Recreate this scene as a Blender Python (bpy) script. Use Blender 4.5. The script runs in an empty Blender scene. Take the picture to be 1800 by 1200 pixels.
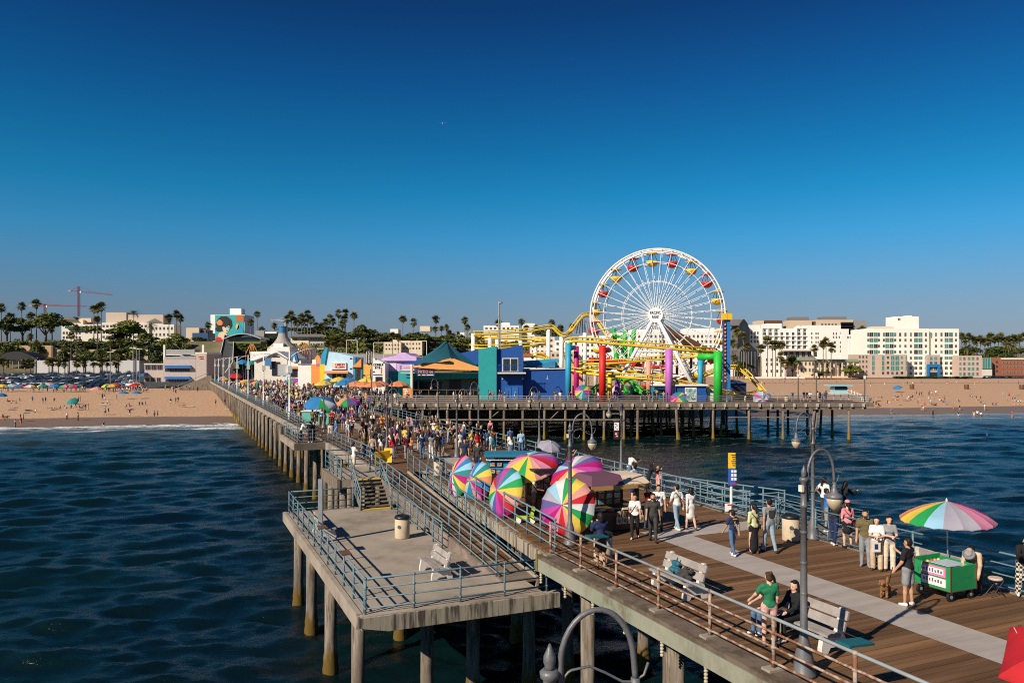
import bpy, math, random
import numpy as np
from mathutils import Vector, Matrix
R = math.radians
random.seed(7)
rng = np.random.default_rng(7)
SC = bpy.context.scene
COL = SC.collection

# ---------------------------------------------------------------- camera
F = 1357.0            # focal length in photograph pixels (1800 wide)
EYE = 6.3             # eye height above the pier deck (deck is z = 0)
SEA = -5.8
cam_d = bpy.data.cameras.new('camera'); cam = bpy.data.objects.new('camera', cam_d)
COL.objects.link(cam)
cam.location = (0, 0, EYE); cam.rotation_euler = (R(90), 0, 0)
cam_d.sensor_width = 36; cam_d.lens = 36*F/1800; cam_d.shift_y = 38/1800
cam_d.clip_start = .1; cam_d.clip_end = 60000
SC.camera = cam

# ---------------------------------------------------------------- sky, sun, exposure
SUN_EL, SUN_DIR = R(33), Vector((-.72, -.70, 0)).normalized()      # horizontal direction TOWARDS the sun
w = bpy.data.worlds.new('World'); SC.world = w; w.use_nodes = True
nt = w.node_tree; nt.nodes.clear()
out = nt.nodes.new('ShaderNodeOutputWorld'); bg = nt.nodes.new('ShaderNodeBackground')
sky = nt.nodes.new('ShaderNodeTexSky'); sky.sky_type = 'NISHITA'; sky.sun_disc = False
sky.sun_elevation = SUN_EL; sky.sun_rotation = math.atan2(SUN_DIR.x, SUN_DIR.y)
sky.altitude = 0; sky.air_density = 1.0; sky.dust_density = .35; sky.ozone_density = 4.0
# the photograph's deep, strongly saturated blue: the sky's own colour graded by height above the horizon
tc = nt.nodes.new('ShaderNodeTexCoord'); sx = nt.nodes.new('ShaderNodeSeparateXYZ'); rampn = nt.nodes.new('ShaderNodeValToRGB')
nt.links.new(tc.outputs['Generated'], sx.inputs[0]); nt.links.new(sx.outputs[2], rampn.inputs[0])
GRADE = ((.014, .34, .40, .62), (.042, .37, .41, .55), (.0715, .38, .46, .59), (.115, .30, .56, .72), (.158, .17, .63, .83),
         (.208, .07, .60, .79), (.262, .045, .50, .71), (.339, .04, .345, .60), (.415, .04, .215, .43))
el = rampn.color_ramp.elements
while len(el) < len(GRADE): el.new(.5)
for e_, g_ in zip(el, GRADE): e_.position = g_[0]; e_.color = (g_[1], g_[2], g_[3], 1)
mul = nt.nodes.new('ShaderNodeMix'); mul.data_type = 'RGBA'; mul.blend_type = 'MULTIPLY'; mul.inputs[0].default_value = 1
nt.links.new(sky.outputs[0], mul.inputs[6]); nt.links.new(rampn.outputs[0], mul.inputs[7]); nt.links.new(mul.outputs[2], bg.inputs[0])
nt.links.new(bg.outputs[0], out.inputs[0]); bg.inputs[1].default_value = .088
sun_d = bpy.data.lights.new('sun', 'SUN'); sun_d.energy = 5.0; sun_d.angle = R(.5); sun_d.color = (1, .89, .74)
sun = bpy.data.objects.new('sun', sun_d); COL.objects.link(sun)
sv = SUN_DIR*math.cos(SUN_EL) + Vector((0, 0, math.sin(SUN_EL)))
sun.rotation_euler = sv.to_track_quat('Z', 'Y').to_euler()
SC.view_settings.view_transform = 'Standard'; SC.view_settings.look = 'None'
SC.view_settings.exposure = .3; SC.view_settings.gamma = 1; SC.view_settings.use_curve_mapping = False
SC.cycles.max_bounces = 5; SC.cycles.diffuse_bounces = 2; SC.cycles.glossy_bounces = 3
SC.cycles.transmission_bounces = 3; SC.cycles.transparent_max_bounces = 6
SC.cycles.caustics_reflective = False; SC.cycles.caustics_refractive = False
SC.cycles.use_denoising = False; SC.cycles.pixel_filter_type = 'BLACKMAN_HARRIS'; SC.cycles.filter_width = 1.05; SC.cycles.sample_clamp_indirect = 4; SC.cycles.sample_clamp_direct = 3

# ---------------------------------------------------------------- coordinates
PA = R(23.5)                        # the pier runs 23.5 degrees left of the view axis
SX, SY = -math.sin(PA), math.cos(PA)
TX, TY = math.cos(PA), math.sin(PA)
def P(s, t, z=0.0): return Vector((s*SX+t*TX, s*SY+t*TY, z))       # s along the pier, t across it
def G(px, py, z=0.0):                                              # ground point seen at a photograph pixel
    Y = (EYE-z)*F/(py-638.0); return Vector(((px-900)/F*Y, Y, z))
def fx(px, Y): return (px-900)/F*Y
def fz(py, Y): return EYE-(py-638.0)/F*Y
def D(px, py, Y): return Vector((fx(px, Y), Y, fz(py, Y)))
def ST(v): return v.x*SX+v.y*SY, v.x*TX+v.y*TY
def shore(x): return 164+.19*x                                     # depth of the waterline at x
def deck_left(s):
    if s < 23: return 11.0
    if s < 43.5: return 11.35+(s-23)*.095
    return 11.0
def deck_right(s): return 20.95+max(0, s-20)*.033
def beach_z(x, y):
    d = y-shore(x)
    if d < 0: return SEA+d*.035
    return SEA+min(d*.045, 1.0)+min(max(d-22, 0)*.022, 1.9)
# ---------------------------------------------------------------- helpers: things, meshes, materials
def tag(o, label=None, cat=None, group=None, kind=None):
    if label: o['label'] = label
    if cat: o['category'] = cat
    if group: o['group'] = group
    if kind: o['kind'] = kind
    return o
def thing(name, label, cat, loc=(0, 0, 0), rz=0, group=None):
    o = bpy.data.objects.new(name, None); COL.objects.link(o); o.empty_display_size = .2
    o.location = loc; o.rotation_euler = (0, 0, rz); return tag(o, label, cat, group)
def add(name, me, parent=None, loc=(0, 0, 0), rot=(0, 0, 0), scale=(1, 1, 1)):
    o = bpy.data.objects.new(name, me); COL.objects.link(o); o.parent = parent
    o.location = loc; o.rotation_euler = rot; o.scale = scale; return o
def copy_tree(o, parent=None):
    c = o.copy(); COL.objects.link(c); c.parent = parent
    for ch in KIDS.get(o.name, []): copy_tree(ch, c)
    return c
KIDS = {}
class MB:
    """collects shapes; build() links them as one mesh object"""
    def __init__(s): s.v = []; s.f = []; s.m = []
    def _add(s, vs, fs, m=0):
        b = len(s.v); s.v += [tuple(v) for v in vs]
        for f in fs: s.f.append(tuple(i+b for i in f)); s.m.append(m)
        return s
    def box(s, c, d, rz=0, m=0, rot=None):
        x, y, z = d[0]/2, d[1]/2, d[2]/2
        vs = [Vector((a*x, b*y, e*z)) for e in (-1, 1) for b in (-1, 1) for a in (-1, 1)]
        M_ = rot if rot is not None else Matrix.Rotation(rz, 3, 'Z')
        vs = [M_ @ v + Vector(c) for v in vs]
        return s._add(vs, [(0, 2, 3, 1), (4, 5, 7, 6), (0, 1, 5, 4), (2, 6, 7, 3), (0, 4, 6, 2), (1, 3, 7, 5)], m)
    def bx(s, x0, x1, y0, y1, z0, z1, m=0): return s.box(((x0+x1)/2, (y0+y1)/2, (z0+z1)/2), (x1-x0, y1-y0, z1-z0), 0, m)
    def hexa(s, pts, m=0):                     # 4 bottom + 4 top corners
        return s._add(pts, [(3, 2, 1, 0), (4, 5, 6, 7), (0, 1, 5, 4), (1, 2, 6, 5), (2, 3, 7, 6), (3, 0, 4, 7)], m)
    def prism(s, pts, z0, z1, m=0):            # outline in xy, counter-clockwise
        n = len(pts); vs = [(p[0], p[1], z0) for p in pts]+[(p[0], p[1], z1) for p in pts]
        fs = [tuple(range(n-1, -1, -1)), tuple(range(n, 2*n))]+[(i, (i+1) % n, (i+1) % n+n, i+n) for i in range(n)]
        return s._add(vs, fs, m)
    def prismy(s, pts, y0, y1, m=0):           # outline in xz, extruded along y
        n = len(pts); vs = [(p[0], y0, p[1]) for p in pts]+[(p[0], y1, p[1]) for p in pts]
        fs = [tuple(range(n)), tuple(range(2*n-1, n-1, -1))]+[(i, i+n, (i+1) % n+n, (i+1) % n) for i in range(n)]
        return s._add(vs, fs, m)
    def tube(s, pts, r, n=8, m=0, cap=True, closed=False):
        pts = [Vector(p) for p in pts]; k = len(pts)
        rs = r if isinstance(r, (list, tuple)) else [r]*k
        vs = []; up = Vector((0, 0, 1)); last = None
        for i, p in enumerate(pts):
            if closed: t = pts[(i+1) % k]-pts[i-1]
            else: t = pts[min(i+1, k-1)]-pts[max(i-1, 0)]
            t.normalize()
            if last is None:
                a = t.cross(up if abs(t.z) < .95 else Vector((1, 0, 0)))
            else:
                a = last-t*last.dot(t)
            a.normalize(); last = a; b = t.cross(a)
            for j in range(n):
                w_ = 2*math.pi*j/n; vs.append(p+(a*math.cos(w_)+b*math.sin(w_))*rs[i])
        fs = []
        for i in range(k if closed else k-1):
            i2 = (i+1) % k
            for j in range(n):
                j2 = (j+1) % n; fs.append((i*n+j, i*n+j2, i2*n+j2, i2*n+j))
        if cap and not closed: fs += [tuple(range(n-1, -1, -1)), tuple((k-1)*n+j for j in range(n))]
        return s._add(vs, fs, m)
    def lathe(s, prof, n=12, c=(0, 0, 0), m=0):
        vs = []; c = Vector(c)
        for r, z in prof:
            for j in range(n):
                a = 2*math.pi*j/n; vs.append(c+Vector((r*math.cos(a), r*math.sin(a), z)))
        fs = []
        for i in range(len(prof)-1):
            for j in range(n):
                j2 = (j+1) % n; fs.append((i*n+j, i*n+j2, (i+1)*n+j2, (i+1)*n+j))
        fs += [tuple(range(n-1, -1, -1)), tuple((len(prof)-1)*n+j for j in range(n))]
        return s._add(vs, fs, m)
    def quad(s, a, b, c, d, m=0): return s._add([a, b, c, d], [(0, 1, 2, 3)], m)
    def mesh(s, name, mats, smooth=False, off=None):
        me = bpy.data.meshes.new(name)
        vs = s.v if off is None else [(v[0]-off[0], v[1]-off[1], v[2]-off[2]) for v in s.v]
        me.from_pydata(vs, [], s.f)
        for m in (mats if isinstance(mats, (list, tuple)) else [mats]): me.materials.append(m)
        if any(s.m): me.polygons.foreach_set('material_index', s.m)
        if smooth: me.polygons.foreach_set('use_smooth', [True]*len(s.f))
        me.update(); return me
    def build(s, name, mats, parent=None, smooth=False, world=False):
        off = parent.location if (world and parent is not None) else None
        o = add(name, s.mesh(name, mats, smooth, off), parent)
        if parent is not None: KIDS.setdefault(parent.name, []).append(o)
        return o
def rot_to(d):                                # rotation taking +Z to d
    return Vector(d).normalized().to_track_quat('Z', 'Y').to_matrix()

MATS = {}
def _base(name):
    m = bpy.data.materials.new(name); m.use_nodes = True
    nt = m.node_tree; b = nt.nodes['Principled BSDF']; return m, nt, b
def col4(c): return (c[0], c[1], c[2], 1)
def M(name, c, rough=.6, metal=0, var=.12, scale=2.0, bump=0, bscale=12, rnd=0, spec=.4, stretch=None, alpha=None):
    """painted / plain surface: colour with soft noise variation, optional per-object variation and fine relief"""
    if name in MATS: return MATS[name]
    m, nt, b = _base(name); N, L = nt.nodes, nt.links
    b.inputs['Roughness'].default_value = rough; b.inputs['Metallic'].default_value = metal
    b.inputs['Specular IOR Level'].default_value = spec
    geo = N.new('ShaderNodeNewGeometry'); src = geo.outputs['Position']
    if stretch:
        mp = N.new('ShaderNodeMapping'); mp.vector_type = 'POINT'
        rotm = N.new('ShaderNodeMapping'); rotm.inputs['Rotation'].default_value = (0, 0, -PA)
        L.new(src, rotm.inputs[0]); mp.inputs['Scale'].default_value = stretch
        L.new(rotm.outputs[0], mp.inputs[0]); src = mp.outputs[0]
    no = N.new('ShaderNodeTexNoise'); no.inputs['Scale'].default_value = scale; no.inputs['Detail'].default_value = 4
    L.new(src, no.inputs['Vector'])
    rmp = N.new('ShaderNodeMapRange'); rmp.inputs[1].default_value = .3; rmp.inputs[2].default_value = .7
    rmp.inputs[3].default_value = 1-var; rmp.inputs[4].default_value = 1+var
    L.new(no.outputs[0], rmp.inputs[0]); val = rmp.outputs[0]
    if rnd:
        oi = N.new('ShaderNodeObjectInfo'); r2 = N.new('ShaderNodeMapRange')
        r2.inputs[3].default_value = 1-rnd; r2.inputs[4].default_value = 1+rnd
        L.new(oi.outputs['Random'], r2.inputs[0]); mu = N.new('ShaderNodeMath'); mu.operation = 'MULTIPLY'
        L.new(val, mu.inputs[0]); L.new(r2.outputs[0], mu.inputs[1]); val = mu.outputs[0]
    hsv = N.new('ShaderNodeHueSaturation'); hsv.inputs['Color'].default_value = col4(c)
    L.new(val, hsv.inputs['Value']); L.new(hsv.outputs[0], b.inputs['Base Color'])
    if bump:
        n2 = N.new('ShaderNodeTexNoise'); n2.inputs['Scale'].default_value = bscale; n2.inputs['Detail'].default_value = 3
        L.new(src, n2.inputs['Vector']); bp = N.new('ShaderNodeBump'); bp.inputs['Strength'].default_value = bump
        bp.inputs['Distance'].default_value = .05
        L.new(n2.outputs[0], bp.inputs['Height']); L.new(bp.outputs[0], b.inputs['Normal'])
    MATS[name] = m; return m
def weathered(name, c1, c2, scale=3, thresh=(.45, .6), rough=.7, bump=.2, stretch=None, c3=None, scale3=.4, zgrad=None):
    """two-tone wear: c1 with patches of c2 (rust, stains, algae); zgrad=(z0,z1,colour) adds growth below a height"""
    if name in MATS: return MATS[name]
    m, nt, b = _base(name); N, L = nt.nodes, nt.links
    b.inputs['Roughness'].default_value = rough; b.inputs['Specular IOR Level'].default_value = .3
    geo = N.new('ShaderNodeNewGeometry'); src = geo.outputs['Position']
    if stretch:
        rotm = N.new('ShaderNodeMapping'); rotm.inputs['Rotation'].default_value = (0, 0, -PA); L.new(src, rotm.inputs[0])
        mp = N.new('ShaderNodeMapping'); mp.inputs['Scale'].default_value = stretch; L.new(rotm.outputs[0], mp.inputs[0]); src = mp.outputs[0]
    def mask(sc, lo, hi, detail=6):
        no = N.new('ShaderNodeTexNoise'); no.inputs['Scale'].default_value = sc; no.inputs['Detail'].default_value = detail
        no.inputs['Roughness'].default_value = .65
        L.new(src, no.inputs['Vector']); mr = N.new('ShaderNodeMapRange'); mr.inputs[1].default_value = lo; mr.inputs[2].default_value = hi
        L.new(no.outputs[0], mr.inputs[0]); return mr.outputs[0], no.outputs[0]
    fac, raw = mask(scale, *thresh)
    mx = N.new('ShaderNodeMix'); mx.data_type = 'RGBA'; L.new(fac, mx.inputs[0])
    mx.inputs[6].default_value = col4(c1); mx.inputs[7].default_value = col4(c2); outc = mx.outputs[2]
    if c3:
        f3, _ = mask(scale3, .42, .62); m3 = N.new('ShaderNodeMix'); m3.data_type = 'RGBA'; L.new(f3, m3.inputs[0])
        L.new(outc, m3.inputs[6]); m3.inputs[7].default_value = col4(c3); outc = m3.outputs[2]
    if zgrad:
        sep = N.new('ShaderNodeSeparateXYZ'); L.new(geo.outputs['Position'], sep.inputs[0])
        ad = N.new('ShaderNodeMath'); ad.operation = 'MULTIPLY_ADD'; L.new(raw, ad.inputs[0]); ad.inputs[1].default_value = -1.6
        L.new(sep.outputs[2], ad.inputs[2])
        mr = N.new('ShaderNodeMapRange'); mr.inputs[1].default_value = zgrad[0]-.8; mr.inputs[2].default_value = zgrad[1]-.8
        mr.inputs[3].default_value = 1; mr.inputs[4].default_value = 0; L.new(ad.outputs[0], mr.inputs[0])
        m4 = N.new('ShaderNodeMix'); m4.data_type = 'RGBA'; L.new(mr.outputs[0], m4.inputs[0])
        L.new(outc, m4.inputs[6]); m4.inputs[7].default_value = col4(zgrad[2]); outc = m4.outputs[2]
    L.new(outc, b.inputs['Base Color'])
    if bump:
        bp = N.new('ShaderNodeBump'); bp.inputs['Strength'].default_value = bump; bp.inputs['Distance'].default_value = .03
        L.new(raw, bp.inputs['Height']); L.new(bp.outputs[0], b.inputs['Normal'])
    MATS[name] = m; return m
def leafmat(name, c1, c2, rough=.5):
    if name in MATS: return MATS[name]
    m, nt, b = _base(name); N, L = nt.nodes, nt.links
    geo = N.new('ShaderNodeNewGeometry'); oi = N.new('ShaderNodeObjectInfo')
    no = N.new('ShaderNodeTexNoise'); no.inputs['Scale'].default_value = .35; L.new(geo.outputs['Position'], no.inputs['Vector'])
    ad = N.new('ShaderNodeMath'); ad.operation = 'ADD'; L.new(no.outputs[0], ad.inputs[0])
    m5 = N.new('ShaderNodeMath'); m5.operation = 'MULTIPLY_ADD'; L.new(oi.outputs['Random'], m5.inputs[0]); m5.inputs[1].default_value = .3; m5.inputs[2].default_value = -.15
    L.new(m5.outputs[0], ad.inputs[1])
    mr = N.new('ShaderNodeMapRange'); mr.inputs[1].default_value = .3; mr.inputs[2].default_value = .7; L.new(ad.outputs[0], mr.inputs[0])
    mx = N.new('ShaderNodeMix'); mx.data_type = 'RGBA'; L.new(mr.outputs[0], mx.inputs[0])
    mx.inputs[6].default_value = col4(c1); mx.inputs[7].default_value = col4(c2); L.new(mx.outputs[2], b.inputs['Base Color'])
    b.inputs['Roughness'].default_value = rough; b.inputs['Specular IOR Level'].default_value = .25
    MATS[name] = m; return m
# ---------------------------------------------------------------- sea, beach, land
def water_material():
    m, nt, b = _base('sea_water'); N, L = nt.nodes, nt.links
    geo = N.new('ShaderNodeNewGeometry'); sep = N.new('ShaderNodeSeparateXYZ'); L.new(geo.outputs['Position'], sep.inputs[0])
    def math_(op, a, bb=None, c=None):
        n = N.new('ShaderNodeMath'); n.operation = op
        for i, v in enumerate((a, bb, c)):
            if v is None: continue
            if isinstance(v, (int, float)): n.inputs[i].default_value = v
            else: L.new(v, n.inputs[i])
        return n.outputs[0]
    def noise(scale, detail=4, rough=.6, vec=None):
        n = N.new('ShaderNodeTexNoise'); n.inputs['Scale'].default_value = scale; n.inputs['Detail'].default_value = detail
        n.inputs['Roughness'].default_value = rough; L.new(vec or geo.outputs['Position'], n.inputs['Vector']); return n.outputs[0]
    def mapr(x, a, bb, c=0, d=1):
        n = N.new('ShaderNodeMapRange'); L.new(x, n.inputs[0])
        for i, v in enumerate((a, bb, c, d)): n.inputs[i+1].default_value = v
        return n.outputs[0]
    d = math_('SUBTRACT', math_('MULTIPLY_ADD', sep.outputs[0], -.19, sep.outputs[1]), 164.0)   # metres past the waterline (negative: at sea)
    wob = math_('MULTIPLY_ADD', noise(.06, 3), 14.0, -7.0)
    dd = math_('ADD', d, wob)
    deep = N.new('ShaderNodeMix'); deep.data_type = 'RGBA'; L.new(mapr(noise(.025, 3), .4, .62), deep.inputs[0])
    deep.inputs[6].default_value = (.0016, .008, .011, 1); deep.inputs[7].default_value = (.002, .013, .011, 1)
    sh = N.new('ShaderNodeMix'); sh.data_type = 'RGBA'; L.new(mapr(dd, -45, -4), sh.inputs[0])
    L.new(deep.outputs[2], sh.inputs[6]); sh.inputs[7].default_value = (.055, .075, .06, 1)
    # foam: swash edge, broken lines of surf further out, lacy remains in between
    lace = noise(.55, 8, .75); fine = noise(2.2, 6, .7)
    edge = math_('MULTIPLY', mapr(d, -12, -1.5), mapr(lace, .44, .54))
    xk = mapr(sep.outputs[0], -40, 20, 1, .35)
    line1 = mapr(math_('ABSOLUTE', math_('ADD', math_('ADD', d, 2.2), math_('MULTIPLY_ADD', noise(.12, 3), 4.0, -2.0))), .5, 1.9, 1, 0)
    line2 = math_('MULTIPLY', mapr(math_('ABSOLUTE', math_('ADD', math_('ADD', d, 13.5), math_('MULTIPLY_ADD', noise(.05, 2), 6.0, -3.0))), .4, 1.6, 1, 0), mapr(noise(.045, 2), .42, .48))
    foam = math_('MAXIMUM', math_('MAXIMUM', edge, math_('MULTIPLY', line1, mapr(fine, .38, .5))), math_('MULTIPLY', line2, mapr(fine, .35, .5)))
    foam = math_('MULTIPLY', foam, xk)
    mx = N.new('ShaderNodeMix'); mx.data_type = 'RGBA'; L.new(foam, mx.inputs[0]); L.new(sh.outputs[2], mx.inputs[6])
    mx.inputs[7].default_value = (.72, .74, .74, 1); L.new(mx.outputs[2], b.inputs['Base Color'])
    L.new(mapr(foam, 0, 1, .2, .8), b.inputs['Roughness'])
    b.inputs['IOR'].default_value = 1.33; b.inputs['Specular IOR Level'].default_value = .44
    st = N.new('ShaderNodeMapping'); st.inputs['Rotation'].default_value = (0, 0, R(-12)); st.inputs['Scale'].default_value = (.55, 1.25, 1); L.new(geo.outputs['Position'], st.inputs[0])
    h = math_('ADD', math_('MULTIPLY', noise(1.7, 5, .6, st.outputs[0]), .62), math_('MULTIPLY', noise(6, 4, .65, st.outputs[0]), .3))
    h = math_('ADD', h, math_('MULTIPLY', foam, .15))
    bp = N.new('ShaderNodeBump'); bp.inputs['Strength'].default_value = .85; bp.inputs['Distance'].default_value = .155
    L.new(h, bp.inputs['Height']); L.new(bp.outputs[0], b.inputs['Normal']); return m

def grid_mesh(name, X, Y, Z, mat, smooth=True):
    ny, nx = X.shape
    v = np.stack([X, Y, Z], -1).reshape(-1, 3)
    i = np.arange(ny-1)[:, None]*nx+np.arange(nx-1)[None, :]
    f = np.stack([i, i+1, i+nx+1, i+nx], -1).reshape(-1, 4)
    me = bpy.data.meshes.new(name); me.vertices.add(len(v)); me.vertices.foreach_set('co', v.ravel())
    me.loops.add(f.size); me.loops.foreach_set('vertex_index', f.ravel().astype(np.int32))
    me.polygons.add(len(f)); me.polygons.foreach_set('loop_start', np.arange(0, f.size, 4, dtype=np.int32))
    if smooth: me.polygons.foreach_set('use_smooth', np.ones(len(f), bool))
    me.update(); me.validate(); me.materials.append(mat); return me
def structure(name, me): return tag(add(name, me), kind='structure')

yy = np.concatenate([[-3000, -600, -150, -40, -8, 4], np.geomspace(8, 215, 560), [235, 270, 340, 500, 900]])
aa = np.concatenate([[-60, -14, -5, -2.4], np.linspace(-1.25, 1.25, 470), [2.4, 5, 14, 60]])
XX = aa[None, :]*(np.maximum(yy, 0)[:, None]+22); YY = np.repeat(yy[:, None], len(aa), 1)
ZZ = np.zeros_like(XX); sp = np.maximum(np.abs(np.gradient(XX, axis=1)), np.abs(np.gradient(YY, axis=0)))
for k in range(90):
    lam = .85*(14/.85)**(rng.random()**1.35); a = R(90)+R(12)+rng.normal(0, R(30)); ph = rng.random()*6.28
    amp = .0085*lam**.62*(1 if lam < 6 else .8)
    kk = 2*math.pi/lam; q = kk*(XX*math.cos(a)+YY*math.sin(a))+ph
    ZZ += amp*np.clip(lam/(2.0*sp)-1, 0, 1)*(np.sin(q)+.22*np.sin(2*q+.6))
dsea = YY-(164+.19*XX)
ZZ *= np.clip(-dsea/25, .25, 1)
ZZ += .42*np.exp(-((dsea+14+1.5*np.sin(XX*.05))/1.6)**2)*np.clip((-XX-20)/40, 0, 1)*(.6+.4*np.sin(XX*.09))
ZZ += .2*np.exp(-((dsea+30+2*np.sin(XX*.03+1))/3)**2)
structure('sea', grid_mesh('sea', XX, YY, ZZ+SEA, water_material()))

def sand_material():
    m, nt, b = _base('beach_sand'); N, L = nt.nodes, nt.links
    geo = N.new('ShaderNodeNewGeometry'); sep = N.new('ShaderNodeSeparateXYZ'); L.new(geo.outputs['Position'], sep.inputs[0])
    ma = N.new('ShaderNodeMath'); ma.operation = 'MULTIPLY_ADD'; L.new(sep.outputs[0], ma.inputs[0]); ma.inputs[1].default_value = -.19; L.new(sep.outputs[1], ma.inputs[2])
    n0 = N.new('ShaderNodeTexNoise'); n0.inputs['Scale'].default_value = .09; L.new(geo.outputs['Position'], n0.inputs['Vector'])
    mb = N.new('ShaderNodeMath'); mb.operation = 'MULTIPLY_ADD'; L.new(n0.outputs[0], mb.inputs[0]); mb.inputs[1].default_value = 5; L.new(ma.outputs[0], mb.inputs[2])
    wet = N.new('ShaderNodeMapRange'); L.new(mb.outputs[0], wet.inputs[0])
    for i, v in enumerate((180.5, 182.5, 1, 0)): wet.inputs[i+1].default_value = v
    n1 = N.new('ShaderNodeTexNoise'); n1.inputs['Scale'].default_value = .5; n1.inputs['Detail'].default_value = 8; n1.inputs['Roughness'].default_value = .7; L.new(geo.outputs['Position'], n1.inputs['Vector'])
    cr = N.new('ShaderNodeMix'); cr.data_type = 'RGBA'; L.new(n1.outputs[0], cr.inputs[0]); cr.inputs[6].default_value = (.43, .262, .155, 1); cr.inputs[7].default_value = (.56, .355, .22, 1)
    mx = N.new('ShaderNodeMix'); mx.data_type = 'RGBA'; L.new(wet.outputs[0], mx.inputs[0]); L.new(cr.outputs[2], mx.inputs[6]); mx.inputs[7].default_value = (.2, .13, .085, 1)
    L.new(mx.outputs[2], b.inputs['Base Color'])
    ro = N.new('ShaderNodeMapRange'); L.new(wet.outputs[0], ro.inputs[0]); ro.inputs[3].default_value = .9; ro.inputs[4].default_value = .5; L.new(ro.outputs[0], b.inputs['Roughness']); b.inputs['Specular IOR Level'].default_value = .22
    n2 = N.new('ShaderNodeTexNoise'); n2.inputs['Scale'].default_value = 1.4; n2.inputs['Detail'].default_value = 5; L.new(geo.outputs['Position'], n2.inputs['Vector'])
    bs = N.new('ShaderNodeMapRange'); L.new(wet.outputs[0], bs.inputs[0]); bs.inputs[3].default_value = .9; bs.inputs[4].default_value = .03
    bp = N.new('ShaderNodeBump'); bp.inputs['Distance'].default_value = .25; L.new(bs.outputs[0], bp.inputs['Strength']); L.new(n2.outputs[0], bp.inputs['Height']); L.new(bp.outputs[0], b.inputs['Normal'])
    return m
def sstep(x, a, b):
    t = np.clip((x-a)/(b-a), 0, 1); return t*t*(3-2*t)
def land_z(x, y):
    x = np.asarray(x, float); y = np.asarray(y, float); d = y-(164+.19*x)
    bz = np.where(d < 0, SEA+d*.035, SEA+np.minimum(d*.045, 1.0)+np.minimum(np.maximum(d-22, 0)*.022, 1.5))
    lf = np.interp(y, [290, 450, 520, 560, 612, 800, 3000, 14000], [0, 3.2, 5, 12, 27, 30, 36, 60])
    rt = np.interp(y, [500, 560, 640, 720, 900, 3000, 14000], [0, 1, 9, 15, 20, 32, 60])
    wl = sstep(x, 130, -20)
    return bz+lf*wl+rt*(1-wl)
bx_ = np.unique(np.concatenate([np.linspace(-260, 330, 160), np.linspace(-2500, -260, 20), np.linspace(330, 2500, 20)]))
by_ = np.concatenate([np.linspace(-20, 40, 40), np.linspace(42, 330, 60)])
XB = np.repeat(bx_[None, :], len(by_), 0); YB = 164+.19*XB+by_[:, None]
YB = np.minimum(YB, 499+.0*XB) if False else YB
ZB = land_z(XB, YB)
structure('beach', grid_mesh('beach', XB, YB, ZB, sand_material()))
lx = np.concatenate([np.linspace(-9000, -700, 14), np.linspace(-650, 700, 90), np.linspace(900, 9000, 14)])
ly = np.concatenate([np.linspace(0, 420, 70), np.geomspace(430, 14000, 40)])
XL = np.repeat(lx[None, :], len(ly), 0); YL = 164+.19*np.clip(XL, -2500, 2500)+329.5+ly[:, None]
structure('land', grid_mesh('land', XL, YL, land_z(XL, YL)-.03, weathered('dry_ground', (.11, .105, .05), (.19, .15, .09), .05, (.4, .62), .95, .3)))
# mountains far behind the town
mxx = np.linspace(-9000, 9000, 120); prof = np.array([0, .55, 1, .45, 0])
MX = np.repeat(mxx[None, :], 5, 0); MY = np.repeat(np.array([13500, 15500, 17500, 19500, 22000])[:, None], 120, 1)
hgt = 380+90*np.sin(mxx*.0011+1)+60*np.sin(mxx*.0031)+35*np.sin(mxx*.0083)+260*np.exp(-((mxx+2600)/2200)**2)
MZ = 40+prof[:, None]*hgt[None, :]*.55
structure('mountain_ridge', grid_mesh('mountain_ridge', MX, MY, MZ, weathered('mountain_scrub', (.10, .11, .09), (.15, .13, .11), .0012, (.4, .6), .95, 0)))

asphalt = M('asphalt', (.055, .055, .057), .9, var=.25, scale=.15)
def sheet_over_land(name, x0, x1, y0, y1, dz, mat, nx=12, ny=12, skew=0.0):
    xs = np.linspace(x0, x1, nx); ys = np.linspace(y0, y1, ny)
    X = np.repeat(xs[None, :], ny, 0); Y = np.repeat(ys[:, None], nx, 1)+skew*X
    return structure(name, grid_mesh(name, X, Y, land_z(X, Y)+dz, mat))
sheet_over_land('car_park', -420, -128, 292, 452, .05, asphalt, 20, 30)
sheet_over_land('beach_path', 60, 420, 372, 377, .06, M('pale_concrete_path', (.33, .3, .27), .9, scale=.3), 30, 3)
sheet_over_land('promenade', 60, 520, 470, 479, .07, M('pale_concrete_path2', (.36, .32, .27), .9, scale=.3), 30, 3)
sheet_over_land('beach_car_park', 285, 520, 482, 520, .09, asphalt, 20, 8)
# ---------------------------------------------------------------- the pier
plank_m = weathered('deck_plank', (.135, .068, .03), (.085, .04, .016), 1.0, (.35, .65), .75, .25, stretch=(.35, 5, 1), c3=(.185, .10, .047), scale3=.5)
def _rnd_plank():                                       # every board its own shade
    nt = plank_m.node_tree; b = nt.nodes['Principled BSDF']; src = b.inputs['Base Color'].links[0].from_socket
    oi = nt.nodes.new('ShaderNodeObjectInfo'); mr = nt.nodes.new('ShaderNodeMapRange'); mr.inputs[3].default_value = .72; mr.inputs[4].default_value = 1.3
    hv = nt.nodes.new('ShaderNodeHueSaturation'); nt.links.new(oi.outputs['Random'], mr.inputs[0]); nt.links.new(mr.outputs[0], hv.inputs['Value'])
    nt.links.new(src, hv.inputs['Color']); nt.links.new(hv.outputs[0], b.inputs['Base Color'])
_rnd_plank()
pile_m = weathered('pile_concrete', (.25, .21, .165), (.085, .062, .045), 3.2, (.46, .60), .85, .5, stretch=(2.2, 2.2, .25), c3=(.14, .11, .085), scale3=1.8, zgrad=(SEA+.7, SEA+1.1, (.12, .072, .012)))
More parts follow.
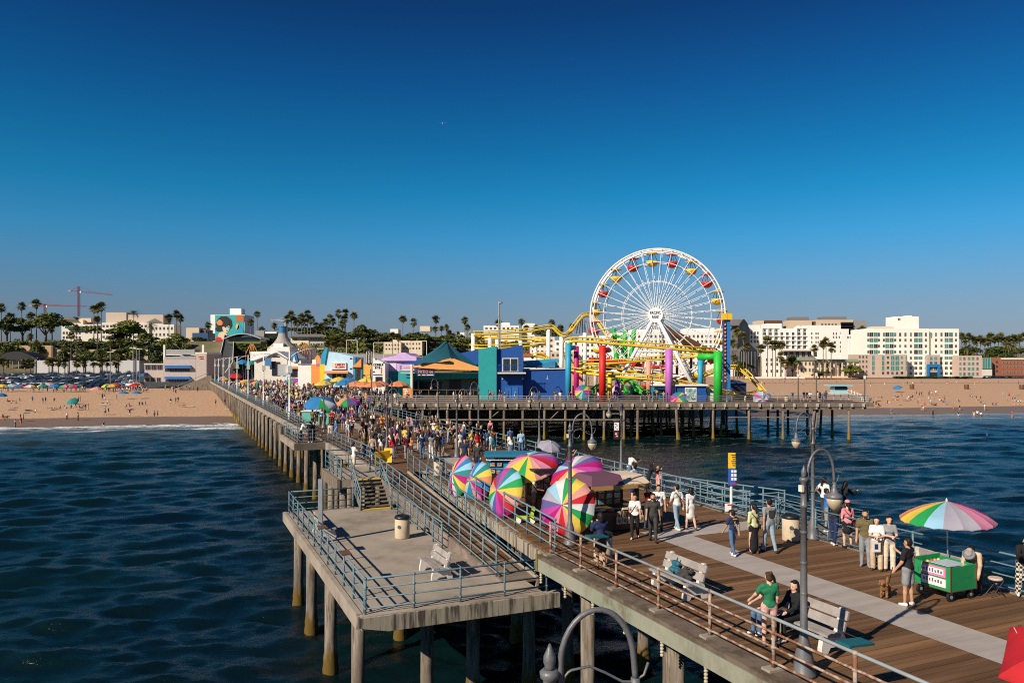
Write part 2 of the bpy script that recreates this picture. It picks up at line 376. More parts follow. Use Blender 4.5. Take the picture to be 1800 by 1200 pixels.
pile_wood = weathered('pile_timber', (.20, .155, .115), (.10, .075, .055), 1.6, (.42, .6), .9, .5, stretch=(2, 2, .25), zgrad=(SEA+1.0, SEA+1.6, (.22, .14, .02)))
conc = weathered('stained_concrete', (.30, .25, .2), (.19, .155, .12), .9, (.42, .66), .88, .25, c3=(.35, .295, .235), scale3=.35)
conc_face = weathered('streaked_concrete', (.33, .285, .215), (.07, .055, .042), 2.6, (.47, .60), .9, .3, stretch=(2.0, 2.0, .16))
beam_m = weathered('green_painted_beam', (.22, .24, .175), (.13, .09, .055), 1.1, (.47, .62), .8, .3, stretch=(1, 1, .6), c3=(.28, .275, .21), scale3=.6)
timber = weathered('grey_timber', (.21, .17, .13), (.12, .09, .065), 1.0, (.4, .65), .9, .3, stretch=(.5, 5, 1))
rail_m = weathered('blue_grey_rail_paint', (.12, .19, .225), (.23, .17, .12), 4.5, (.6, .68), .5, .1)
rust_m = weathered('rusty_rail_paint', (.38, .30, .24), (.20, .085, .04), 4.5, (.43, .56), .75, .2)
grey_rail = M('grey_rail_paint', (.25, .27, .275), .5, var=.2, scale=3)
yellow_m = M('yellow_paint', (.62, .40, .05), .6, var=.2, scale=3)
grey_paint = weathered('grey_painted_boards', (.38, .335, .30), (.31, .27, .24), .9, (.4, .65), .8, .15, stretch=(.6, 3, 1))

pier = thing('wooden_pier', 'long wooden pier on round piles running out from the beach', 'pier', P(40, 16))
KIDS_off = pier.location
PW, n_pl = .2, 0
s = 8.0
while s < 68.0:
    sm = s+PW/2; t0, t1 = deck_left(sm)+.02, deck_right(sm)-.02
    dz = random.uniform(-.006, .004); g = .008
    q = [P(s+g, t0), P(s+PW-g, t0), P(s+PW-g, t1), P(s+g, t1)]
    mb = MB(); mb.hexa([(v.x, v.y, -.09+dz) for v in q[::-1]]+[(v.x, v.y, dz) for v in q[::-1]])
    mb.build('plank', plank_m, pier, world=True); s += PW; n_pl += 1
# beyond the boards one can tell apart the deck is one surface
far_deck = weathered('far_deck_boards', (.13, .072, .04), (.09, .048, .026), 1.0, (.35, .65), .8, .3, stretch=(.35, 5, 1), c3=(.17, .105, .06), scale3=.3)
mb = MB(); mb.hexa([tuple(P(a, b, z)) for z in (-.25, -.012) for a, b in ((68, deck_right(68)), (290, 24), (290, 11), (68, 11))])
tag(mb.build('far_decking', far_deck, pier, world=True), kind='stuff')
mb = MB(); mb.hexa([tuple(P(a, b, z)) for z in (-.5, -.03) for a, b in ((-14, 22), (7.96, 22), (7.96, -8), (-14, -8))])
mb.build('end_decking', far_deck, pier, world=True)
def slab(name, s0, s1, t0, t1, z0, z1, mat, parent=pier):
    mb = MB(); mb.hexa([tuple(P(a, b, z)) for z in (z0, z1) for a, b in ((s0, t1), (s1, t1), (s1, t0), (s0, t0))]); return mb.build(name, mat, parent, world=True)
# grey walkway painted along the deck and its branch to the right-hand ramp
def walk(name, pts):
    mb = MB(); mb._add([tuple(P(a, b, .006)) for a, b in pts], [tuple(range(len(pts)))[::-1]]); return tag(mb.build(name, grey_paint), kind='structure')
walk('painted_walkway', [(2, 15.85), (24.5, 15.85), (24.5, 20.9), (23.2, 20.9), (23.2, 17.3), (2, 17.3)])
walk('painted_walkway', [(42.3, 12.9), (43.6, 12.9), (43.6, 20), (42.3, 20)])
walk('painted_walkway', [(44, 15.8), (110, 15.8), (110, 17.3), (44, 17.3)])
# edge beams and fascia
slab('edge_beam', -2, 22.85, 10.86, 11.02, -.5, -.1, beam_m)
slab('kerb', -2, 22.85, 10.88, 11.5, -.095, .012, weathered('rusty_kerb', (.15, .115, .085), (.085, .06, .042), 2, (.42, .6), .9, .4))
slab('cap_plate', 22.86, 23.0, 10.84, 11.6, -.52, .02, M('olive_plate', (.16, .13, .03), .7))
for k in range(13):                                       # chains hanging under the near edge beam
    mb = MB(); c = P(2.2+k*1.72, 10.97, -.52)
    for j in range(5): mb.lathe([(.02, 0), (.05, .02), (.05, .06), (.02, .08)], 8, (c.x, c.y, c.z-.08*(j+1)))
    mb.build('chain', M('pale_chain', (.42, .37, .27), .7), pier, True, world=True)
mb = MB(); mb.hexa([tuple(P(a, b, z)) for z in (-.55, -.1) for a, b in ((23, 11.5), (43.5, 13.45), (43.5, 13.2), (23, 11.25))]); mb.build('edge_fascia', conc_face, pier, world=True)
slab('edge_fascia', 43.6, 290, 10.8, 11.0, -.5, .03, conc)
for a0, a1, b0, b1 in ((2, 20, 20.95, 21.0), (20, 44, 20.98, 21.8), (44, 104, 21.8, 23.8)):
    mb = MB(); mb.hexa([tuple(P(a, b, z)) for z in (-.5, .03) for a, b in ((a0, b0+.2), (a1, b1+.2), (a1, b1), (a0, b0))]); mb.build('edge_fascia', timber, pier, world=True)
def pile(v, top, parent, r=.23, mat=pile_m, tilt=(0, 0)):
    mb = MB(); h = top-(SEA-1.2)
    mb.lathe([(r*1.05, 0), (r*1.28, 1.0), (r*1.34, 1.35), (r*1.2, 1.6), (r*1.24, 1.75), (r*1.06, 2.05), (r, 2.6), (r*.98, h)], 12, (0, 0, 0))
    o = add('pile', PILES.setdefault((round(h, 1), r, mat.name), mb.mesh('pile', mat, True)), parent)
    o.location = Vector((v.x, v.y, SEA-1.2))-parent.location; o.rotation_euler = (tilt[0], tilt[1], random.random()*6)
    return o
PILES = {}
capm = conc
def bent(s0, ts, top=-.75, cap=True, mat=pile_m):
    for t in ts: pile(P(s0, t), top, pier, .23, mat)
    if cap:
        mb = MB(); a, b = min(ts)-.45, max(ts)+.4
        mb.hexa([tuple(P(x, y, z)) for z in (-.8, -.42) for x, y in ((s0-.22, b), (s0+.22, b), (s0+.22, a), (s0-.22, a))]); mb.build('cap_beam', conc, pier, world=True)
for s0 in (2.6, 7.3, 11.9, 16.5, 21.1): bent(s0, (11.75, 14.8, 17.9, 20.6))
for s0 in (26, 30.8, 35.6, 40.2): bent(s0, (13.6, 17, 20.6))
s0 = 45.0
while s0 < 165:
    bent(s0, (11.35, 14.6, 18, 21.2)); s0 += 5.0
while s0 < 290:
    bent(s0, (11.35, 16, 21.2), mat=pile_wood); s0 += 6
# alcove on the left with the bicycles
slab('alcove_deck', 62, 70.5, 8.6, 10.98, -.3, -.004, plank_m)
slab('alcove_fascia', 61.75, 61.98, 8.4, 11.0, -.5, .03, timber)
slab('alcove_fascia', 61.98, 70.5, 8.4, 8.6, -.5, .03, conc)

# ---- lower concrete landing, stairs and ramp on the left
LZ = -1.3
land = thing('fishing_platform', 'lower concrete platform on piles beside the pier', 'platform', P(31, 8, LZ))
slab('slab', 23.0, 40.6, 5.1, 11.2, LZ-.42, LZ, conc, land)
mb = MB(); a = [tuple(P(22.9, t, z)) for t, z in ((4.98, LZ-.02), (4.98, LZ-.3), (5.9, LZ-.5), (11.7, LZ-.5), (11.7, LZ-.02))]
b2 = [tuple(P(23.25, t, z)) for t, z in ((4.98, LZ-.02), (4.98, LZ-.3), (5.9, LZ-.5), (11.7, LZ-.5), (11.7, LZ-.02))]
mb._add(a+b2, [(0, 1, 2, 3, 4), (9, 8, 7, 6, 5)]+[(i, i+5, (i+1) % 5+5, (i+1) % 5) for i in range(5)]); mb.build('front_edge', conc_face, land, world=True)
slab('side_edge', 23.25, 40.7, 4.98, 5.15, LZ-.45, LZ+.03, conc, land)
slab('back_edge', 40.6, 40.8, 4.98, 11.2, LZ-.45, LZ-.01, conc, land)
for s0, t0 in ((35.3, 5.55), (30.6, 5.55), (25.6, 5.55), (25.8, 8.0), (25.8, 9.7), (25.8, 11.9), (39.6, 5.6), (33, 9), (39.6, 9.5)):
    pile(P(s0, t0), LZ-.4, land, .235)
stl = thing('landing', 'small raised concrete landing at the head of the yellow-edged steps', 'landing', P(44.5, 9.5))
slab('slab', 41.95, 46.9, 8.1, 10.99, -.42, -.002, conc, stl)
slab('edge_beam', 41.9, 46.9, 7.95, 8.1, -.6, .03, timber, stl)
for s0, t0 in ((42.6, 8.4), (46.2, 8.4), (46.2, 10.6)): pile(P(s0, t0), -.45, stl, .2)
steps = thing('staircase', 'wooden steps with yellow edges down to the concrete platform', 'stairs', P(40.9, 9.5, LZ))
for k in range(8):
    sa = 41.95-k*.27; z = -.1625*(k)
    slab('tread', sa-.3, sa-.0, 8.78, 10.3, z-.05, z-.004, yellow_m if k in (0,) else timber, steps)
slab('bottom_edge', 39.6, 39.85, 8.78, 10.3, LZ+.005, LZ+.05, yellow_m, steps)
for t0 in (8.7, 10.3):
    mb = MB(); mb.hexa([tuple(P(a, b, z)) for a, b, z in ((39.6, t0, LZ), (41.9, t0, -.35), (41.9, t0+.08, -.35), (39.6, t0+.08, LZ), (39.6, t0, LZ+.25), (41.9, t0, -.02), (41.9, t0+.08, -.02), (39.6, t0+.08, LZ+.25))]); mb.build('stringer', timber, steps, world=True)
ramp = thing('ramp', 'long sloping boarded ramp from the deck down to the concrete platform', 'ramp', P(34, 11.2, -.6))
def ramp_slab(name, t0, t1, dz0, dz1, mat, s0=24.6, s1=43.2):
    mb = MB(); mb.hexa([tuple(P(a, b, z)) for a, b, z in ((s0, t0, LZ+dz0), (s0, t1, LZ+dz0), (s1, t1, dz0), (s1, t0, dz0), (s0, t0, LZ+dz1), (s0, t1, LZ+dz1), (s1, t1, dz1), (s1, t0, dz1))]); return mb.build(name, mat, ramp, world=True)
nb = 93
for k in range(nb):                                      # ramp boards
    a0 = 24.6+18.6*k/nb; a1 = a0+18.6/nb-.012; z0 = LZ*(43.2-a0)/18.6; z1 = LZ*(43.2-a1)/18.6
    tl, tr = 10.42, 11.62+(a0-24.6)*.03
    mb = MB(); mb.hexa([tuple(P(a, b, z)) for a, b, z in ((a0, tl, z0-.06), (a0, tr, z0-.06), (a1, tr, z1-.06), (a1, tl, z1-.06), (a0, tl, z0), (a0, tr, z0), (a1, tr, z1), (a1, tl, z1))])
    mb.build('board', timber if a0 < 27 else plank_m, ramp, world=True)
ramp_slab('side_wall', 10.3, 10.41, -.45, .05, weathered('rusty_steel_plate', (.17, .13, .11), (.26, .2, .16), .8, (.45, .6), .8, .2))
mb = MB(); mb.hexa([tuple(P(a, b, z)) for a, b, z in ((24.6, 11.63, LZ-.3), (24.6, 11.72, LZ-.3), (43.2, 12.3, -.3), (43.2, 12.2, -.3), (24.6, 11.63, LZ+.1), (24.6, 11.72, LZ+.1), (43.2, 12.3, .1), (43.2, 12.2, .1))]); mb.build('side_kerb', conc, ramp, world=True)
for s0 in (29, 33.5, 38): pile(P(s0, 10.9), LZ*(43.2-s0)/18.6-.45, ramp, .2)

# ---- railings
def railing(label, pts, mat, every=1.85, heights=(1.07, .77, .47, .17), r=.028, post_h=1.1, name='railing', mats=None, pad=None):
    t = thing(name, label, 'railing', pts[0])
    for i, h in enumerate(heights):
        mb = MB(); mb.tube([Vector(p)+Vector((0, 0, h)) for p in pts], r*1.15 if i == 0 else r*.85, 6); mb.build('rail', (mats or [mat]*9)[i], t, True, world=True)
    for a, b in zip(pts[:-1], pts[1:]):
        a, b = Vector(a), Vector(b); n = max(1, round((b-a).length/every))
        for k in range(n+(1 if b == Vector(pts[-1]) else 0)):
            p = a+(b-a)*k/n; mb = MB(); mb.tube([p, p+Vector((0, 0, post_h))], r*1.25, 6); mb.lathe([(r*1.2, 0), (r*1.7, .02), (r*1.7, .06), (r*1.2, .08)], 6, p+Vector((0, 0, post_h-.07)))
            for h in heights[1:]: mb.lathe([(r*1.25, 0), (r*1.8, .02), (r*1.8, .05), (r*1.25, .07)], 6, p+Vector((0, 0, h-.035)))
            mb.build('post', mat, t, True, world=True)
            if pad: 
                mb = MB(); mb.box(p+Vector((0, 0, .035)), (.42, .26, .05), PA); mb.build('post_foot', conc, t, world=True)
    return t
railing('rusty white railing along the near left edge of the deck', [P(s, 11.25) for s in (2, 12.4, 22.7)], rust_m, 1.9, mats=[grey_rail, rust_m, rust_m, rust_m], pad=True, r=.033)
railing('blue-grey railing between the boarded ramp and the umbrella stalls', [P(23.1, 11.62), P(33, 12.56), P(43.3, 13.5)], rail_m, 1.5)
railing('blue-grey railing on the left side of the boarded ramp', [P(25.2, 10.36, LZ+.05), P(34.2, 10.36, LZ*9/18.6+.05), P(43.2, 10.36, .02), P(44.6, 10.36, .0)], rail_m, 1.35)
railing('blue-grey railing on the right side of the boarded ramp', [P(24.8, 11.68, LZ+.1), P(34, 12.0, LZ*9.2/18.6+.1), P(43.2, 12.25, .1)], rail_m, 1.35)
railing('blue-grey railing across the front of the concrete platform', [P(23.2, 5.25, LZ), P(23.2, 11.35, LZ)], rail_m, 1.6)
railing('blue-grey railing down the seaward side of the concrete platform', [P(23.35, 5.25, LZ), P(40.4, 5.25, LZ)], rail_m, 1.6)
railing('blue-grey railing across the back of the concrete platform', [P(40.45, 5.4, LZ), P(40.45, 8.5, LZ)], rail_m, 1.5)
railing('low blue-grey railing under the ramp beside the beige platform bin', [P(30.2, 10.0, LZ), P(39.3, 10.25, LZ)], rail_m, 1.3)
railing('left handrail of the yellow-edged steps', [P(39.6, 8.72, LZ), P(41.9, 8.72, 0)], rail_m, 1.2, heights=(1.0, .9, .6, .3))
railing('right handrail of the yellow-edged steps', [P(39.6, 10.34, LZ), P(41.9, 10.3, 0)], rail_m, 1.2, heights=(1.0, .9, .6, .3))
railing('blue-grey railing round the raised landing behind the steps', [P(42.0, 8.2), P(46.8, 8.2), P(46.8, 10.9)], rail_m, 1.2)
railing('blue-grey railing from the landing back to the bicycle alcove', [P(46.9, 11.1), P(61.8, 11.1)], rail_m, 1.6)
railing('blue-grey railing round the bicycle alcove', [P(61.95, 11.0), P(61.95, 8.7), P(70.4, 8.7), P(70.5, 11)], rail_m, 1.4)
railing('blue-grey railing beside the far crowd on the left edge of the pier', [P(70.6, 11.15), P(100, 11.15), P(130, 11.15), P(180, 11.2)], rail_m, 1.8)
railing('distant railing where the pier meets the beach', [P(180.3, 11.2), P(235, 11.2), P(288, 11.2)], rail_m, 3)
railing('blue-grey railing behind the green vendor cart', [P(3, 20.9), P(13, 20.9), P(22.9, 20.9)], rail_m, 1.9)
railing('blue-grey railing on the right beyond the people walking away', [P(24.8, 21.1), P(34, 21.3), P(44, 21.65)], rail_m, 1.5)
railing('blue-grey railing on the right behind the watching crowd', [P(44.3, 21.7), P(70, 22.5), P(103.4, 23.6)], rail_m, 1.9)
# ---- lower platform and ramp on the right
rp = thing('fishing_platform', 'lower platform beyond the right-hand railing', 'platform', P(28, 25, LZ))
slab('slab', 24.8, 30.5, 23.2, 28.0, LZ-.4, LZ, timber, rp)
for s0 in (25.4, 30):
    for t0 in (23.8, 27.5): pile(P(s0, t0), LZ-.4, rp, .22)
railing('thin blue-grey railing round the lower platform on the right', [P(24.9, 23.3, LZ), P(24.9, 27.9, LZ), P(30.4, 27.9, LZ), P(30.4, 23.4, LZ)], rail_m, 1.9)
r2 = thing('ramp', 'narrow ramp between railings on the right of the pier', 'ramp', P(38, 22, -.6))
mb = MB(); mb.hexa([tuple(P(a, b, z)) for a, b, z in ((24.4, 21.2, -.2), (24.4, 22.9, -.2), (46, 23.5, LZ-.15), (46, 21.95, LZ-.15), (24.4, 21.2, -.01), (24.4, 22.9, -.01), (46, 23.5, LZ), (46, 21.95, LZ))]); mb.build('ramp_deck', conc, r2, world=True)
railing('outer blue-grey railing of the right-hand ramp', [P(24.6, 22.9, 0), P(35, 23.2, -.65), P(46, 23.6, LZ)], rail_m, 1.3)
railing('inner blue-grey railing of the right-hand ramp', [P(25, 21.45, 0), P(35, 21.7, -.65), P(46, 22.1, LZ)], rail_m, 1.3)
railing('slanting handrail of the steps beside the right-hand bin', [P(23.0, 21.2, 0), P(23.0, 23.6, LZ)], rail_m, 1.3)
# ---------------------------------------------------------------- amusement park pier
FY = 122.0                                    # its front edge
park = thing('amusement_pier', 'broad timber pier deck of the amusement park on dark piles', 'pier', (15, FY, 0))
mb = MB(); outl = [(-27, FY), (56, FY), (57.5, 133), (47, 137), (50, 215), (-70, 225), (-46, 165)]
mb.prism(outl, -.35, -.02); mb.build('decking', far_deck, park, world=True)
mb = MB(); mb.bx(-27, 57, FY-.25, FY-.03, -.62, .03); mb.build('edge_beam', timber, park, world=True)
mb = MB(); mb.bx(-27, 56, FY-.1, FY+.3, -1.05, -.64); mb.build('edge_beam', pile_wood, park, world=True)
blk = MB(); blk.box((0, 0, 0), (.34, .2, .55)); blk_me = blk.mesh('bracket', M('pale_bracket', (.42, .38, .32), .8))
for k in range(46):
    add('bracket', blk_me, park, (-26.5+k*1.82-15, -.38, -.32))
    if k % 2: add('bracket', blk_me, park, (-26.5+k*1.82-15, -.16, -.83), scale=(.5, .6, .5))
xs_front = [fx(p, FY) for p in (700, 743, 786, 826, 862, 886, 919, 957, 994, 1027, 1062, 1097, 1121, 1254, 1317, 1377, 1493)]
for x in xs_front: pile(Vector((x, FY+.15, 0)), -1.0, park, .2, pile_wood)
for px, tl in ((1196, .1), (1194, -.12), (1432, -.11), (1428, .09)): pile(Vector((fx(px, FY), FY+.6, 0)), -.9, park, .22, pile_wood, (0, tl))
for j, dy in enumerate((6, 12, 19, 27, 36, 46)):
    for k in range(17-j//2):
        x = -22+k*4.7+random.uniform(-.6, .6)
        if dy > 12 and x > 44: continue
        pile(Vector((x, FY+dy+random.uniform(-.5, .5), 0)), -.6, park, .2, pile_wood, (0, random.choice((0, 0, 0, .09, -.09))))
    mb = MB(); mb.bx(-24, 55 if dy < 13 else 46, FY+dy-.2, FY+dy+.2, -.95, -.4); mb.build('cap_beam', pile_wood, park, world=True)
mb = MB(); mb.bx(-24, fx(1097, FY), FY-.15, FY+.05, -2.75, -2.5); mb.build('waler', timber, park, world=True)
for a, b in (((862, 735), (886, 715)), ((962, 742), (988, 716)), ((1068, 742), (1095, 742)), ((1068, 727), (1095, 727)), ((1280, 733), (1420, 733))):
    mb = MB(); mb.tube([D(a[0], a[1], FY+.3), D(b[0], b[1], FY+.3)], .11, 6); mb.build('brace', timber, park, world=True)
railing('grey railing along the front edge of the amusement pier', [Vector((-26.6, FY+.2, 0)), Vector((56.5, FY+.2, 0))], grey_rail, 3.65, r=.04)
railing('grey railing at the far right end of the amusement pier', [Vector((43, 136.3, 0)), Vector((57, 132.6, 0)), Vector((56.8, FY+.5, 0))], grey_rail, 3, r=.04)

def paint(name, c, rough=.55, var=.06, **k): return M(name, c, rough, var=var, scale=1.2, **k)
blue = paint('royal_blue_paint', (.012, .075, .30)); teal = paint('teal_paint', (.02, .30, .30)); sky_b = paint('turquoise_paint', (.02, .30, .48))
white = paint('white_paint', (.78, .75, .70)); offw = paint('off_white_paint', (.68, .62, .53)); lilac = paint('lilac_paint', (.62, .42, .72))
pale_blue = paint('pale_blue_paint', (.50, .70, .80)); orange = paint('orange_paint', (.78, .26, .06)); yellow = paint('bright_yellow_paint', (.80, .47, .02))
red = paint('red_paint', (.62, .02, .015)); green = paint('green_paint', (.02, .42, .04)); purple = paint('purple_paint', (.46, .13, .46)); magenta = paint('magenta_paint', (.5, .015, .17))
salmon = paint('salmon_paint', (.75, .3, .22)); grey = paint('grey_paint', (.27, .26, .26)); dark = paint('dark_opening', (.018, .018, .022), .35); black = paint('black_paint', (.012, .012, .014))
glass = M('dark_window_glass', (.02, .03, .035), .12, var=.3, scale=.3, spec=.6); navy = paint('navy_paint', (.02, .04, .13)); brown = paint('brown_paint', (.13, .06, .03))
track_y = paint('track_yellow', (.78, .50, .02)); sail_t = paint('teal_shade_cloth', (.008, .085, .12), .85); sail_o = paint('orange_shade_cloth', (.62, .27, .075), .85)
beige = paint('beige_stucco', (.60, .46, .33), .85); cream = paint('cream_stucco', (.70, .57, .40), .85); roof_g = paint('grey_roof', (.17, .16, .16), .9); brick_m = paint('red_brick_far', (.30, .10, .05), .9, .2)

def B(name, px0, px1, pyt, Y, depth, mat, parent, z0=0.0):             # wall block standing at depth Y whose front spans px0..px1
    mb = MB(); mb.bx(fx(px0, Y), fx(px1, Y), Y, Y+depth, z0, fz(pyt, Y)); return mb.build(name, mat, parent, world=True)
def rect(name, px0, px1, py0, py1, Y, mat, parent, th=.08):            # flat panel, py0 above py1
    mb = MB(); mb.bx(fx(px0, Y), fx(px1, Y), Y-th, Y, fz(py1, Y), fz(py0, Y)); return mb.build(name, mat, parent, world=True)
def poly(name, pts, Y0, Y1, mat, parent):                              # outline in picture plane at Y0, extruded back to Y1
    mb = MB(); mb.prismy([(fx(a, Y0), fz(b, Y0)) for a, b in pts], Y0, Y1); return mb.build(name, mat, parent, world=True)
def text(body, px, py, Y, hpx, mat, parent, name='lettering', th=.03, wpx=None, rz=0, spacing=1.0):
    cu = bpy.data.curves.new(name, 'FONT'); cu.body = body; cu.align_x = 'CENTER'; cu.align_y = 'CENTER'; cu.size = 1.38*hpx/F*Y; cu.extrude = th; cu.offset = .012*cu.size; cu.resolution_u = 2
    cu.space_line = .85
    tmp = bpy.data.objects.new(name, cu); COL.objects.link(tmp); dg = bpy.context.evaluated_depsgraph_get(); me = bpy.data.meshes.new_from_object(tmp.evaluated_get(dg)); bpy.data.objects.remove(tmp)
    me.materials.clear(); me.materials.append(mat); o = add(name, me, parent); p = D(px, py, Y); o.location = p-(parent.location if parent else Vector()); o.rotation_euler = (R(90), 0, rz)
    if wpx:
        xs = [v.co.x for v in me.vertices]; w0 = max(xs)-min(xs); o.scale.x = wpx/F*Y/w0
    return o
def marks(px0, px1, py, hpx, n, Y, mat, parent, seed=1):            # lettering too small to read: a row of letter-sized strokes
    r = random.Random(seed); step = (px1-px0)/n
    for k in range(n):
        x0 = px0+k*step; w_ = step*r.uniform(.55, .8); mb = MB(); zt, zb = fz(py-hpx/2, Y), fz(py+hpx/2, Y); a, c = fx(x0, Y), fx(x0+w_, Y); t_ = (c-a)*.34
        mb.bx(a, a+t_, Y-.06, Y, zb, zt)
        if r.random() < .7: mb.bx(a+t_, c, Y-.06, Y, zt-t_, zt)
        if r.random() < .7: mb.bx(a+t_, c, Y-.06, Y, zb, zb+t_)
        if r.random() < .6: mb.bx(c-t_, c, Y-.06, Y, zb+t_*1.01, zt-t_*1.01)
        mb.build('letter', mat, parent, world=True)
def building(name, label, px, Y, cat='building', z=0): return thing(name, label, cat, (fx(px, Y), Y, z))

# blue two-storey building with balcony
Y = 136
b = building('park_building', 'blue and teal two-storey building with a balcony and glass doors', 935, Y)
poly('wall', [(873, 703), (919, 703), (919, 606), (878, 613), (873, 614)], Y, Y+14, blue, b)
poly('teal_wall', [(841, 703), (872.8, 703), (872.8, 608), (841, 614)], Y-.8, Y+13, teal, b)
poly('blue_wing', [(919.2, 703), (1004, 703), (1004, 648), (919.2, 650)], Y+1.5, Y+16, blue, b)
poly('roof_edge', [(919.2, 649.8), (1006, 647.8), (1006, 646.6), (919.2, 648.4)], Y+1.2, Y+16, white, b)
poly('turquoise_roof', [(921, 646), (979, 646), (982, 630), (921, 634)], Y+5, Y+15, sky_b, b)
poly('roof_panel', [(933, 646), (976, 646), (976, 634)], Y+3.5, Y+4.8, paint('roof_blue', (.03, .16, .30)), b)
poly('wing_wall', [(700, 640), (841, 640), (841, 614), (812, 620), (770, 628)], Y+14, Y+20, blue, b)
dr = rect('balcony_door', 883, 911, 629, 653, Y, offw, b, .12)
for a, c in ((884.5, 896), (898, 909.5)):
    mb = MB(); mb.bx(fx(a, Y), fx(c, Y), Y-.16, Y-.125, fz(652, Y), fz(630.5, Y)); mb.build('pane', glass, b, world=True)
mb = MB(); mb.bx(fx(875, Y), fx(924, Y), Y-2.2, Y+.02, fz(656.5, Y), fz(654, Y)); mb.build('balcony_floor', offw, b, world=True)
for a in range(876, 924, 3):
    mb = MB(); mb.tube([Vector((fx(a, Y), Y-2.1, fz(654, Y))), Vector((fx(a, Y), Y-2.1, fz(641, Y)))], .035, 4); mb.build('baluster', blue, b, world=True)
mb = MB(); mb.bx(fx(875.5, Y), fx(924, Y), Y-2.15, Y-2.05, fz(641.2, Y), fz(640.2, Y)); mb.build('balcony_rail', blue, b, world=True)
for a, c in ((888, 899), (900, 911)): rect('door', a, c, 680, 703, Y, paint('door_blue', (.015, .12, .42)), b)
for px in (884, 919, 962):
    mb = MB(); mb.tube([D(px, 668, Y), D(px, 660, Y)+Vector((0, -.6, 0)), D(px, 664, Y)+Vector((0, -1, 0))], .05, 5); mb.lathe([(.05, .3), (.22, 0)], 8, D(px, 666, Y)+Vector((0, -1, 0))); mb.build('wall_lamp', grey, b, world=True)
poly('peach_gate', [(999, 652), (1025, 652), (1025, 700), (1019, 700), (1017, 662), (1006, 670), (1006, 700), (999, 700)], Y+1, Y+6, salmon, b)
# patio restaurant under shade sails
Y = 146
b = building('patio_restaurant', 'open patio restaurant under teal and orange shade sails', 785, Y)
B('back_wall', 712, 866, 655, Y+9, 5, paint('grey_interior', (.30, .28, .25)), b)
poly('teal_fascia', [(700, 657), (864, 652), (864, 664), (700, 668)], Y+4, Y+9, teal, b)
B('side_wall', 700, 722, 652, Y+2, 6, teal, b)
for px in (724, 863): mb = MB(); mb.tube([D(px, 699, Y), D(px, 640, Y)], .28, 8); mb.build('mast', offw, b, world=True)
for px in (704, 735, 856): mb = MB(); mb.tube([D(px, 699, Y+6), D(px, 642, Y+6)], .2, 8); mb.build('post', grey, b, world=True)
def sail(name, corners, sag, mat, n=10):
    c = [Vector(p) for p in corners]; mb = MB(); vs = []
    for i in range(n+1):
        for j in range(n+1):
            u, v = i/n, j/n
            p = (c[0]*(1-u)+c[1]*u)*(1-v)+(c[3]*(1-u)+c[2]*u)*v; p.z -= sag*(4*u*(1-u)+4*v*(1-v))*.5; vs.append(p)
    fs = [(i*(n+1)+j, (i+1)*(n+1)+j, (i+1)*(n+1)+j+1, i*(n+1)+j+1) for i in range(n) for j in range(n)]
    mb._add(vs, fs); mb._add([v+Vector((0, 0, -.04)) for v in vs], [f[::-1] for f in fs]); return mb.build(name, mat, b, True, world=True)
sail('shade_sail', [D(735, 637, Y), D(784, 600, Y+3), D(845, 646, Y+4), D(790, 634, Y-2)], .4, sail_t)
sail('shade_sail', [D(730, 634, Y+6), D(783, 599, Y+6), D(786, 600, Y+3), D(740, 640, Y)], .6, sail_t)
sail('shade_sail', [D(786, 601, Y+3), D(838, 636, Y+8), D(848, 648, Y+2), D(793, 630, Y)], .7, sail_t)
sail('shade_sail', [D(708, 646, Y+3), D(788, 630, Y), D(862, 652, Y-1), D(735, 645, Y-1)], .3, sail_o)
sail('shade_sail', [D(735, 646, Y-1), D(792, 629, Y-1), D(798, 630, Y-1), D(862, 651, Y-2)], .2, sail_o)
for a0, a1 in ((704, 863),):
    for q in (0, 1.3): mb = MB(); mb.tube([D(a0, 655, Y+1)+Vector((0, 0, q*.4)), D(a1, 656, Y)+Vector((0, 0, q*.4))], .09, 6); mb.build('truss', offw, b, world=True)
rect('sign_board', 733, 764, 647, 661, Y-.6, navy, b, .15)
text('PATIO 66', 748, 653.5, Y-.8, 5.2, paint('sign_orange', (.8, .28, .12)), b, wpx=26)
for a, c in ((735, 739), (742, 748), (750, 762)): rect('text_line', a, c, 658, 659.4, Y-.76, white, b, .05)
for k in range(9):
    mb = MB(); a = 724+k*15.5; mb.bx(fx(a, Y), fx(a+1.4, Y), Y-2.1, Y-2, 0, 1.35); mb.build('fence_post', brown, b, world=True)
mb = MB(); mb.bx(fx(724, Y), fx(864, Y), Y-2.12, Y-1.98, 1.28, 1.4); mb.build('fence_rail', brown, b, world=True)
for k in range(7):
    mb = MB(); a = 726+k*19.5; mb.bx(fx(a, Y), fx(a+18, Y), Y-2.9, Y-2.3, 0, .35); mb.build('planter', brown, b, world=True)
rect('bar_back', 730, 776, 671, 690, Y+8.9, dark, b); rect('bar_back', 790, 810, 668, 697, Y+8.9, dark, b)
mb = MB(); mb.bx(fx(708, 141), fx(724, 141), 141, 141.4, 0, fz(682, 141)); mb.build('orange_board', orange, b, world=True)
for k, (a, c) in enumerate(((709, 716), (711, 718), (711.5, 717), (711, 715.5))): rect('text_line', a, c, 683.3+k*2.7, 685.2+k*2.7, 140.98, white, b, .05)

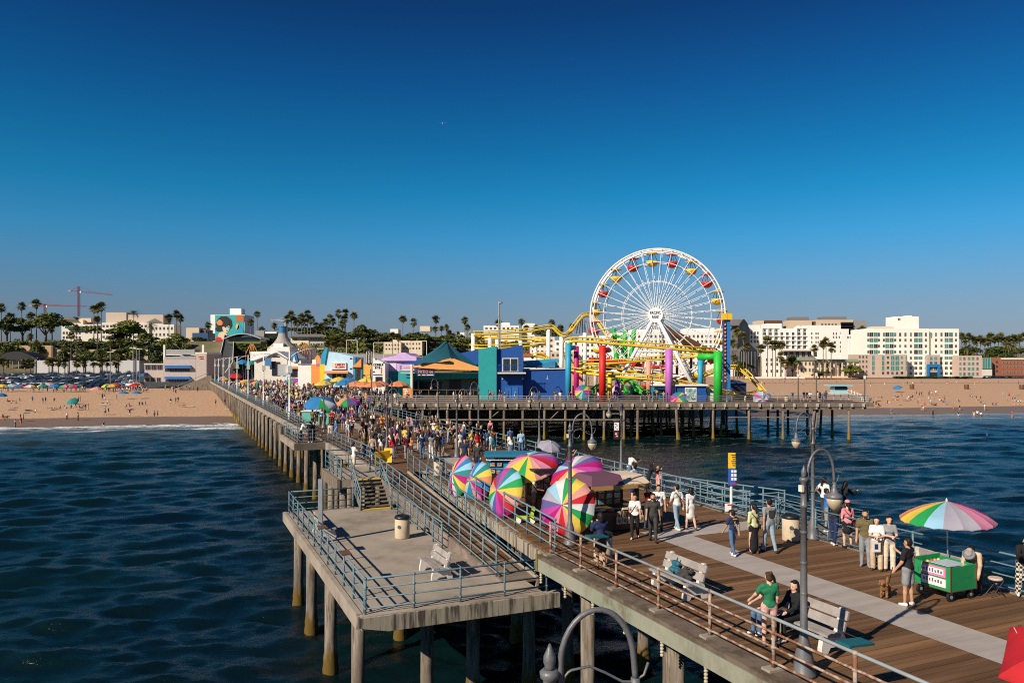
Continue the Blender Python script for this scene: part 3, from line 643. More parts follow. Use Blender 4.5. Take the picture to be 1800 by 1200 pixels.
# shop fronts further along the pier
def shop(name, label, px, Y): return building(name, label, px, Y, 'shop')
Y = 165
b = shop('lilac_hall', 'lilac hall with a softly peaked roof and teal base', 705, Y)
poly('wall', [(676, 664), (728, 664), (728, 632), (676, 632)], Y, Y+14, lilac, b); B('base_wall', 677.5, 722, 653, Y-.4, 3, teal, b)
poly('roof', [(667, 634), (674, 629), (695, 625), (702, 619.5), (712, 619.5), (722, 625), (732, 627), (732, 634)], Y-.6, Y+18, lilac, b)
rect('pale_panel', 681, 697, 638, 652, Y, paint('pale_lilac', (.75, .62, .82)), b)
b = shop('churro_shop', 'white shop with dark lettering and black flecks beside the coffee sign', 666, 160)
poly('wall', [(655, 697), (677, 697), (677, 638), (655, 628)], 160, 172, white, b)
marks(656.5, 674, 640.8, 4, 6, 159.98, black, b, 3); marks(659, 668.5, 646, 3.6, 3, 159.98, black, b, 4); rect('painted_cone', 669.2, 671.2, 645, 655.5, 160, paint('cone_brown', (.45, .2, .1)), b); rect('menu_strip', 656, 672, 657.5, 659, 160, navy, b)
for px, py in ((661, 631), (675, 637), (657, 653)): rect('fleck', px-1.5, px+1.5, py-.8, py+1, 160, navy, b)
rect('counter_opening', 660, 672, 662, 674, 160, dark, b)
s_ = thing('coffee_sign', 'tall black and white COFFEE sign on a thin post', 'sign', (fx(648, 150), 150, 0))
mb = MB(); mb.prismy([(fx(a, 150), fz(c, 150)) for a, c in ((643, 617), (648.5, 612), (654, 617), (654, 638), (648.5, 642), (643, 638))], 150, 150.5); mb.build('board', black, s_, world=True)
mb = MB(); mb.tube([D(653.5, 638, 150.3), Vector((fx(653.5, 150), 150.3, 0))], .1, 6); mb.build('post', grey, s_, world=True)
[rect('white_strip', a, a+.9, 618, 637.5, 150, white, s_, .04) for a in (644.2, 652)]; text('C\nO\nF\nF\nE\nE', 648.5, 627.5, 149.95, 3.0, white, s_, wpx=4.2)
Y = 178
b = shop('pretzel_shop', 'pale blue slanted shop front with a red and white sign', 597, Y)
poly('wall', [(571, 680), (621, 680), (621, 627), (605, 623), (588, 619), (577, 618), (571, 618)], Y, Y+12, pale_blue, b)
poly('fin', [(563, 640), (571, 640), (576, 611), (572, 611), (565, 623)], Y-.3, Y+1, sky_b, b)
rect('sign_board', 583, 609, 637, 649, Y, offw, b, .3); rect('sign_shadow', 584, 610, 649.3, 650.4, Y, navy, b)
marks(589.5, 607, 640.5, 3.5, 8, Y-.31, red, b, 5); marks(589.5, 606, 644.8, 3.2, 8, Y-.31, red, b, 6)
rect('awning', 571, 613, 652, 656, Y-.3, orange, b, .9)
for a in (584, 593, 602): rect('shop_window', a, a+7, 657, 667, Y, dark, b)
for k, (px, py) in enumerate(((617, 630), (622, 646), (617, 648))): rect('fleck', px-2, px+2, py-1.2, py+1.2, Y, navy, b)
poly('orange_triangle', [(619, 645), (635, 645), (635, 630)], Y-2, Y-1.5, orange, b)
for a in (625, 637): mb = MB(); mb.tube([Vector((fx(a, Y), Y-1.2, 0)), D(a, 628, Y-1.2)], .28, 8); mb.build('post', paint('post_teal', (.015, .2, .3)), b, world=True)
rect('ochre_wall', 628, 655, 640, 680, Y+2, paint('ochre_paint', (.75, .40, .08)), b)
Y = 186
b = shop('orange_kiosk', 'orange and yellow gabled kiosk beside the pale blue shop', 558, Y)
poly('wall', [(547, 678), (568, 678), (568, 640), (561, 625), (557, 624), (547, 640)], Y, Y+8, orange, b)
rect('yellow_panel', 562, 571, 636, 678, Y-.2, yellow, b); rect('mural_patch', 549, 556, 632, 640, Y, white, b); rect('mural_patch', 556, 561, 638, 643, Y, purple, b)
b = shop('white_billboard_shop', 'plain white shop wall behind the tall lamp standards', 533, 188)
B('wall', 524, 548, 642, 188, 8, white, b); rect('dark_band', 524, 547, 639, 641.5, 188, roof_g, b)
Y = 205
b = shop('blue_spire_shop', 'white shop with a small blue spire and turquoise doors', 518, Y)
B('wall', 506, 529, 634, Y, 10, white, b); poly('spire', [(511, 635), (514, 622), (519, 617), (524, 635)], Y-.3, Y+1, paint('spire_blue', (.02, .17, .35)), b)
poly('spire_white', [(514, 636), (517, 625), (520, 636)], Y-.5, Y-.32, white, b); rect('awning', 511, 525, 644, 648, Y, orange, b, .8)
for a, c, m_ in ((497, 503, sky_b), (504, 511, pale_blue), (512, 522, dark)): rect('door', a, c, 646, 662, Y-.1, m_, b)
Y = 222
b = shop('seafood_hall', 'white gabled hall with a small sign over its entrance', 485, Y)
poly('wall', [(447, 672), (505, 672), (505, 630), (484, 619), (447, 632)], Y, Y+20, offw, b)
poly('roof', [(440, 634), (440, 618), (470, 617), (487, 616.6), (507, 629.5), (505, 631), (485, 619), (447, 633.5)], Y-.4, Y+20, white, b)
poly('roof_trim', [(446, 634.6), (485, 620.2), (506, 632), (506, 631), (485, 618.6), (446, 633)], Y-.7, Y-.42, grey, b)
marks(480, 493, 626.8, 2.4, 7, Y-.05, black, b, 7)
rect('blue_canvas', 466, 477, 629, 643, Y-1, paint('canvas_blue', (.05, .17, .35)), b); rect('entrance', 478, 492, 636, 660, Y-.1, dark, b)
Y = 262
b = building('carousel_pavilion', 'flared grey cone roof topped by a blue drum', 497, Y, 'pavilion')
mb = MB(); c = Vector((fx(497, Y), Y, 0)); q = Y/F
mb.lathe([(26*q, fz(612, Y)), (19*q, fz(606, Y)), (13*q, fz(600, Y)), (9.5*q, fz(594, Y)), (7.6*q, fz(588, Y)), (7*q, fz(584, Y))], 16, (c.x, c.y, 0)); mb.build('cone_roof', paint('grey_shingle', (.33, .30, .27), .8), b, world=True)
mb = MB(); mb.lathe([(7.2*q, fz(588, Y)), (7.3*q, fz(575, Y)), (7.9*q, fz(574.4, Y)), (7.6*q, fz(573, Y))], 16, (c.x, c.y, 0)); mb.build('drum', paint('drum_blue', (.03, .16, .30)), b, world=True)
mb = MB(); mb.bx(fx(475, Y-6), fx(509, Y-6), Y-6, Y+4, 2, fz(609.5, Y-6)); mb.build('wall', white, b, world=True)
mb = MB(); mb.bx(fx(479, Y-6), fx(496, Y-6), Y-5, Y+3, fz(609.5, Y-6), fz(603, Y-6)); mb.build('parapet', white, b, world=True)
mb = MB(); mb.bx(fx(460, Y), fx(535, Y), Y+6, Y+16, -3, fz(611.5, Y)); mb.build('wing', offw, b, world=True)
for n_, px, py in (('left', 443, 610), ('right', 536, 610)):
    for dz in (0,):
        t = building('timber_pergola', f'orange timber-framed pergola to the {n_} of the cone-roofed pavilion', px, 250, 'pergola')
        for a in (-11, -5, 0, 5, 11): mb = MB(); mb.tube([D(px+a, 622, 250), D(px+a*.2, py-5.5, 250)], .15, 5); mb.build('rafter', paint('pergola_orange', (.55, .24, .05)), t, world=True)
        for a in (-11, 0, 11): mb = MB(); mb.tube([Vector((fx(px+a, 250), 250, -3.5)), D(px+a, 615, 250)], .14, 5); mb.build('post', brown, t, world=True)
# small blue booth with picture panel
Y = 128
b = building('blue_booth', 'small blue booth with a white roof edge and a picture panel', 1212, Y, 'kiosk')
B('wall', 1186, 1241, 678, Y, 5, blue, b); mb = MB(); mb.bx(fx(1184, Y), fx(1243, Y), Y-.4, Y+5.3, fz(678, Y), fz(675.4, Y)); mb.build('roof', white, b, world=True)
rect('corner_trim', 1186, 1188, 678, 705, Y-.02, white, b); rect('picture_frame', 1204, 1224, 681, 705, Y, white, b, .12)
def swirl(name, cols, scale=1.5):
    m, nt, bb = _base(name); g = nt.nodes.new('ShaderNodeNewGeometry'); no = nt.nodes.new('ShaderNodeTexNoise'); no.inputs['Scale'].default_value = scale; no.inputs['Detail'].default_value = 3
    nt.links.new(g.outputs['Position'], no.inputs['Vector']); r = nt.nodes.new('ShaderNodeValToRGB'); e = r.color_ramp; e.interpolation = 'CONSTANT'
    while len(e.elements) < len(cols): e.elements.new(.5)
    for i, c in enumerate(cols): e.elements[i].position = .3+.4*i/len(cols) if i else 0; e.elements[i].color = col4(c)
    nt.links.new(no.outputs[0], r.inputs[0]); nt.links.new(r.outputs[0], bb.inputs['Base Color']); bb.inputs['Roughness'].default_value = .6; return m
rect('picture', 1205.2, 1222.8, 682.5, 703.5, Y-.125, swirl('picture_print', [(.03, .25, .3), (.1, .4, .42), (.6, .35, .25), (.75, .65, .5), (.03, .2, .25)]), b, .03)
rect('poster', 1242, 1254, 683, 706, Y+1, swirl('poster_print', [(.25, .35, .2), (.5, .55, .45), (.7, .68, .6), (.3, .5, .2)]), b)

# ---- Ferris wheel
WY, WR = 150.0, 12.85
wc = Vector((fx(1154.5, WY), WY, fz(555, WY))); ax = Vector((-math.sin(R(16)), -math.cos(R(16)), 0)); u_ = Vector((math.cos(R(16)), -math.sin(R(16)), 0)); zu = Vector((0, 0, 1))
fw = thing('ferris_wheel', 'big white Ferris wheel with red and yellow gondolas', 'ferris wheel', (wc.x, wc.y, 0))
def wp(a, r, off): return wc+u_*(r*math.cos(a))+zu*(r*math.sin(a))+ax*off
steel = paint('white_steel', (.78, .76, .73), .45)
for off in (-1.05, 1.05):
    for rr, th in ((WR, .17), (WR*.955, .1), (WR*.80, .07), (WR*.52, .06)):
        mb = MB(); mb.tube([wp(2*math.pi*k/96, rr, off*(1 if rr > 9 else .9)) for k in range(96)], th, 6, closed=True); mb.build('rim', steel, fw, True, world=True)
for k in range(40):
    a = 2*math.pi*(k+.5)/40
    for off in (-1.05, 1.05):
        mb = MB(); mb.tube([wp(a+(.05 if k % 2 else -.05), 1.1, off*2.2), wp(a, WR, off)], .055, 5); mb.build('spoke', steel, fw, world=True)
    mb = MB(); mb.tube([wp(a, WR, -1.05), wp(a, WR, 1.05)], .07, 5); mb.build('cross_bar', steel, fw, world=True)
mb = MB(); rm = rot_to(ax)
def disc(mb, c, n_, r, th, seg=28):
    rm = rot_to(n_); vs = [c+rm @ Vector((r*math.cos(2*math.pi*j/seg), r*math.sin(2*math.pi*j/seg), h)) for h in (0, th) for j in range(seg)]
    mb._add(vs, [tuple(range(seg-1, -1, -1)), tuple(range(seg, 2*seg))]+[(j, (j+1) % seg, (j+1) % seg+seg, j+seg) for j in range(seg)]); return mb
disc(mb, wc+ax*2.6, ax, 1.42, .25); hub = mb.build('hub_sign', white, fw, world=True)
mb = MB(); mb.tube([wc-ax*2.8, wc+ax*2.6], .55, 12); mb.build('axle', steel, fw, world=True)
for i, (ln, dz) in enumerate((('PACIFIC', .42), ('PARK', -.42))):
    o = text(ln, 1146, 553, WY, 5.2, navy, fw, wpx=18 if i == 0 else 12); o.location = wc+ax*2.9+zu*dz-fw.location; o.rotation_euler = (R(90), 0, -R(16))
for off in (-3.2, 3.2):
    for dx in (-8.2, 8.2):
        p = wc+ax*(off*.75); q = Vector((wc.x, wc.y, 0))+ax*off*1.6+u_*dx; mb = MB(); mb.tube([p, q], .36, 8); mb.build('support_leg', steel, fw, True, world=True)
    for h in (.45, .75):
        a_, b_ = [wc+ax*off*.75+(Vector((wc.x, wc.y, 0))+ax*off*1.6+u_*dx-wc-ax*off*.75)*h for dx in (-8.2, 8.2)]; mb = MB(); mb.tube([a_, b_], .14, 6); mb.build('brace', steel, fw, world=True)
gy, gr = paint('gondola_yellow', (.80, .45, .02), .35), paint('gondola_red', (.62, .025, .01), .35)
for k in range(20):
    a = 2*math.pi*k/20+R(94); c = wp(a, WR-.55, 0); m_ = gy if k % 2 == 0 else gr
    g = MB(); g.lathe([(.35, -2.75), (.85, -2.5), (1.12, -2.0), (1.18, -1.6), (1.12, -1.62), (.95, -2.0), (.6, -2.3)], 12, c); go = g.build('gondola', m_, fw, True, world=True)
    s2 = MB()
    for q in range(4): s2.tube([c+Vector((.95*math.cos(q*1.571), .95*math.sin(q*1.571), -1.6)), c+Vector((.3*math.cos(q*1.571), .3*math.sin(q*1.571), 0))], .05, 4)
    s3 = MB(); s3.lathe([(1.25, -.28), (1.2, -.2), (.5, .02), (.1, .1)], 12, c)
    for nm, mm, mt in (('hanger', s2, black), ('canopy', s3, m_ if k % 3 else gy)):
        o = add(nm, mm.mesh(nm, mt, True, c), go); o.location = c-fw.location

# ---- roller coaster
rc = thing('roller_coaster', 'yellow steel roller coaster winding on coloured columns', 'roller coaster', (fx(1100, 138), 138, 0))
def smooth(pts, n=8):
    pts = [Vector(p) for p in pts]; out_ = []
    for i in range(len(pts)-1):
        p0, p1, p2, p3 = pts[max(i-1, 0)], pts[i], pts[i+1], pts[min(i+2, len(pts)-1)]
        for k in range(n):
            t = k/n; out_.append(.5*((2*p1)+(p2-p0)*t+(2*p0-5*p1+4*p2-p3)*t*t+(3*p1-p0-3*p2+p3)*t**3))
    return out_+[pts[-1]]
def track(pts, n=8, up=.62, gauge=.55):
    c = smooth(pts, n); mb = MB(); mb.tube(c, .25, 8); mb.build('spine', track_y, rc, True, world=True)
    L, Rr, ties = [], [], []
    for i, p in enumerate(c):
        t = (c[min(i+1, len(c)-1)]-c[max(i-1, 0)]); side = Vector((t.y, -t.x, 0)); side.normalize()
        L.append(p+side*gauge+zu*up); Rr.append(p-side*gauge+zu*up)
    for q in (L, Rr): mb = MB(); mb.tube(q, .11, 6); mb.build('rail', track_y, rc, True, world=True)
    d = 0
    for i in range(1, len(c)):
        d += (c[i]-c[i-1]).length
        if d > 1.5:
            d = 0; mb = MB(); mb.tube([L[i], c[i], Rr[i]], .06, 4); mb.build('tie', track_y, rc, world=True)
    return c
Y = 131
track([D(1008, 648, 150), D(1000, 640, 142), D(996, 622, 134), D(1000, 602, 131), D(1030, 600, 130), D(1090, 605, 129), D(1160, 611, 128.5), D(1225, 617, 129), D(1252, 619, 133), D(1250, 622, 141), D(1225, 626, 145), D(1150, 632, 146), D(1080, 638, 146), D(1020, 640, 147), D(1004, 648, 143), D(1003, 650, 136), D(1040, 657, 131), D(1100, 663, 129), D(1160, 668, 128.5), D(1220, 680, 129), D(1262, 690, 131), D(1310, 696, 134), D(1335, 692, 140)])
bk = 158
track([D(1010, 655, 150), D(1060, 645, 150), D(1110, 652, 150), D(1160, 658, 150), D(1215, 667, 150), D(1240, 660, 154), D(1275, 648, 156), D(1300, 650, 152), D(1325, 672, 148), D(1345, 694, 146)])
track([D(832, 588, bk), D(880, 586, bk), D(930, 582, bk), D(960, 577, bk), D(972, 577, bk), D(984, 588, bk), D(993, 591, bk), D(1004, 582, bk), D(1014, 570, bk+1), D(1024, 558, bk+2), D(1034, 555, bk+3), D(1046, 563, bk+3), D(1060, 580, bk+2), D(1075, 603, bk), D(1082, 612, bk)])
track([D(832, 588, bk), D(829, 592, bk+5), D(838, 592, bk+10), D(880, 594, bk+10), D(930, 596, bk+10), D(958, 600, bk+8), D(962, 604, bk+3), D(945, 606, bk), D(890, 611, bk), D(838, 612, bk), D(832, 609, bk+4), D(850, 603, bk+8), D(900, 607, bk+9)])
track([D(934, 629, 148), D(942, 626, 148), D(955, 628, 148), D(965, 634, 148)])
def column(px, y0, Y, r, mat, z0=0, name='column', arm=None):
    mb = MB(); mb.tube([Vector((fx(px, Y), Y, z0)), D(px, y0, Y)], r, 12)
    if arm: mb.tube([D(px, arm[1], Y), D(arm[0], arm[1], Y+2)], r*.8, 10)
    return mb.build(name, mat, rc, True, world=True)
column(1059, 607, 127.6, .56, red, arm=(1070, 615)); column(1176, 613, 127.4, .62, purple); column(1262, 617, 127, .72, green, arm=(1228, 627)); column(999, 603, 129, .5, sky_b, arm=(1010, 611))
column(1013, 608, 134, .45, magenta); column(1231, 630, 140, .5, sky_b); column(1140, 634, 142, .45, salmon); column(1072, 655, 134, .4, yellow)
for px, y0 in ((832, 586), (861, 594), (874, 596), (915, 598), (941, 603), (964, 578), (987, 592), (1028, 585), (1047, 600), (1061, 604)): column(px, y0, bk+.3, .42, white)
for k in range(7):
    a = Vector(D(1014+k*3.2, 560+abs(k-3.5)*2.6, bk+2)); mb = MB(); mb.tube([a, Vector((a.x+(k-3)*.25, a.y, fz(585, bk)))], .13, 5); mb.build('hill_strut', grey, rc, world=True)
for k, px in enumerate((1085, 1099, 1107)): mb = MB(); mb.tube([D(px, 645, 165), D(px-(6, 0, 8)[k]*(-1 if k == 2 else 1), 578, 165)], .5, 8); mb.build('green_tower_leg', green, rc, world=True)
for k in range(5): mb = MB(); mb.tube([D(1080, 590+k*10, 165), D(1103, 595+k*10, 165)], .35, 6); mb.build('green_tower_brace', green, rc, world=True)
tr = thing('coaster_train', 'red roller coaster train running along the lower yellow track', 'train', D(1130, 655, 150))
tp = smooth([D(1044, 641, 149.6), D(1075, 643, 149.6), D(1110, 647, 149.6), D(1160, 653, 149.6), D(1215, 662, 149.6)], 8)
for k in range(8):
    p = tp[int(k*3.7)]; q = tp[min(int(k*3.7)+3, len(tp)-1)]; dvec = (q-p).normalized(); rm_ = Matrix.Rotation(-math.asin(dvec.z), 3, 'Y')
    mb = MB(); mb.box(p+Vector((0, 0, .75)), (2.1, 1.3, .7), rot=rm_); mb.box(p+Vector((-.1, 0, 1.2)), (.3, 1.2, .5), rot=rm_); mb.box(p+Vector((-.8, 0, 1.2)), (.25, 1.2, .5), rot=rm_)
    mb.build('car', red, tr, world=True)
    for dx in (.3, -.5): mb = MB(); mb.lathe([(.1, 0), (.16, .2), (.1, .5), (.13, .6), (.13, .75), (.05, .82)], 6, p+Vector((dx, -.3, 1.0))); mb.build('rider', paint('rider_white', (.6, .5, .42)), tr, True, world=True)
# rusty back lift and drop tower
t = thing('log_ride', 'brown covered ride slope seen through the wheel spokes', 'ride', (fx(1200, 172), 172, 0))
mb = MB(); mb.tube([D(1165, 578, 172), D(1240, 618, 172)], 1.1, 4); mb.build('trough', brown, t, world=True)
for px, py in ((1165, 580), (1190, 592), (1215, 605), (1238, 618)): mb = MB(); mb.tube([D(px, py, 172), Vector((fx(px, 172), 172, 0))], .3, 6); mb.build('post', brown, t, world=True)
t = thing('drop_tower', 'slim blue drop tower with a yellow cap at the right of the wheel', 'tower', (fx(1278.5, 140), 140, 0))
mb = MB(); mb.bx(fx(1276.5, 140), fx(1284, 140), 140, 141, 0, fz(560, 140)); mb.build('shaft', paint('tower_blue', (.03, .16, .42)), t, world=True)
mb = MB(); mb.bx(fx(1272.5, 140), fx(1276.3, 140), 139.9, 141, .0, fz(560, 140)); mb.build('side_strip', navy, t, world=True)
for k in range(16): mb = MB(); mb.bx(fx(1273.2, 140), fx(1275.6, 140), 139.75, 139.9, fz(572+k*6.6, 140), fz(569+k*6.6, 140)); mb.build('light_panel', orange, t, world=True)
for a, c in ((1271, 1278), (1278.6, 1286)): mb = MB(); mb.bx(fx(a, 140), fx(c, 140), 139.6, 141.4, fz(562, 140), fz(551, 140)); mb.build('cap', yellow, t, world=True)
mb = MB(); mb.tube([D(1280, 551, 140.5), D(1280, 543, 140.5)], .06, 5); mb.build('mast', grey, t, world=True)
t = thing('antenna_mast', 'tall thin grey mast standing behind the teal building', 'mast', (fx(877, 150), 150, 0))
mb = MB(); mb.tube([Vector((fx(877, 150), 150, 0)), D(877, 530, 150)], .16, 6); mb.build('pole', grey_rail, t, world=True)
mb = MB(); mb.tube([D(880, 612, 150), D(879.5, 528, 150)], .07, 6); mb.lathe([(.1, 0), (.35, .1), (.35, .4), (.1, .5)], 8, D(880, 534, 150)); mb.build('camera_arm', grey, t, world=True)
# small rides and huts between the columns
for i, (px0, px1, pt, Y, m_, lab) in enumerate(((1002, 1026, 678, 150, red, 'low red game booth behind the red column'), (1110, 1135, 676, 155, teal, 'teal canopy booth under the lower track'), (1285, 1312, 668, 150, navy, 'dark blue hut beside the drop tower'), (1240, 1262, 676, 152, sky_b, 'hut with a pale gable roof behind the green column'), (1150, 1174, 672, 139, sky_b, 'turquoise tent left of the purple column'), (1062, 1096, 682, 160, offw, 'pale ticket counter under the wheel'))):
    t = building('park_booth', lab, (px0+px1)/2, Y, 'booth'); B('wall', px0, px1, pt+6, Y, 4, m_, t)
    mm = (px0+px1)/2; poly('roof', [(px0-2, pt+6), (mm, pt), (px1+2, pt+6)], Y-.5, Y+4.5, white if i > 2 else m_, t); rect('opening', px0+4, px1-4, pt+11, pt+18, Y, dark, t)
sp_ = thing('spinning_ride', 'low green spinning ride with bent arms below the wheel', 'ride', (fx(1090, 140), 140, 0))
for k in range(9):
    a = k*.7; c = Vector((fx(1085, 140), 140, 1)); p = c+Vector((5.2*math.cos(a), 5.2*math.sin(a), .2)); mb = MB(); mb.tube([c+Vector((0, 0, 2.5)), (c+p)/2+Vector((0, 0, 2.2)), p], .16, 6); mb.box(p, (1, .8, .6), a); mb.build('arm', green, sp_, world=True)
mb = MB(); mb.lathe([(1.4, 0), (1.2, .6), (.5, 1.2), (.45, 3.4), (.8, 3.8), (.1, 4.1)], 12, (fx(1085, 140), 140, 0)); mb.build('hub', paint('ride_purple', (.2, .05, .3)), sp_, world=True)
# ---------------------------------------------------------------- town behind the beach
def ORD(n):
    w_ = ['first', 'second', 'third', 'fourth', 'fifth', 'sixth', 'seventh', 'eighth', 'ninth', 'tenth', 'eleventh', 'twelfth', 'thirteenth', 'fourteenth', 'fifteenth', 'sixteenth', 'seventeenth', 'eighteenth', 'nineteenth', 'twentieth']
    if n < 20: return w_[n]
    t_ = {2: 'twenty', 3: 'thirty', 4: 'forty', 5: 'fifty'}[(n+1)//10]; r_ = (n+1) % 10
    return t_+'-'+w_[r_-1] if r_ else {20: 'twentieth', 30: 'thirtieth', 40: 'fortieth', 50: 'fiftieth'}[n+1]
g_green = M('green_tinted_glass', (.05, .22, .19), .15, var=.35, scale=.15, spec=.6)
win_frame = paint('window_frame', (.5, .47, .43))
def unit_window(name, gm, fm):
    mb = MB(); mb.bx(-.5, .5, -.04, .02, -.5, .5, 0)
    for x in (-.5, .46): mb.bx(x, x+.04, -.12, -.041, -.5, .5, 1)
    for z in (-.5, .46): mb.bx(-.459, .459, -.12, -.041, z, z+.04, 1)
    mb.bx(-.015, .015, -.1, -.041, -.459, .459, 1); return mb.mesh(name, [gm, fm])
WIN = {'d': unit_window('window', glass, win_frame), 'g': unit_window('window', g_green, win_frame), 'k': unit_window('window', dark, grey)}
def win(parent, px, py, wp_, hp, Y, k='d'):
    q = Y/F; o = add('window', WIN[k], parent, D(px, py, Y)-parent.location, scale=(wp_*q, 1.6, hp*q)); return o
def block(name, px0, px1, pyt, pyb, Y, depth, mat, parent):
    mb = MB(); mb.bx(fx(px0, Y), fx(px1, Y), Y, Y+depth, fz(pyb, Y), fz(pyt, Y)); return mb.build(name, mat, parent, world=True)
def z6(x, y): return 1500+x/6, 530+y/6
# white slab hotel on the right
Y = 480
h = building('white_hotel', 'white eight-storey hotel with a blue entrance arch behind the beach', 1604, Y, z=-3)
wh = M('bright_white_stucco', (.80, .75, .66), .85, var=.04, scale=.1)
block('main_block', 1522.5, 1633, 577.5, 664, Y, 22, wh, h); block('main_block', 1639, 1685.5, 577.8, 664, Y+.2, 22, wh, h); block('recess_block', 1633, 1639, 578.3, 664, Y+2.5, 18, wh, h)
block('roof_tower', 1576, 1615, 556, 577.4, Y+3, 14, wh, h); block('roof_tower', 1595, 1603, 554.5, 555.9, Y+5, 6, wh, h); block('penthouse', 1537, 1575, 573.5, 577.3, Y+6, 10, beige, h)
for px, py in ((1579, 561), (1581.5, 561)): win(h, px, py, 1.6, 4, Y+3, 'k')
small = (157, 268, 320, 440, 492, 548, 605, 763, 820, 870, 928, 1080); wide = (213, 380, 683, 1005)
for r_, yz in enumerate((347, 405, 468, 530, 594, 648, 700, 756)):
    for x in small:
        if x < 560 and r_ > 3: continue
        if x == 820 and r_ > 0: continue
        px, py = z6(x, yz); win(h, px, py, 3.6, 6.6 if r_ == 0 else 4.6, Y if x < 800 else Y+.2, 'g' if (x*7+r_*3) % 5 == 0 else 'd')
    for x in wide:
        if x < 560 and r_ > 3: continue
        px, py = z6(x, yz)
        if r_ < 5:
            for dx in (-3.9, 3.9): win(h, px+dx, py, 7, 7.4 if r_ < 4 else 5, Y if x < 800 else Y+.2, 'g' if (r_+int(dx > 0)) % 3 else 'd')
        else:
            for dx in (-4.3, 4.3): win(h, px+dx, py, 5, 4.8, Y if x < 800 else Y+.2, 'd')
gold = paint('entrance_grey', (.42, .36, .32))
block('entrance_block', 1630, 1652.5, 623.5, 664, Y-2.5, 3, gold, h)
for a, c, t_, b_ in ((1630, 1634, 640, 664), (1649, 1653, 640, 664), (1634.2, 1648.8, 640, 645)): block('blue_arch', a, c, t_, b_, Y-3.6, 1, paint('arch_blue', (.01, .17, .42)), h)
block('entrance_glass', 1634.2, 1648.8, 654, 664, Y-2.8, .25, glass, h)
for px in (1636.5, 1644.5):
    win(h, px, 629.5, 5, 5, Y-2.5, 'g'); win(h, px, 637.5, 5, 4, Y-2.5, 'd'); win(h, px, 648, 5.5, 5, Y-2.5, 'd')
pink = M('pinkish_stucco', (.50, .37, .30), .85, var=.05, scale=.1)
pw = building('hotel_wing', 'low pinkish wing with green glass left of the white hotel', 1548, Y-8, z=-3); Y2 = Y-8
block('wall', 1500, 1594.8, 623, 664, Y2, 7.5, pink, pw)
for a in (1511, 1517, 1523): [win(pw, a, y, 3, 4.4, Y2) for y in (627, 635, 644, 653)]
for a, w_ in ((1535, 5), (1552, 4.5), (1569, 7), (1577, 7), (1593, 3)): [win(pw, a, y, w_, 8, Y2, 'g') for y in (629, 638, 647)]
for a in (1560.5, 1585): [win(pw, a, y, 4.2, 4.6, Y2, 'g' if a > 1570 else 'd') for y in (628, 637, 646, 655)]
for a in (1560.5, 1568.5, 1576.5, 1585, 1535, 1552): win(pw, a, 655.5, 4.2, 4.6, Y2)
pw = building('hotel_wing', 'low pinkish wing with green glass right of the white hotel', 1706, Y-8, z=-3)
block('wall', 1686, 1726, 625, 664, Y2, 7.5, pink, pw)
for a in (1688, 1695, 1703, 1710, 1718): [win(pw, a, y, 5 if a in (1703, 1710) else 3.8, 5.4, Y2, 'g' if (a in (1703, 1710, 1688)) else 'd') for y in (630, 639, 648, 657)]
b = building('glass_annex', 'small blue-green glass annex beside the brick block', 1735, 500, z=-3); block('wall', 1726.5, 1744, 629, 648, 500, 12, g_green, b); block('base_wall', 1726.5, 1744, 648, 663, 500.5, 11, offw, b)
for k in range(4): block('mullion', 1727+k*4.6, 1727.5+k*4.6, 629, 648, 499.8, .18, win_frame, b)
b = building('brick_block', 'long red-brown brick block at the right edge', 1790, 505, z=-3)
block('wall', 1744, 1850, 628, 664, 505, 18, brick_m, b); block('cornice', 1760, 1850, 629, 632, 504.4, .55, offw, b)
for k in range(14):
    for y in (637, 645, 654): win(b, 1764+k*6.2, y, 3.2, 4, 505, 'd')
for y in (636, 644, 652): win(b, 1752, y, 4, 4, 505, 'k')
# hotel with arched gables and glass atrium
Y = 520
h = building('gabled_hotel', 'long white hotel with arched gables behind palms', 1400, Y, z=-2)
W2 = M('white_stucco_2', (.78, .74, .68), .85, var=.04, scale=.1)
def z7(x, y): return 1270+x/6.923, 530+y/6.923
block('main_block', 1336, 1420, 577, 664, Y, 24, W2, h); block('right_block', 1420, 1478, 571.5, 664, Y-1, 26, W2, h); block('step_block', 1478, 1492, 578, 664, Y-1.2, 24, W2, h); block('step_block', 1492, 1500, 588, 664, Y-1.4, 22, W2, h); block('step_block', 1500, 1510, 594, 664, Y-1.4, 22, W2, h)
block('left_block', 1316, 1336, 571, 664, Y+2, 20, W2, h); block('roof_block', 1347, 1374, 568.5, 577, Y+6, 12, W2, h)
for k, x in enumerate((512, 583, 655, 932, 1000)):
    px, _ = z7(x, 0); poly('gable', [(px-4.4, 577), (px+4.4, 577), (px+4.4, 575.2), (px, 571.8), (px-4.4, 575.2)], Y-.6, Y+3, W2, h)
    rect('gable_pier', px-4.8, px-4.0, 577, 612, Y-.05, W2, h, .7); win(h, px, 580.6, 3.6, 4.6, Y)
for x in (512, 583, 655, 720, 788, 858, 932, 1000):
    px, _ = z7(x, 0)
    for y in (388, 443, 497, 550): _, py = z7(0, y); win(h, px, py+.4, 4.4, 5, Y); 
    for y in (418, 472, 526): _, py = z7(0, y); rect('balcony', px-3.6, px+3.6, py-.6, py+.6, Y-.02, W2, h, 1.0)
for x, y in ((1085, 388), (1137, 388), (1162, 388), (1085, 438), (1137, 438), (1162, 438), (1085, 492), (1137, 492), (1162, 492), (1350, 388), (1384, 388), (1440, 382), (1470, 382), (1350, 432), (1384, 432), (1420, 432)):
    px, py = z7(x, y); win(h, px, py, 2, 4, Y-1)
for x in (1365, 1438, 1585):
    for y in (495, 548, 602): px, py = z7(x, y); win(h, px, py, 3.3, 4.6, Y-1 if px < 1478 else Y-1.2)
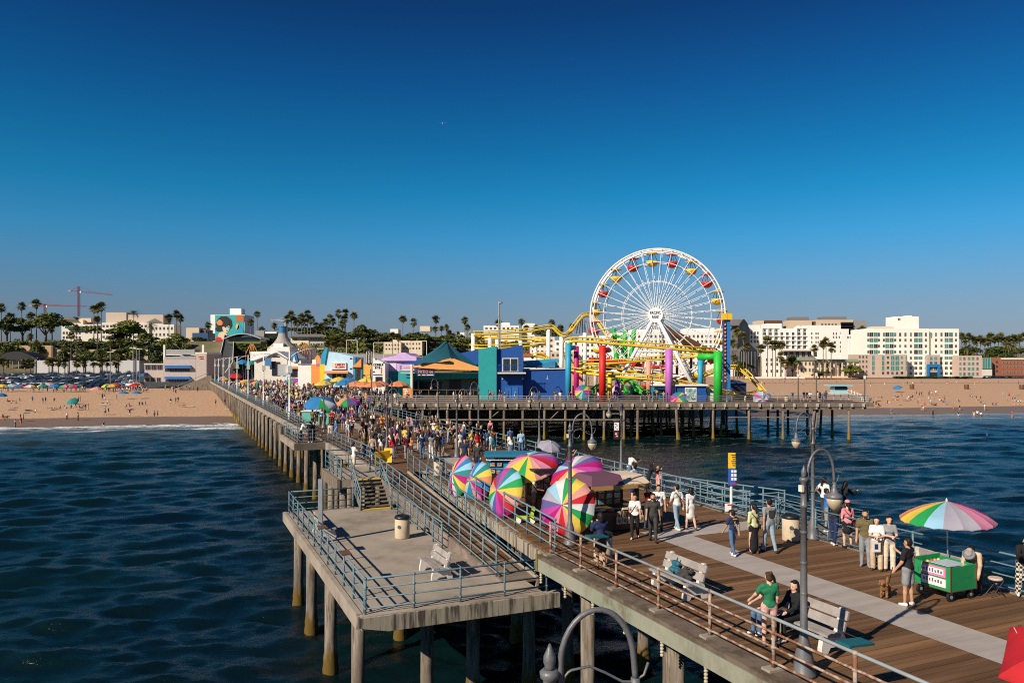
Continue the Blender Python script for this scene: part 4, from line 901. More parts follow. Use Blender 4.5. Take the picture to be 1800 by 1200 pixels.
for x in (1525, 1555, 1585): px, py = z7(x, 432); win(h, px, py, 2.4, 3.6, Y-1.4)
block('terrace_roof', 1376, 1428, 613.5, 616.5, Y-12, 10, offw, h); block('terrace_wall', 1378, 1426, 616.5, 632, Y-9, 6, grey, h)
for k in range(6): px, py = z7(768+k*72, 640); win(h, px, py, 6, 9, Y-9, 'k')
block('lower_block', 1339, 1382, 625, 664, Y-14, 8, W2, h)
for x in (1348, 1356, 1366, 1374): [win(h, x, y, 3.4, 5.2, Y-14) for y in (632, 640, 652)]
for x in (1321, 1327, 1332): [win(h, x, y, 2.6, 5, Y+2) for y in (585, 592.5, 600)]
at = building('glass_atrium', 'dark glass atrium hall with a ridged roof next to the drop tower', 1315, 510, z=-2)
dk = M('dark_atrium_glass', (.02, .025, .032), .2, var=.3, scale=.2)
poly('hall', [(1297, 640), (1318, 640), (1318, 580), (1314, 568), (1308, 560.5), (1303, 566), (1297, 578)], 512, 530, dk, at); poly('roof', [(1283, 572), (1300, 572), (1308, 560.8), (1288, 561.5)], 514, 532, roof_g, at)
poly('lower_hall', [(1300, 652), (1333, 652), (1331, 616), (1318, 604), (1308, 606), (1300, 620)], 503, 511, dk, at)
for k in range(5): block('mullion', 1303+k*6, 1303.7+k*6, 618, 652, 502.7, .28, grey, at)
b = building('white_hotel_block', 'white hotel block seen through the Ferris wheel spokes', 1215, 530, z=-2)
block('wall', 1080, 1292, 584, 664, 530, 22, W2, b); block('upper_wall', 1205, 1292, 577, 584, 534, 16, W2, b); block('upper_wall', 1110, 1160, 579, 584, 534, 16, W2, b)
for k in range(28):
    for y in (591, 600, 609, 618, 628, 638): win(b, 1086+k*7.4, y, 3.4, 5, 530, 'd')
b = building('terraced_flats', 'white terraced flats behind the coaster columns', 985, 540, z=0)
for a, c, t_, m_ in ((932, 975, 592, offw), (975, 1020, 598, W2), (1020, 1080, 590, W2), (935, 1015, 618, beige)):
    dy = 0 if m_ is not beige else -8; block('wall', a, c, t_, 664, 540+dy, 14, m_, b)
    for k in range(int((c-a)/8)):
        for y in range(int(t_)+6, 650, 10): win(b, a+5+k*8, y, 4, 4.6, 540+dy, 'd')
block('tiled_roof', 920, 960, 621, 627, 520, 8, paint('terracotta', (.35, .10, .05), .9), b); block('wall', 921, 959, 627, 650, 520.5, 7, W2, b)
# peach offices above the hotels
b = building('peach_offices', 'peach and grey office blocks rising above the gabled hotel', 1430, 640, z=10)
for a, c, t_, m_ in ((1332, 1343, 563.5, beige), (1343, 1375, 563, brown), (1387, 1427, 563, beige), (1393, 1422, 557, roof_g), (1427, 1436, 565, brown), (1436, 1500, 562, beige), (1448, 1488, 556.5, roof_g), (1478, 1500, 566, beige), (1500, 1523, 562.5, grey)):
    block('wall', a, c, t_, 640, 640+(a % 7)*.5+(8 if m_ is roof_g else 0), 14, m_, b)
for y in (567, 572, 577): block('balcony_band', 1479, 1499, y, y+2.2, 638, 2.1, dark, b)
win(b, 1514, 574, 11, 11, 641.5, 'd')
for k in range(5): win(b, 1445+k*6, 570, 3, 3, 640.2, 'd')
b = building('green_roof_mansion', 'cream mansion with a green hipped roof among palms', 1458, 462, z=-3)
block('wall', 1405, 1432, 633, 661, 462, 12, cream, b); block('wall', 1432, 1510, 636, 661, 464, 12, cream, b)
gr_roof = paint('sage_roof', (.22, .28, .19), .9)
for a, c, t_, y_ in ((1402, 1436, 628, 461), (1430, 1512, 631, 463)): poly('roof', [(a, t_+5), (c, t_+5), (c-5, t_), (a+5, t_)], y_, y_+14, gr_roof, b)
for a in (1409, 1416, 1423, 1429): [win(b, a, y, 3.2, 6, 462) for y in (639, 650)]
for k in range(9): [win(b, 1437+k*8.2, y, 3.6, 7, 464, 'k' if k in (3, 4) else 'd') for y in (642, 653)]
for k in range(7): block('column', 1440+k*10, 1441.4+k*10, 637, 661, 460.5, .8, cream, b)
# left-hand buildings on the bluff
def flat(name, lab, blocks, wins, px, Y, z=24):
    b = building(name, lab, px, Y, z=z)
    for a, c, t_, bt, m_, dy in blocks: block('wall', a, c, t_, bt, Y+dy, 16, m_, b)
    for x0, x1, n, ys, w_, h_, k, dy in wins:
        for i in range(n):
            for y in ys: win(b, x0+(x1-x0)*i/max(n-1, 1), y, w_, h_, Y+dy, k)
    return b
tan = paint('tan_stucco', (.52, .41, .33), .9)
b = flat('bluff_hotel', 'cream flat-roofed hotel on the bluff with a dark green awning', [(108, 178, 570, 602, offw, 0), (178, 262, 567, 602, offw, 0), (186, 222, 549, 567, tan, 4), (222, 287, 553, 570, tan, 5), (262, 306, 570, 600, offw, 2), (118, 146, 562, 570, cream, 5), (133, 160, 559, 566, beige, 9)],
     [(112, 140, 6, (585, 593), 3.4, 4.5, 'd', 0), (152, 175, 4, (574, 584), 4.2, 4.2, 'd', 0), (182, 256, 12, (573, 584, 592), 3.8, 4, 'd', 0), (268, 302, 6, (577, 588), 3, 5, 'd', 2)], 205, 690)
poly('awning', [(114, 573), (145, 573), (145, 577), (114, 577)], 686, 690, paint('awning_green', (.01, .10, .06)), b)
poly('hip_roof', [(103, 562), (134, 562), (128, 556.5), (110, 556.5)], 692, 704, roof_g, b); poly('hip_roof', [(258, 566), (284, 566), (272, 559.5)], 694, 706, roof_g, b)
b = building('mural_building', 'tall block with a teal mural of a black-haired woman, white penthouse on top', 400, 720, z=27)
block('wall', 370, 430, 553, 612, 720, 26, white, b); block('mural_panel', 378, 428.5, 553.5, 601, 719.6, .35, paint('mural_teal', (.03, .36, .36)), b); block('penthouse', 404, 424, 542, 552.8, 730, 10, white, b)
def blob(name, cx, cy, rx, ry, mat, yo, seed=1, n=22, jag=.0):
    rr = random.Random(seed); mb = MB(); mb.prismy([(fx(cx+rx*math.cos(2*math.pi*k/n)*(1+jag*rr.uniform(-1, 1)), 719), fz(cy-ry*math.sin(2*math.pi*k/n)*(1+jag*rr.uniform(-1, 1)), 719)) for k in range(n)][::-1], 719.5-yo, 719.59-yo); return mb.build(name, mat, b, world=True)
skin_m = paint('mural_skin', (.75, .55, .36))
blob('painted_hair', 394, 569, 14.5, 13.5, black, .0, 3, 26, .06); blob('painted_hair', 385, 578, 7, 5, black, .1, 4, 16, .06); blob('painted_face', 397, 576, 6.2, 8.5, skin_m, .2); blob('painted_hair', 395, 569.5, 7.5, 5, black, .3, 5, 16, .05); blob('painted_flower', 386, 567, 5, 5, paint('mural_orange', (.7, .22, .06)), .4, 6, 12, .2); blob('painted_neck', 391, 590, 8, 7, skin_m, .2, 7); blob('painted_shade', 399.5, 577, 3, 4, paint('mural_mint', (.25, .6, .5)), .3, 8); blob('painted_dress', 384, 597, 6, 5, red, .35, 9)
blob('painted_eye', 396, 575, 1.6, .7, black, .4); blob('painted_eye', 401, 574.6, 1.4, .7, black, .4); blob('painted_mouth', 398.5, 581, 1.7, .8, red, .4)
block('painted_square', 415, 428.4, 554, 565, 719.4, .18, paint('mural_rust', (.55, .12, .02)), b); blob('painted_sun', 417, 574, 3, 5, yellow, .2); poly('painted_wedge', [(409, 600), (428, 600), (428, 580), (420, 568)], 719.3, 719.5, sky_b, b)
flat('brown_block', 'low brown block with blue tarpaulin beside the pier road', [(327, 350, 576, 600, beige, 0), (340, 362, 579, 600, brown, 3), (338, 366, 585, 598, paint('tarpaulin_blue', (.01, .06, .17)), -2)], [], 345, 690)
b = flat('curved_roof_hall', 'low hall with a curved metal roof below the mural', [(402, 456, 592, 614, glass, 0), (400, 458, 600, 604, paint('hedge_wall', (.12, .15, .02)), -2), (388, 452, 608, 616, paint('wine_wall', (.12, .01, .03)), -8)], [], 430, 560, 15)
mb = MB(); n = 14; pr = [(fx(396+66*k/n, 560), fz(595-9*math.sin(math.pi*k/n), 560)) for k in range(n+1)]; mb.prismy(pr+[(p[0], p[1]-.6) for p in pr[::-1]], 556, 576); mb.build('curved_roof', paint('pale_metal_roof', (.45, .42, .38), .4), b, world=True)
flat('grey_block', 'plain grey concrete block right of the curved-roof hall', [(449, 464, 581, 606, grey, 0), (463, 486, 584, 606, grey, 4), (466, 486, 583, 586, white, -1)], [], 465, 640, 22)
b = flat('cream_apartments', 'cream apartment house with a dark hipped roof among the palms', [(511, 542.5, 591, 616, cream, 0), (543, 573, 591, 616, paint('grey_shade_stucco', (.42, .37, .32)), .6)], [(515, 521, 3, (596, 605), 2.4, 3, 'd', 0), (533, 539, 3, (596, 605), 2.4, 3, 'g', 0), (547, 570, 6, (596, 605), 2.8, 3, 'd', .6)], 542, 600, 20)
poly('roof', [(508, 592), (575, 592), (566, 587), (520, 587)], 597, 618, roof_g, b)
flat('yellow_apartments', 'pale yellow apartment houses behind the lilac hall', [(675, 705, 601, 624, cream, 0), (705, 742, 599, 624, cream, 5), (690, 700, 597, 601, cream, 3)], [(679, 700, 5, (606, 613), 2.6, 3, 'd', 0), (710, 737, 6, (604, 612), 2.6, 3, 'd', 5)], 708, 560, 14)
flat('white_offices', 'row of white office roofs above the coaster track', [(850, 912, 572, 600, white, 0), (873, 896, 567, 573, white, 4), (917, 940, 568, 600, white, 8), (738, 756, 573, 582, cream, 6), (686, 700, 578, 586, white, 9), (802, 818, 584, 600, white, 4)], [(855, 908, 8, (577,), 4, 3, 'd', 0)], 880, 720, 22)
b = flat('white_colonnade', 'long low white wall with dark piers behind the car park', [(60, 245, 633.5, 656, paint('pale_grey_wall', (.52, .50, .50)), 0)], [], 150, 462, 2)
for k in range(7): block('pier', 60+k*29, 62.5+k*29, 632.5, 656, 461.5, .4, grey, b)
b = building('retaining_wall', 'tan retaining wall along the foot of the bluff', 150, 525, 'wall', 6)
for a, c, t_, m_ in ((22, 92, 607, paint('ochre_wall', (.42, .27, .15))), (92, 260, 614, paint('tan_concrete', (.40, .32, .25)))): block('wall', a, c, t_, 640, 525+(a > 50)*2, 3, m_, b)
b = building('vaulted_roof', 'dark vaulted roof over the bus stop left of the car park', 40, 480, z=3)
mb = MB(); n = 12; pr = [(fx(6+62*k/n, 480), fz(630-12.5*math.sin(math.pi*min(1, .18+.82*k/n)), 480)) for k in range(n+1)]; mb.prismy(pr+[(pr[-1][0], fz(632, 480)), (pr[0][0], fz(632, 480))], 478, 492); mb.build('roof', black, b, world=True)
for k in range(6): block('post', 10+k*11, 11+k*11, 628, 648, 479, .6, grey, b)
# beach restaurant at the foot of the pier
Y = 292
b = building('beach_restaurant', 'two-storey grey beach restaurant with blue awnings beside the pier', 310, Y, z=-3.5)
lg = paint('warm_grey_boards', (.44, .37, .33), .8)
block('wall', 287, 343.5, 632, 671, Y, 14, lg, b); block('terrace', 254, 286.8, 640, 671, Y+1, 12, lg, b); block('corner_tower', 343.8, 363, 622, 671, Y-.5, 15, lg, b); block('parapet', 343, 363.5, 619, 622, Y-.6, 15, offw, b)
poly('roof_top', [(289, 632), (343, 632), (343, 626), (324, 626), (320, 622.5), (316, 626), (289, 627)], Y+6, Y+14, grey, b); block('roof_line', 253, 287, 638.5, 640, Y+.7, 13, offw, b)
block('upper_parapet', 289, 346, 622.6, 624, Y+14.1, 6, offw, b); block('upper_wall', 289, 342, 614, 623, Y+16, 5, grey, b); block('gate_post', 287, 290, 606, 632, Y+8, 1, offw, b); block('gate_post', 355, 358.5, 606, 620, Y+8, 1, offw, b)
aw = paint('awning_blue', (.01, .12, .38))
for t_, bt, a, c in ((642, 647, 289, 333), (662, 666, 289, 332)): poly('awning', [(a, bt), (c+4, bt), (c, t_), (a, t_)], Y-1.6, Y, aw, b)
poly('side_awning', [(241, 661), (253, 661), (253, 655)], Y-2, Y+3, aw, b)
for k in range(10): win(b, 292+k*4.4, 650, 3.6, 5.5, Y, 'k'); 
for k in range(8): win(b, 293+k*5.2, 669, 4, 5, Y, 'k')
for k in range(3): win(b, 260+k*10.5, 645.5, 8.6, 8, Y+1, 'k'); win(b, 259+k*10, 667, 7, 7, Y+1, 'k')
marks(349, 358.5, 627.2, 2.2, 6, Y-.55, red, b, 8); marks(351, 358.5, 630.6, 2, 5, Y-.55, red, b, 9)
st = thing('beach_stairs', 'long staircase from the pier down to the beach by the restaurant', 'stairs', (fx(335, 280), 280, -3.5))
poly('side_wall', [(310, 684), (372, 684), (372, 660), (366, 660)], 276, 279, timber, st)
for k in range(16): mb = MB(); mb.bx(fx(311+k*3.4, 279), fx(311+(k+1)*3.4, 279), 279.05, 282, fz(684, 279), fz(682-k*1.4, 279)); mb.build('step', conc, st, world=True)
mb = MB(); mb.tube([D(310, 679, 276.5), D(366, 655, 276.5)], .08, 5); mb.build('handrail', rail_m, st, world=True)
# road climbing from the pier to the town
mb = MB(); pts = [(-118, 300, -.2), (-150, 400, 6), (-200, 540, 19), (-236, 640, 29), (-262, 720, 30.5)]
vs = []; 
for x, y, z in pts: vs += [(x-2.2, y, z), (x+5, y, z)]
mb._add(vs, [(2*i+1, 2*i, 2*i+2, 2*i+3)[::-1] for i in range(len(pts)-1)]); tag(mb.build('pier_road', asphalt), kind='structure')
for dx, nm in ((-2.6, 'left'), (5, 'right')):
    t = thing('road_parapet', f'pale parapet along the {nm} side of the road climbing from the pier', 'wall', (pts[0][0]+dx, pts[0][1], pts[0][2]))
    for (x, y, z), (x2, y2, z2) in zip(pts[:-1], pts[1:]): mb = MB(); mb.hexa([(x+dx, y, z-6), (x+dx+.4, y, z-6), (x2+dx+.4, y2, z2-6), (x2+dx, y2, z2-6), (x+dx, y, z+1), (x+dx+.4, y, z+1), (x2+dx+.4, y2, z2+1), (x2+dx, y2, z2+1)]); mb.build('parapet', offw, t, world=True)

# ---- cranes
def crane(lab, px, pyb, pyt, Y, jx0, jx1, jy0, jy1, mat):
    t = thing('tower_crane', lab, 'crane', (fx(px, Y), Y, fz(pyb, Y))); q = Y/F
    def lattice(name, a, b, w_, n):
        mb = MB(); a, b = Vector(a), Vector(b); d = b-a; s1 = Vector((0, 0, 1)) if abs(d.x) > abs(d.z) else Vector((1, 0, 0)); s2 = Vector((0, 1, 0))
        for u in (-1, 1):
            for v in (-1, 1): mb.tube([a+s1*u*w_+s2*v*w_, b+s1*u*w_+s2*v*w_], w_*.32, 4)
        for k in range(n): mb.tube([a+d*k/n+s1*w_*(-1)**k-s2*w_, a+d*(k+1)/n-s1*w_*(-1)**k-s2*w_], w_*.25, 4)
        return mb.build(name, mat, t, world=True)
    lattice('mast', D(px, pyb, Y), D(px, pyt, Y), 1.3*q, 12); lattice('jib', D(jx0, jy0, Y), D(jx1, jy1, Y), .75*q, 26)
    mb = MB(); mb.tube([D(px, pyt, Y), D(jx0+(px-jx0)*.3, jy0, Y)], .2*q, 4); mb.tube([D(px, pyt, Y), D(px+(jx1-px)*.6, jy0+(jy1-jy0)*.65, Y)], .2*q, 4); mb.build('tie', mat, t, world=True)
    mb = MB(); mb.box(D(jx0+2.5, jy0+1.2, Y), (5*q, 2*q, 3*q)); mb.build('counterweight', grey, t, world=True)
    mb = MB(); mb.box(D(px+3, jy0+(jy1-jy0)*.15+2, Y), (3*q, 2*q, 3*q)); mb.build('cab', white, t, world=True)
cr = paint('crane_red', (.34, .04, .045))
crane('tall red tower crane standing above the town on the left', 138.5, 556, 503, 1300, 120, 198, 510, 518, cr)
crane('lower red tower crane with a long level jib on the far left', 79, 556, 534, 1500, 52, 152, 536, 538, cr)
crane('white tower crane behind the palms', 502, 590, 557, 1400, 476, 506, 562, 564, paint('crane_white', (.6, .58, .56)))

# ---- vegetation
leafA = leafmat('broadleaf', (.036, .052, .010), (.15, .165, .028)); leafP = leafmat('palm_frond', (.06, .068, .014), (.17, .15, .035)); leafD = leafmat('dark_leaf', (.02, .034, .008), (.075, .09, .016))
trunk_m = M('palm_trunk', (.17, .13, .095), .9, var=.3, scale=.8); bark = M('bark', (.10, .075, .055), .95, var=.3, scale=.5); dead = M('dead_fronds', (.19, .13, .07), .9, var=.3, scale=1)
def fan_crown(seed, n=34, L=2.3):
    r = random.Random(seed); mb = MB()
    for k in range(n):
        az = r.random()*6.283; el_ = R(r.uniform(-55, 85)); l = L*r.uniform(.75, 1.1); drop = r.uniform(.1, .5)
        d = Vector((math.cos(az)*math.cos(el_), math.sin(az)*math.cos(el_), math.sin(el_))); sd = Vector((-math.sin(az), math.cos(az), 0)); up = d.cross(sd)
        c = d*l*.5
        for j in range(7):
            f = (j-3)/3; tip = c+(d*math.cos(f*1.25)+sd*math.sin(f*1.25))*l*.55+Vector((0, 0, -drop*l*.35*abs(f)-drop*.3)); b0 = c+sd*f*.06*l; mb._add([c*.3, b0-sd*.09*l+up*.02, tip, b0+sd*.09*l-up*.02], [(0, 1, 2), (0, 2, 3)], 0)
    for k in range(14):
        az = r.random()*6.283; d = Vector((math.cos(az), math.sin(az), 0)); z1 = -r.uniform(1.0, 2.4); mb._add([d*.15, d*.55+Vector((-d.y, d.x, 0))*.3+Vector((0, 0, z1)), d*.5-Vector((-d.y, d.x, 0))*.3+Vector((0, 0, z1*.9))], [(0, 1, 2)], 1)
    return mb.mesh('crown', [leafP, dead])
def feather_crown(seed, n=44, L=4.2):
    r = random.Random(seed); mb = MB()
    for k in range(n):
        az = r.random()*6.283; el_ = R(r.uniform(-15, 80)); l = L*r.uniform(.8, 1.1); d = Vector((math.cos(az), math.sin(az), 0)); sd = Vector((-d.y, d.x, 0)); p = Vector((0, 0, 0)); a = el_; pts = [p]
        for j in range(6): p = p+(d*math.cos(a)+Vector((0, 0, math.sin(a))))*l/6; a -= R(r.uniform(12, 20)); pts.append(p)
        for j in range(6):
            w0 = (.1, .42, .5, .48, .4, .25)[j]
            for sg in (-1, 1):
                for h in (0, .5):
                    q0 = pts[j]+(pts[j+1]-pts[j])*h; q1 = pts[j]+(pts[j+1]-pts[j])*(h+.35); mb._add([q0, q1, q1+sd*sg*w0+Vector((0, 0, -.28*w0))+(pts[j+1]-pts[j])*.4], [(0, 1, 2)] if sg > 0 else [(0, 2, 1)])
    return mb.mesh('crown', [leafP])
def trunk_mesh(seed, r0=.28, r1=.2, lean=.03):
    r = random.Random(seed); mb = MB(); a = r.random()*6.28; mb.tube([Vector((math.cos(a)*lean*h*h, math.sin(a)*lean*h*h, h)) for h in (0, .25, .5, .75, 1)], [r0*1.3, r0, r0*.9, r1, r1], 7)
    return mb.mesh('trunk', trunk_m, True), Vector((math.cos(a)*lean, math.sin(a)*lean, 1))
CROWNS = [fan_crown(k) for k in range(6)]; FEATH = [feather_crown(k) for k in range(3)]
PALMS = []
def palm(px, py, Y, scale=1.0, kind='fan', zone='bluff'): PALMS.append((px, py, Y, scale, kind, zone))
for px, py in ((2, 541), (18, 556), (38, 538), (55, 556), (64, 534), (165, 543), (172, 541), (178, 538), (92, 568), (297, 559), (310, 552), (317, 559)): palm(px, py, 640, 1.5 if py < 560 else 1.2, 'fan', 'on the bluff at the left, above the car park')
for px, py in ((53, 591), (90, 579), (125, 590), (134, 577), (171, 560), (65, 605), (112, 612), (195, 604), (210, 600), (208, 620), (243, 608)): palm(px, py, 500, 1.0, 'fan', 'at the foot of the left-hand bluff')
for px in (6, 45, 53, 86, 92, 103, 114, 135, 147, 165, 176, 188, 204): palm(px, 636+random.uniform(-1, 2), 452, 1.15, 'fan', 'in the row of short palms before the white colonnade')
for px, py in ((235, 551), (265, 574), (146, 622), (156, 621), (185, 622)): palm(px, py, 600 if py < 600 else 480, 1.15 if py < 600 else .7, 'date', 'of the feathery palms on the left-hand slope')
for px, py in ((366, 571), (441, 566), (452, 552), (460, 580), (482, 572)): palm(px, py, 660, 1.3, 'fan', 'around the mural building')
for px, py in ((505, 561), (512, 553), (517, 563), (523, 567), (530, 558), (536, 566), (541, 551), (546, 562), (556, 572), (565, 574), (573, 566), (580, 559), (585, 565), (595, 551), (601, 570), (607, 549), (605, 560), (622, 554)): palm(px, py, 610, 1.35, 'fan', 'of the tall palm grove behind the pale blue shop')
for px, py in ((600, 600), (575, 603), (590, 605), (612, 598), (585, 598), (640, 592), (665, 590), (690, 589), (700, 592)): palm(px, py, 470, .95, 'fan', 'of the low palms in front of the grove')
for px, py in ((708, 560), (727, 566), (766, 561), (817, 563), (822, 575), (765, 578), (776, 577), (785, 575), (790, 585), (797, 590), (805, 588), (812, 594), (818, 598), (735, 588), (750, 592)): palm(px, py, 600, 1.25 if py < 570 else 1.05, 'fan', 'between the shade sails and the town')
for px, py in ((876, 568), (917, 565), (925, 577), (942, 578), (970, 567), (985, 577), (1005, 574), (1044, 630), (1035, 640), (1068, 625)): palm(px, py, 600, 1.2, 'fan', 'behind the yellow coaster track')
for px, py in ((1289, 602), (1296, 583), (1307, 590), (1312, 608), (1290, 628), (1337, 612), (1349, 598), (1358, 606), (1363, 606), (1373, 606), (1372, 625), (1431, 612), (1447, 604), (1452, 600), (1461, 610), (1380, 640), (1496, 648)): palm(px, py, 455, 1.1, 'fan', 'before the white seafront hotels')
for px, py in ((1510, 582), (1516, 579), (1518, 590)): palm(px, py, 600, 1.3, 'fan', 'between the two white hotels')
for k in range(18): palm(1691+k*6.4+random.uniform(-1.5, 1.5), random.choice((591, 594, 597, 600)), 640, 1.4, 'fan', 'of the dark palms at the far right')
for px, py in ((1712, 620), (1780, 612), (1773, 607), (1700, 612)): palm(px, py, 560, 1.4, 'date', 'of the feathery palms at the far right')
zones = {}
for p in PALMS: zones.setdefault(p[5], []).append(p)
for z_, ps in zones.items():
    ps.sort(key=lambda p: p[0])
    for i, (px, py, Y, sc, kind, _) in enumerate(ps):
        x = fx(px, Y); gz = float(land_z(x, Y))-.3; top = fz(py, Y); hgt = max(top-gz, 1.2)
        lab = f'{ORD(i)} palm from the left {z_}' if len(ps) > 1 else f'palm {z_}'
        t = thing('palm_tree', lab, 'palm tree', (x, Y, gz), group='palms '+z_)
        tm, d = trunk_mesh(i+int(px), .26*sc, .2*sc); o = add('trunk', tm, t, (0, 0, 0), scale=(1, 1, hgt))
        o = add('crown', random.choice(CROWNS if kind == 'fan' else FEATH), t, (d.x, d.y, hgt), rot=(0, 0, random.random()*6), scale=(sc*1.3*random.uniform(.9, 1.15),)*2+(sc*1.3*random.uniform(.85, 1.1),))
def leaf_crown(seed, lobes, n=2600, leaf=.75, mat=leafA):
    r = np.random.default_rng(seed); vs = []; fs = []
    lob = [(r.normal(0, .42, 3)*np.array([1, 1, .45])+np.array([0, 0, .1]), r.uniform(.32, .55)) for _ in range(lobes)]
    for k in range(n):
        c, rad = lob[k % lobes]; d = r.normal(size=3); d /= np.linalg.norm(d); d[2] = abs(d[2])*.9-.25*r.random()
        p = c+d*rad*(r.random()**.35)*np.array([1, 1, .75])
        a = r.normal(size=3); a /= np.linalg.norm(a); a = a*.6+d*.5; b_ = np.cross(a, r.normal(size=3)); b_ /= np.linalg.norm(b_)+1e-6; a = np.cross(b_, d+.3*r.normal(size=3)); a /= np.linalg.norm(a)+1e-6
        s = leaf*r.uniform(.5, 1.1); i = len(vs); vs += [p-a*s-b_*s*.5, p+a*s*.2-b_*s, p+a*s, p+b_*s*.8]; fs.append((i, i+1, i+2, i+3))
    me = bpy.data.meshes.new('crown'); me.from_pydata([tuple(v) for v in vs], [], fs); me.materials.append(mat); me.update(); return me
TC = [leaf_crown(k, 9, 2600, .075, leafA) for k in range(3)]+[leaf_crown(9+k, 7, 1600, .085, leafD) for k in range(2)]
tmb = MB(); tmb.tube([(0, 0, 0), (.02, 0, .35), (0, .02, .6)], [.06, .045, .03], 7)
for a in range(5): tmb.tube([(0, 0, .35), (.25*math.cos(a*1.3), .25*math.sin(a*1.3), .7), (.45*math.cos(a*1.3), .45*math.sin(a*1.3), .95)], [.035, .02, .01], 5)
TRK = tmb.mesh('trunk', bark, True)
def tree(lab, px, wpx, pyt, pyb, Y, kind=0, group=None, name='tree'):
    q = Y/F; x = fx(px, Y); zt, zb = fz(pyt, Y), min(fz(pyb, Y), float(land_z(x, Y))+1); H = zt-zb; Wd = wpx*q*1.28
    t = thing(name, lab, 'tree', (x, Y, zb), group=group); add('trunk', TRK, t, scale=(Wd*.5, Wd*.5, H*.65))
    add('crown', TC[kind], t, (0, 0, H*.58), rot=(0, 0, random.random()*6), scale=(Wd*.52, Wd*.52, H*.55)); return t
for i, a in enumerate(((12, 46, 549, 602, 620, 3, 'dark spreading tree at the left edge on the bluff'), (40, 34, 553, 602, 625, 3, 'dark tree second from the left on the bluff'), (80, 62, 545, 602, 615, 0, 'huge spreading fig tree in front of the cream hotel'), (222, 62, 563, 612, 600, 1, 'broad green tree covering the middle of the cream hotel'), (202, 36, 573, 612, 598, 3, 'dark tree left of the broad green tree'), (252, 36, 584, 622, 590, 1, 'bushy tree right of the broad green tree'), (285, 36, 590, 640, 560, 0, 'bushy slope tree left of the restaurant sign'), (315, 34, 583, 618, 590, 0, 'bushy tree under the three palms by the pier road'), (305, 30, 600, 642, 545, 3, 'dark bush tree behind the restaurant roof'),
        (262, 40, 602, 640, 548, 3, 'dark slope tree beneath the feathery palm'), (232, 34, 606, 640, 540, 0, 'green slope tree behind the car park'), (637, 26, 566, 604, 610, 4, 'umbrella-shaped pine right of the palm grove'), (652, 44, 574, 612, 615, 4, 'dark evergreen right of the umbrella pine'), (540, 80, 572, 600, 640, 3, 'dark tree mass behind the palm grove'), (590, 70, 574, 616, 600, 4, 'tree mass under the right side of the palm grove'), (640, 60, 592, 624, 520, 0, 'green bushy tree behind the banner frame'), (690, 60, 583, 612, 600, 0, 'olive tree above the lilac hall'), (730, 56, 585, 612, 590, 1, 'olive tree between the lilac hall and the shade sails'), (775, 60, 588, 616, 580, 2, 'olive tree behind the shade sails'), (815, 40, 592, 618, 570, 0, 'olive tree left of the coaster track'),
        (1393, 28, 623, 664, 468, 1, 'bright round green tree among the hotel palms'), (1700, 40, 605, 640, 600, 3, 'dark tree just right of the white hotel'), (1760, 70, 604, 640, 610, 3, 'dark tree mass above the brick block'), (1745, 40, 610, 650, 560, 4, 'dark tree left of the brick block'), (1440, 30, 650, 666, 458, 3, 'low shrub before the green-roofed mansion'), (1495, 34, 641, 666, 456, 0, 'leafy tree at the corner of the green-roofed mansion'), (1300, 40, 632, 664, 470, 0, 'leafy tree below the glass atrium'), (20, 52, 595, 640, 540, 3, 'dark hedge tree at the left edge of the slope'), (155, 70, 596, 622, 560, 3, 'dark hedge below the cream hotel'), (205, 60, 598, 622, 556, 3, 'dark hedge right of the palm trunks'), (115, 50, 595, 615, 565, 4, 'dark hedge left of the palm trunks'), (425, 60, 600, 622, 540, 4, 'dark planting below the curved-roof hall'), (968, 40, 572, 592, 640, 4, 'dark tree top above the coaster track'), (345, 30, 590, 606, 640, 4, 'small tree beside the pier road'), (480, 60, 590, 612, 600, 4, 'trees behind the cone-roofed pavilion'), (143, 34, 606, 640, 521, 3, 'dark bush covering the tan wall left of centre'), (172, 30, 610, 642, 519, 0, 'green bush covering the tan wall behind the colonnade'), (108, 26, 612, 642, 520, 4, 'dark bush at the joint of the two tan walls'), (212, 40, 606, 644, 517, 3, 'dark bush at the right half of the tan wall'), (246, 38, 604, 646, 515, 0, 'green bush at the right end of the tan wall'), (14, 40, 600, 642, 522, 3, 'dark bush above the vaulted roof'), (60, 30, 596, 615, 523, 4, 'dark ivy mound over the ochre wall'), (278, 34, 612, 648, 470, 3, 'dark shrub left of the restaurant terrace'), (150, 22, 622, 642, 470, 1, 'low green shrub above the colonnade roof'), (195, 20, 622, 642, 470, 1, 'second low green shrub above the colonnade roof'))): tree(a[6], *a[:6])
for k in range(10): tree(f'{ORD(k)} clipped shrub from the left before the white hotel', 1580+k*13, 16, 660, 668, 470, 3, 'shrubs before the white hotel', 'shrub')

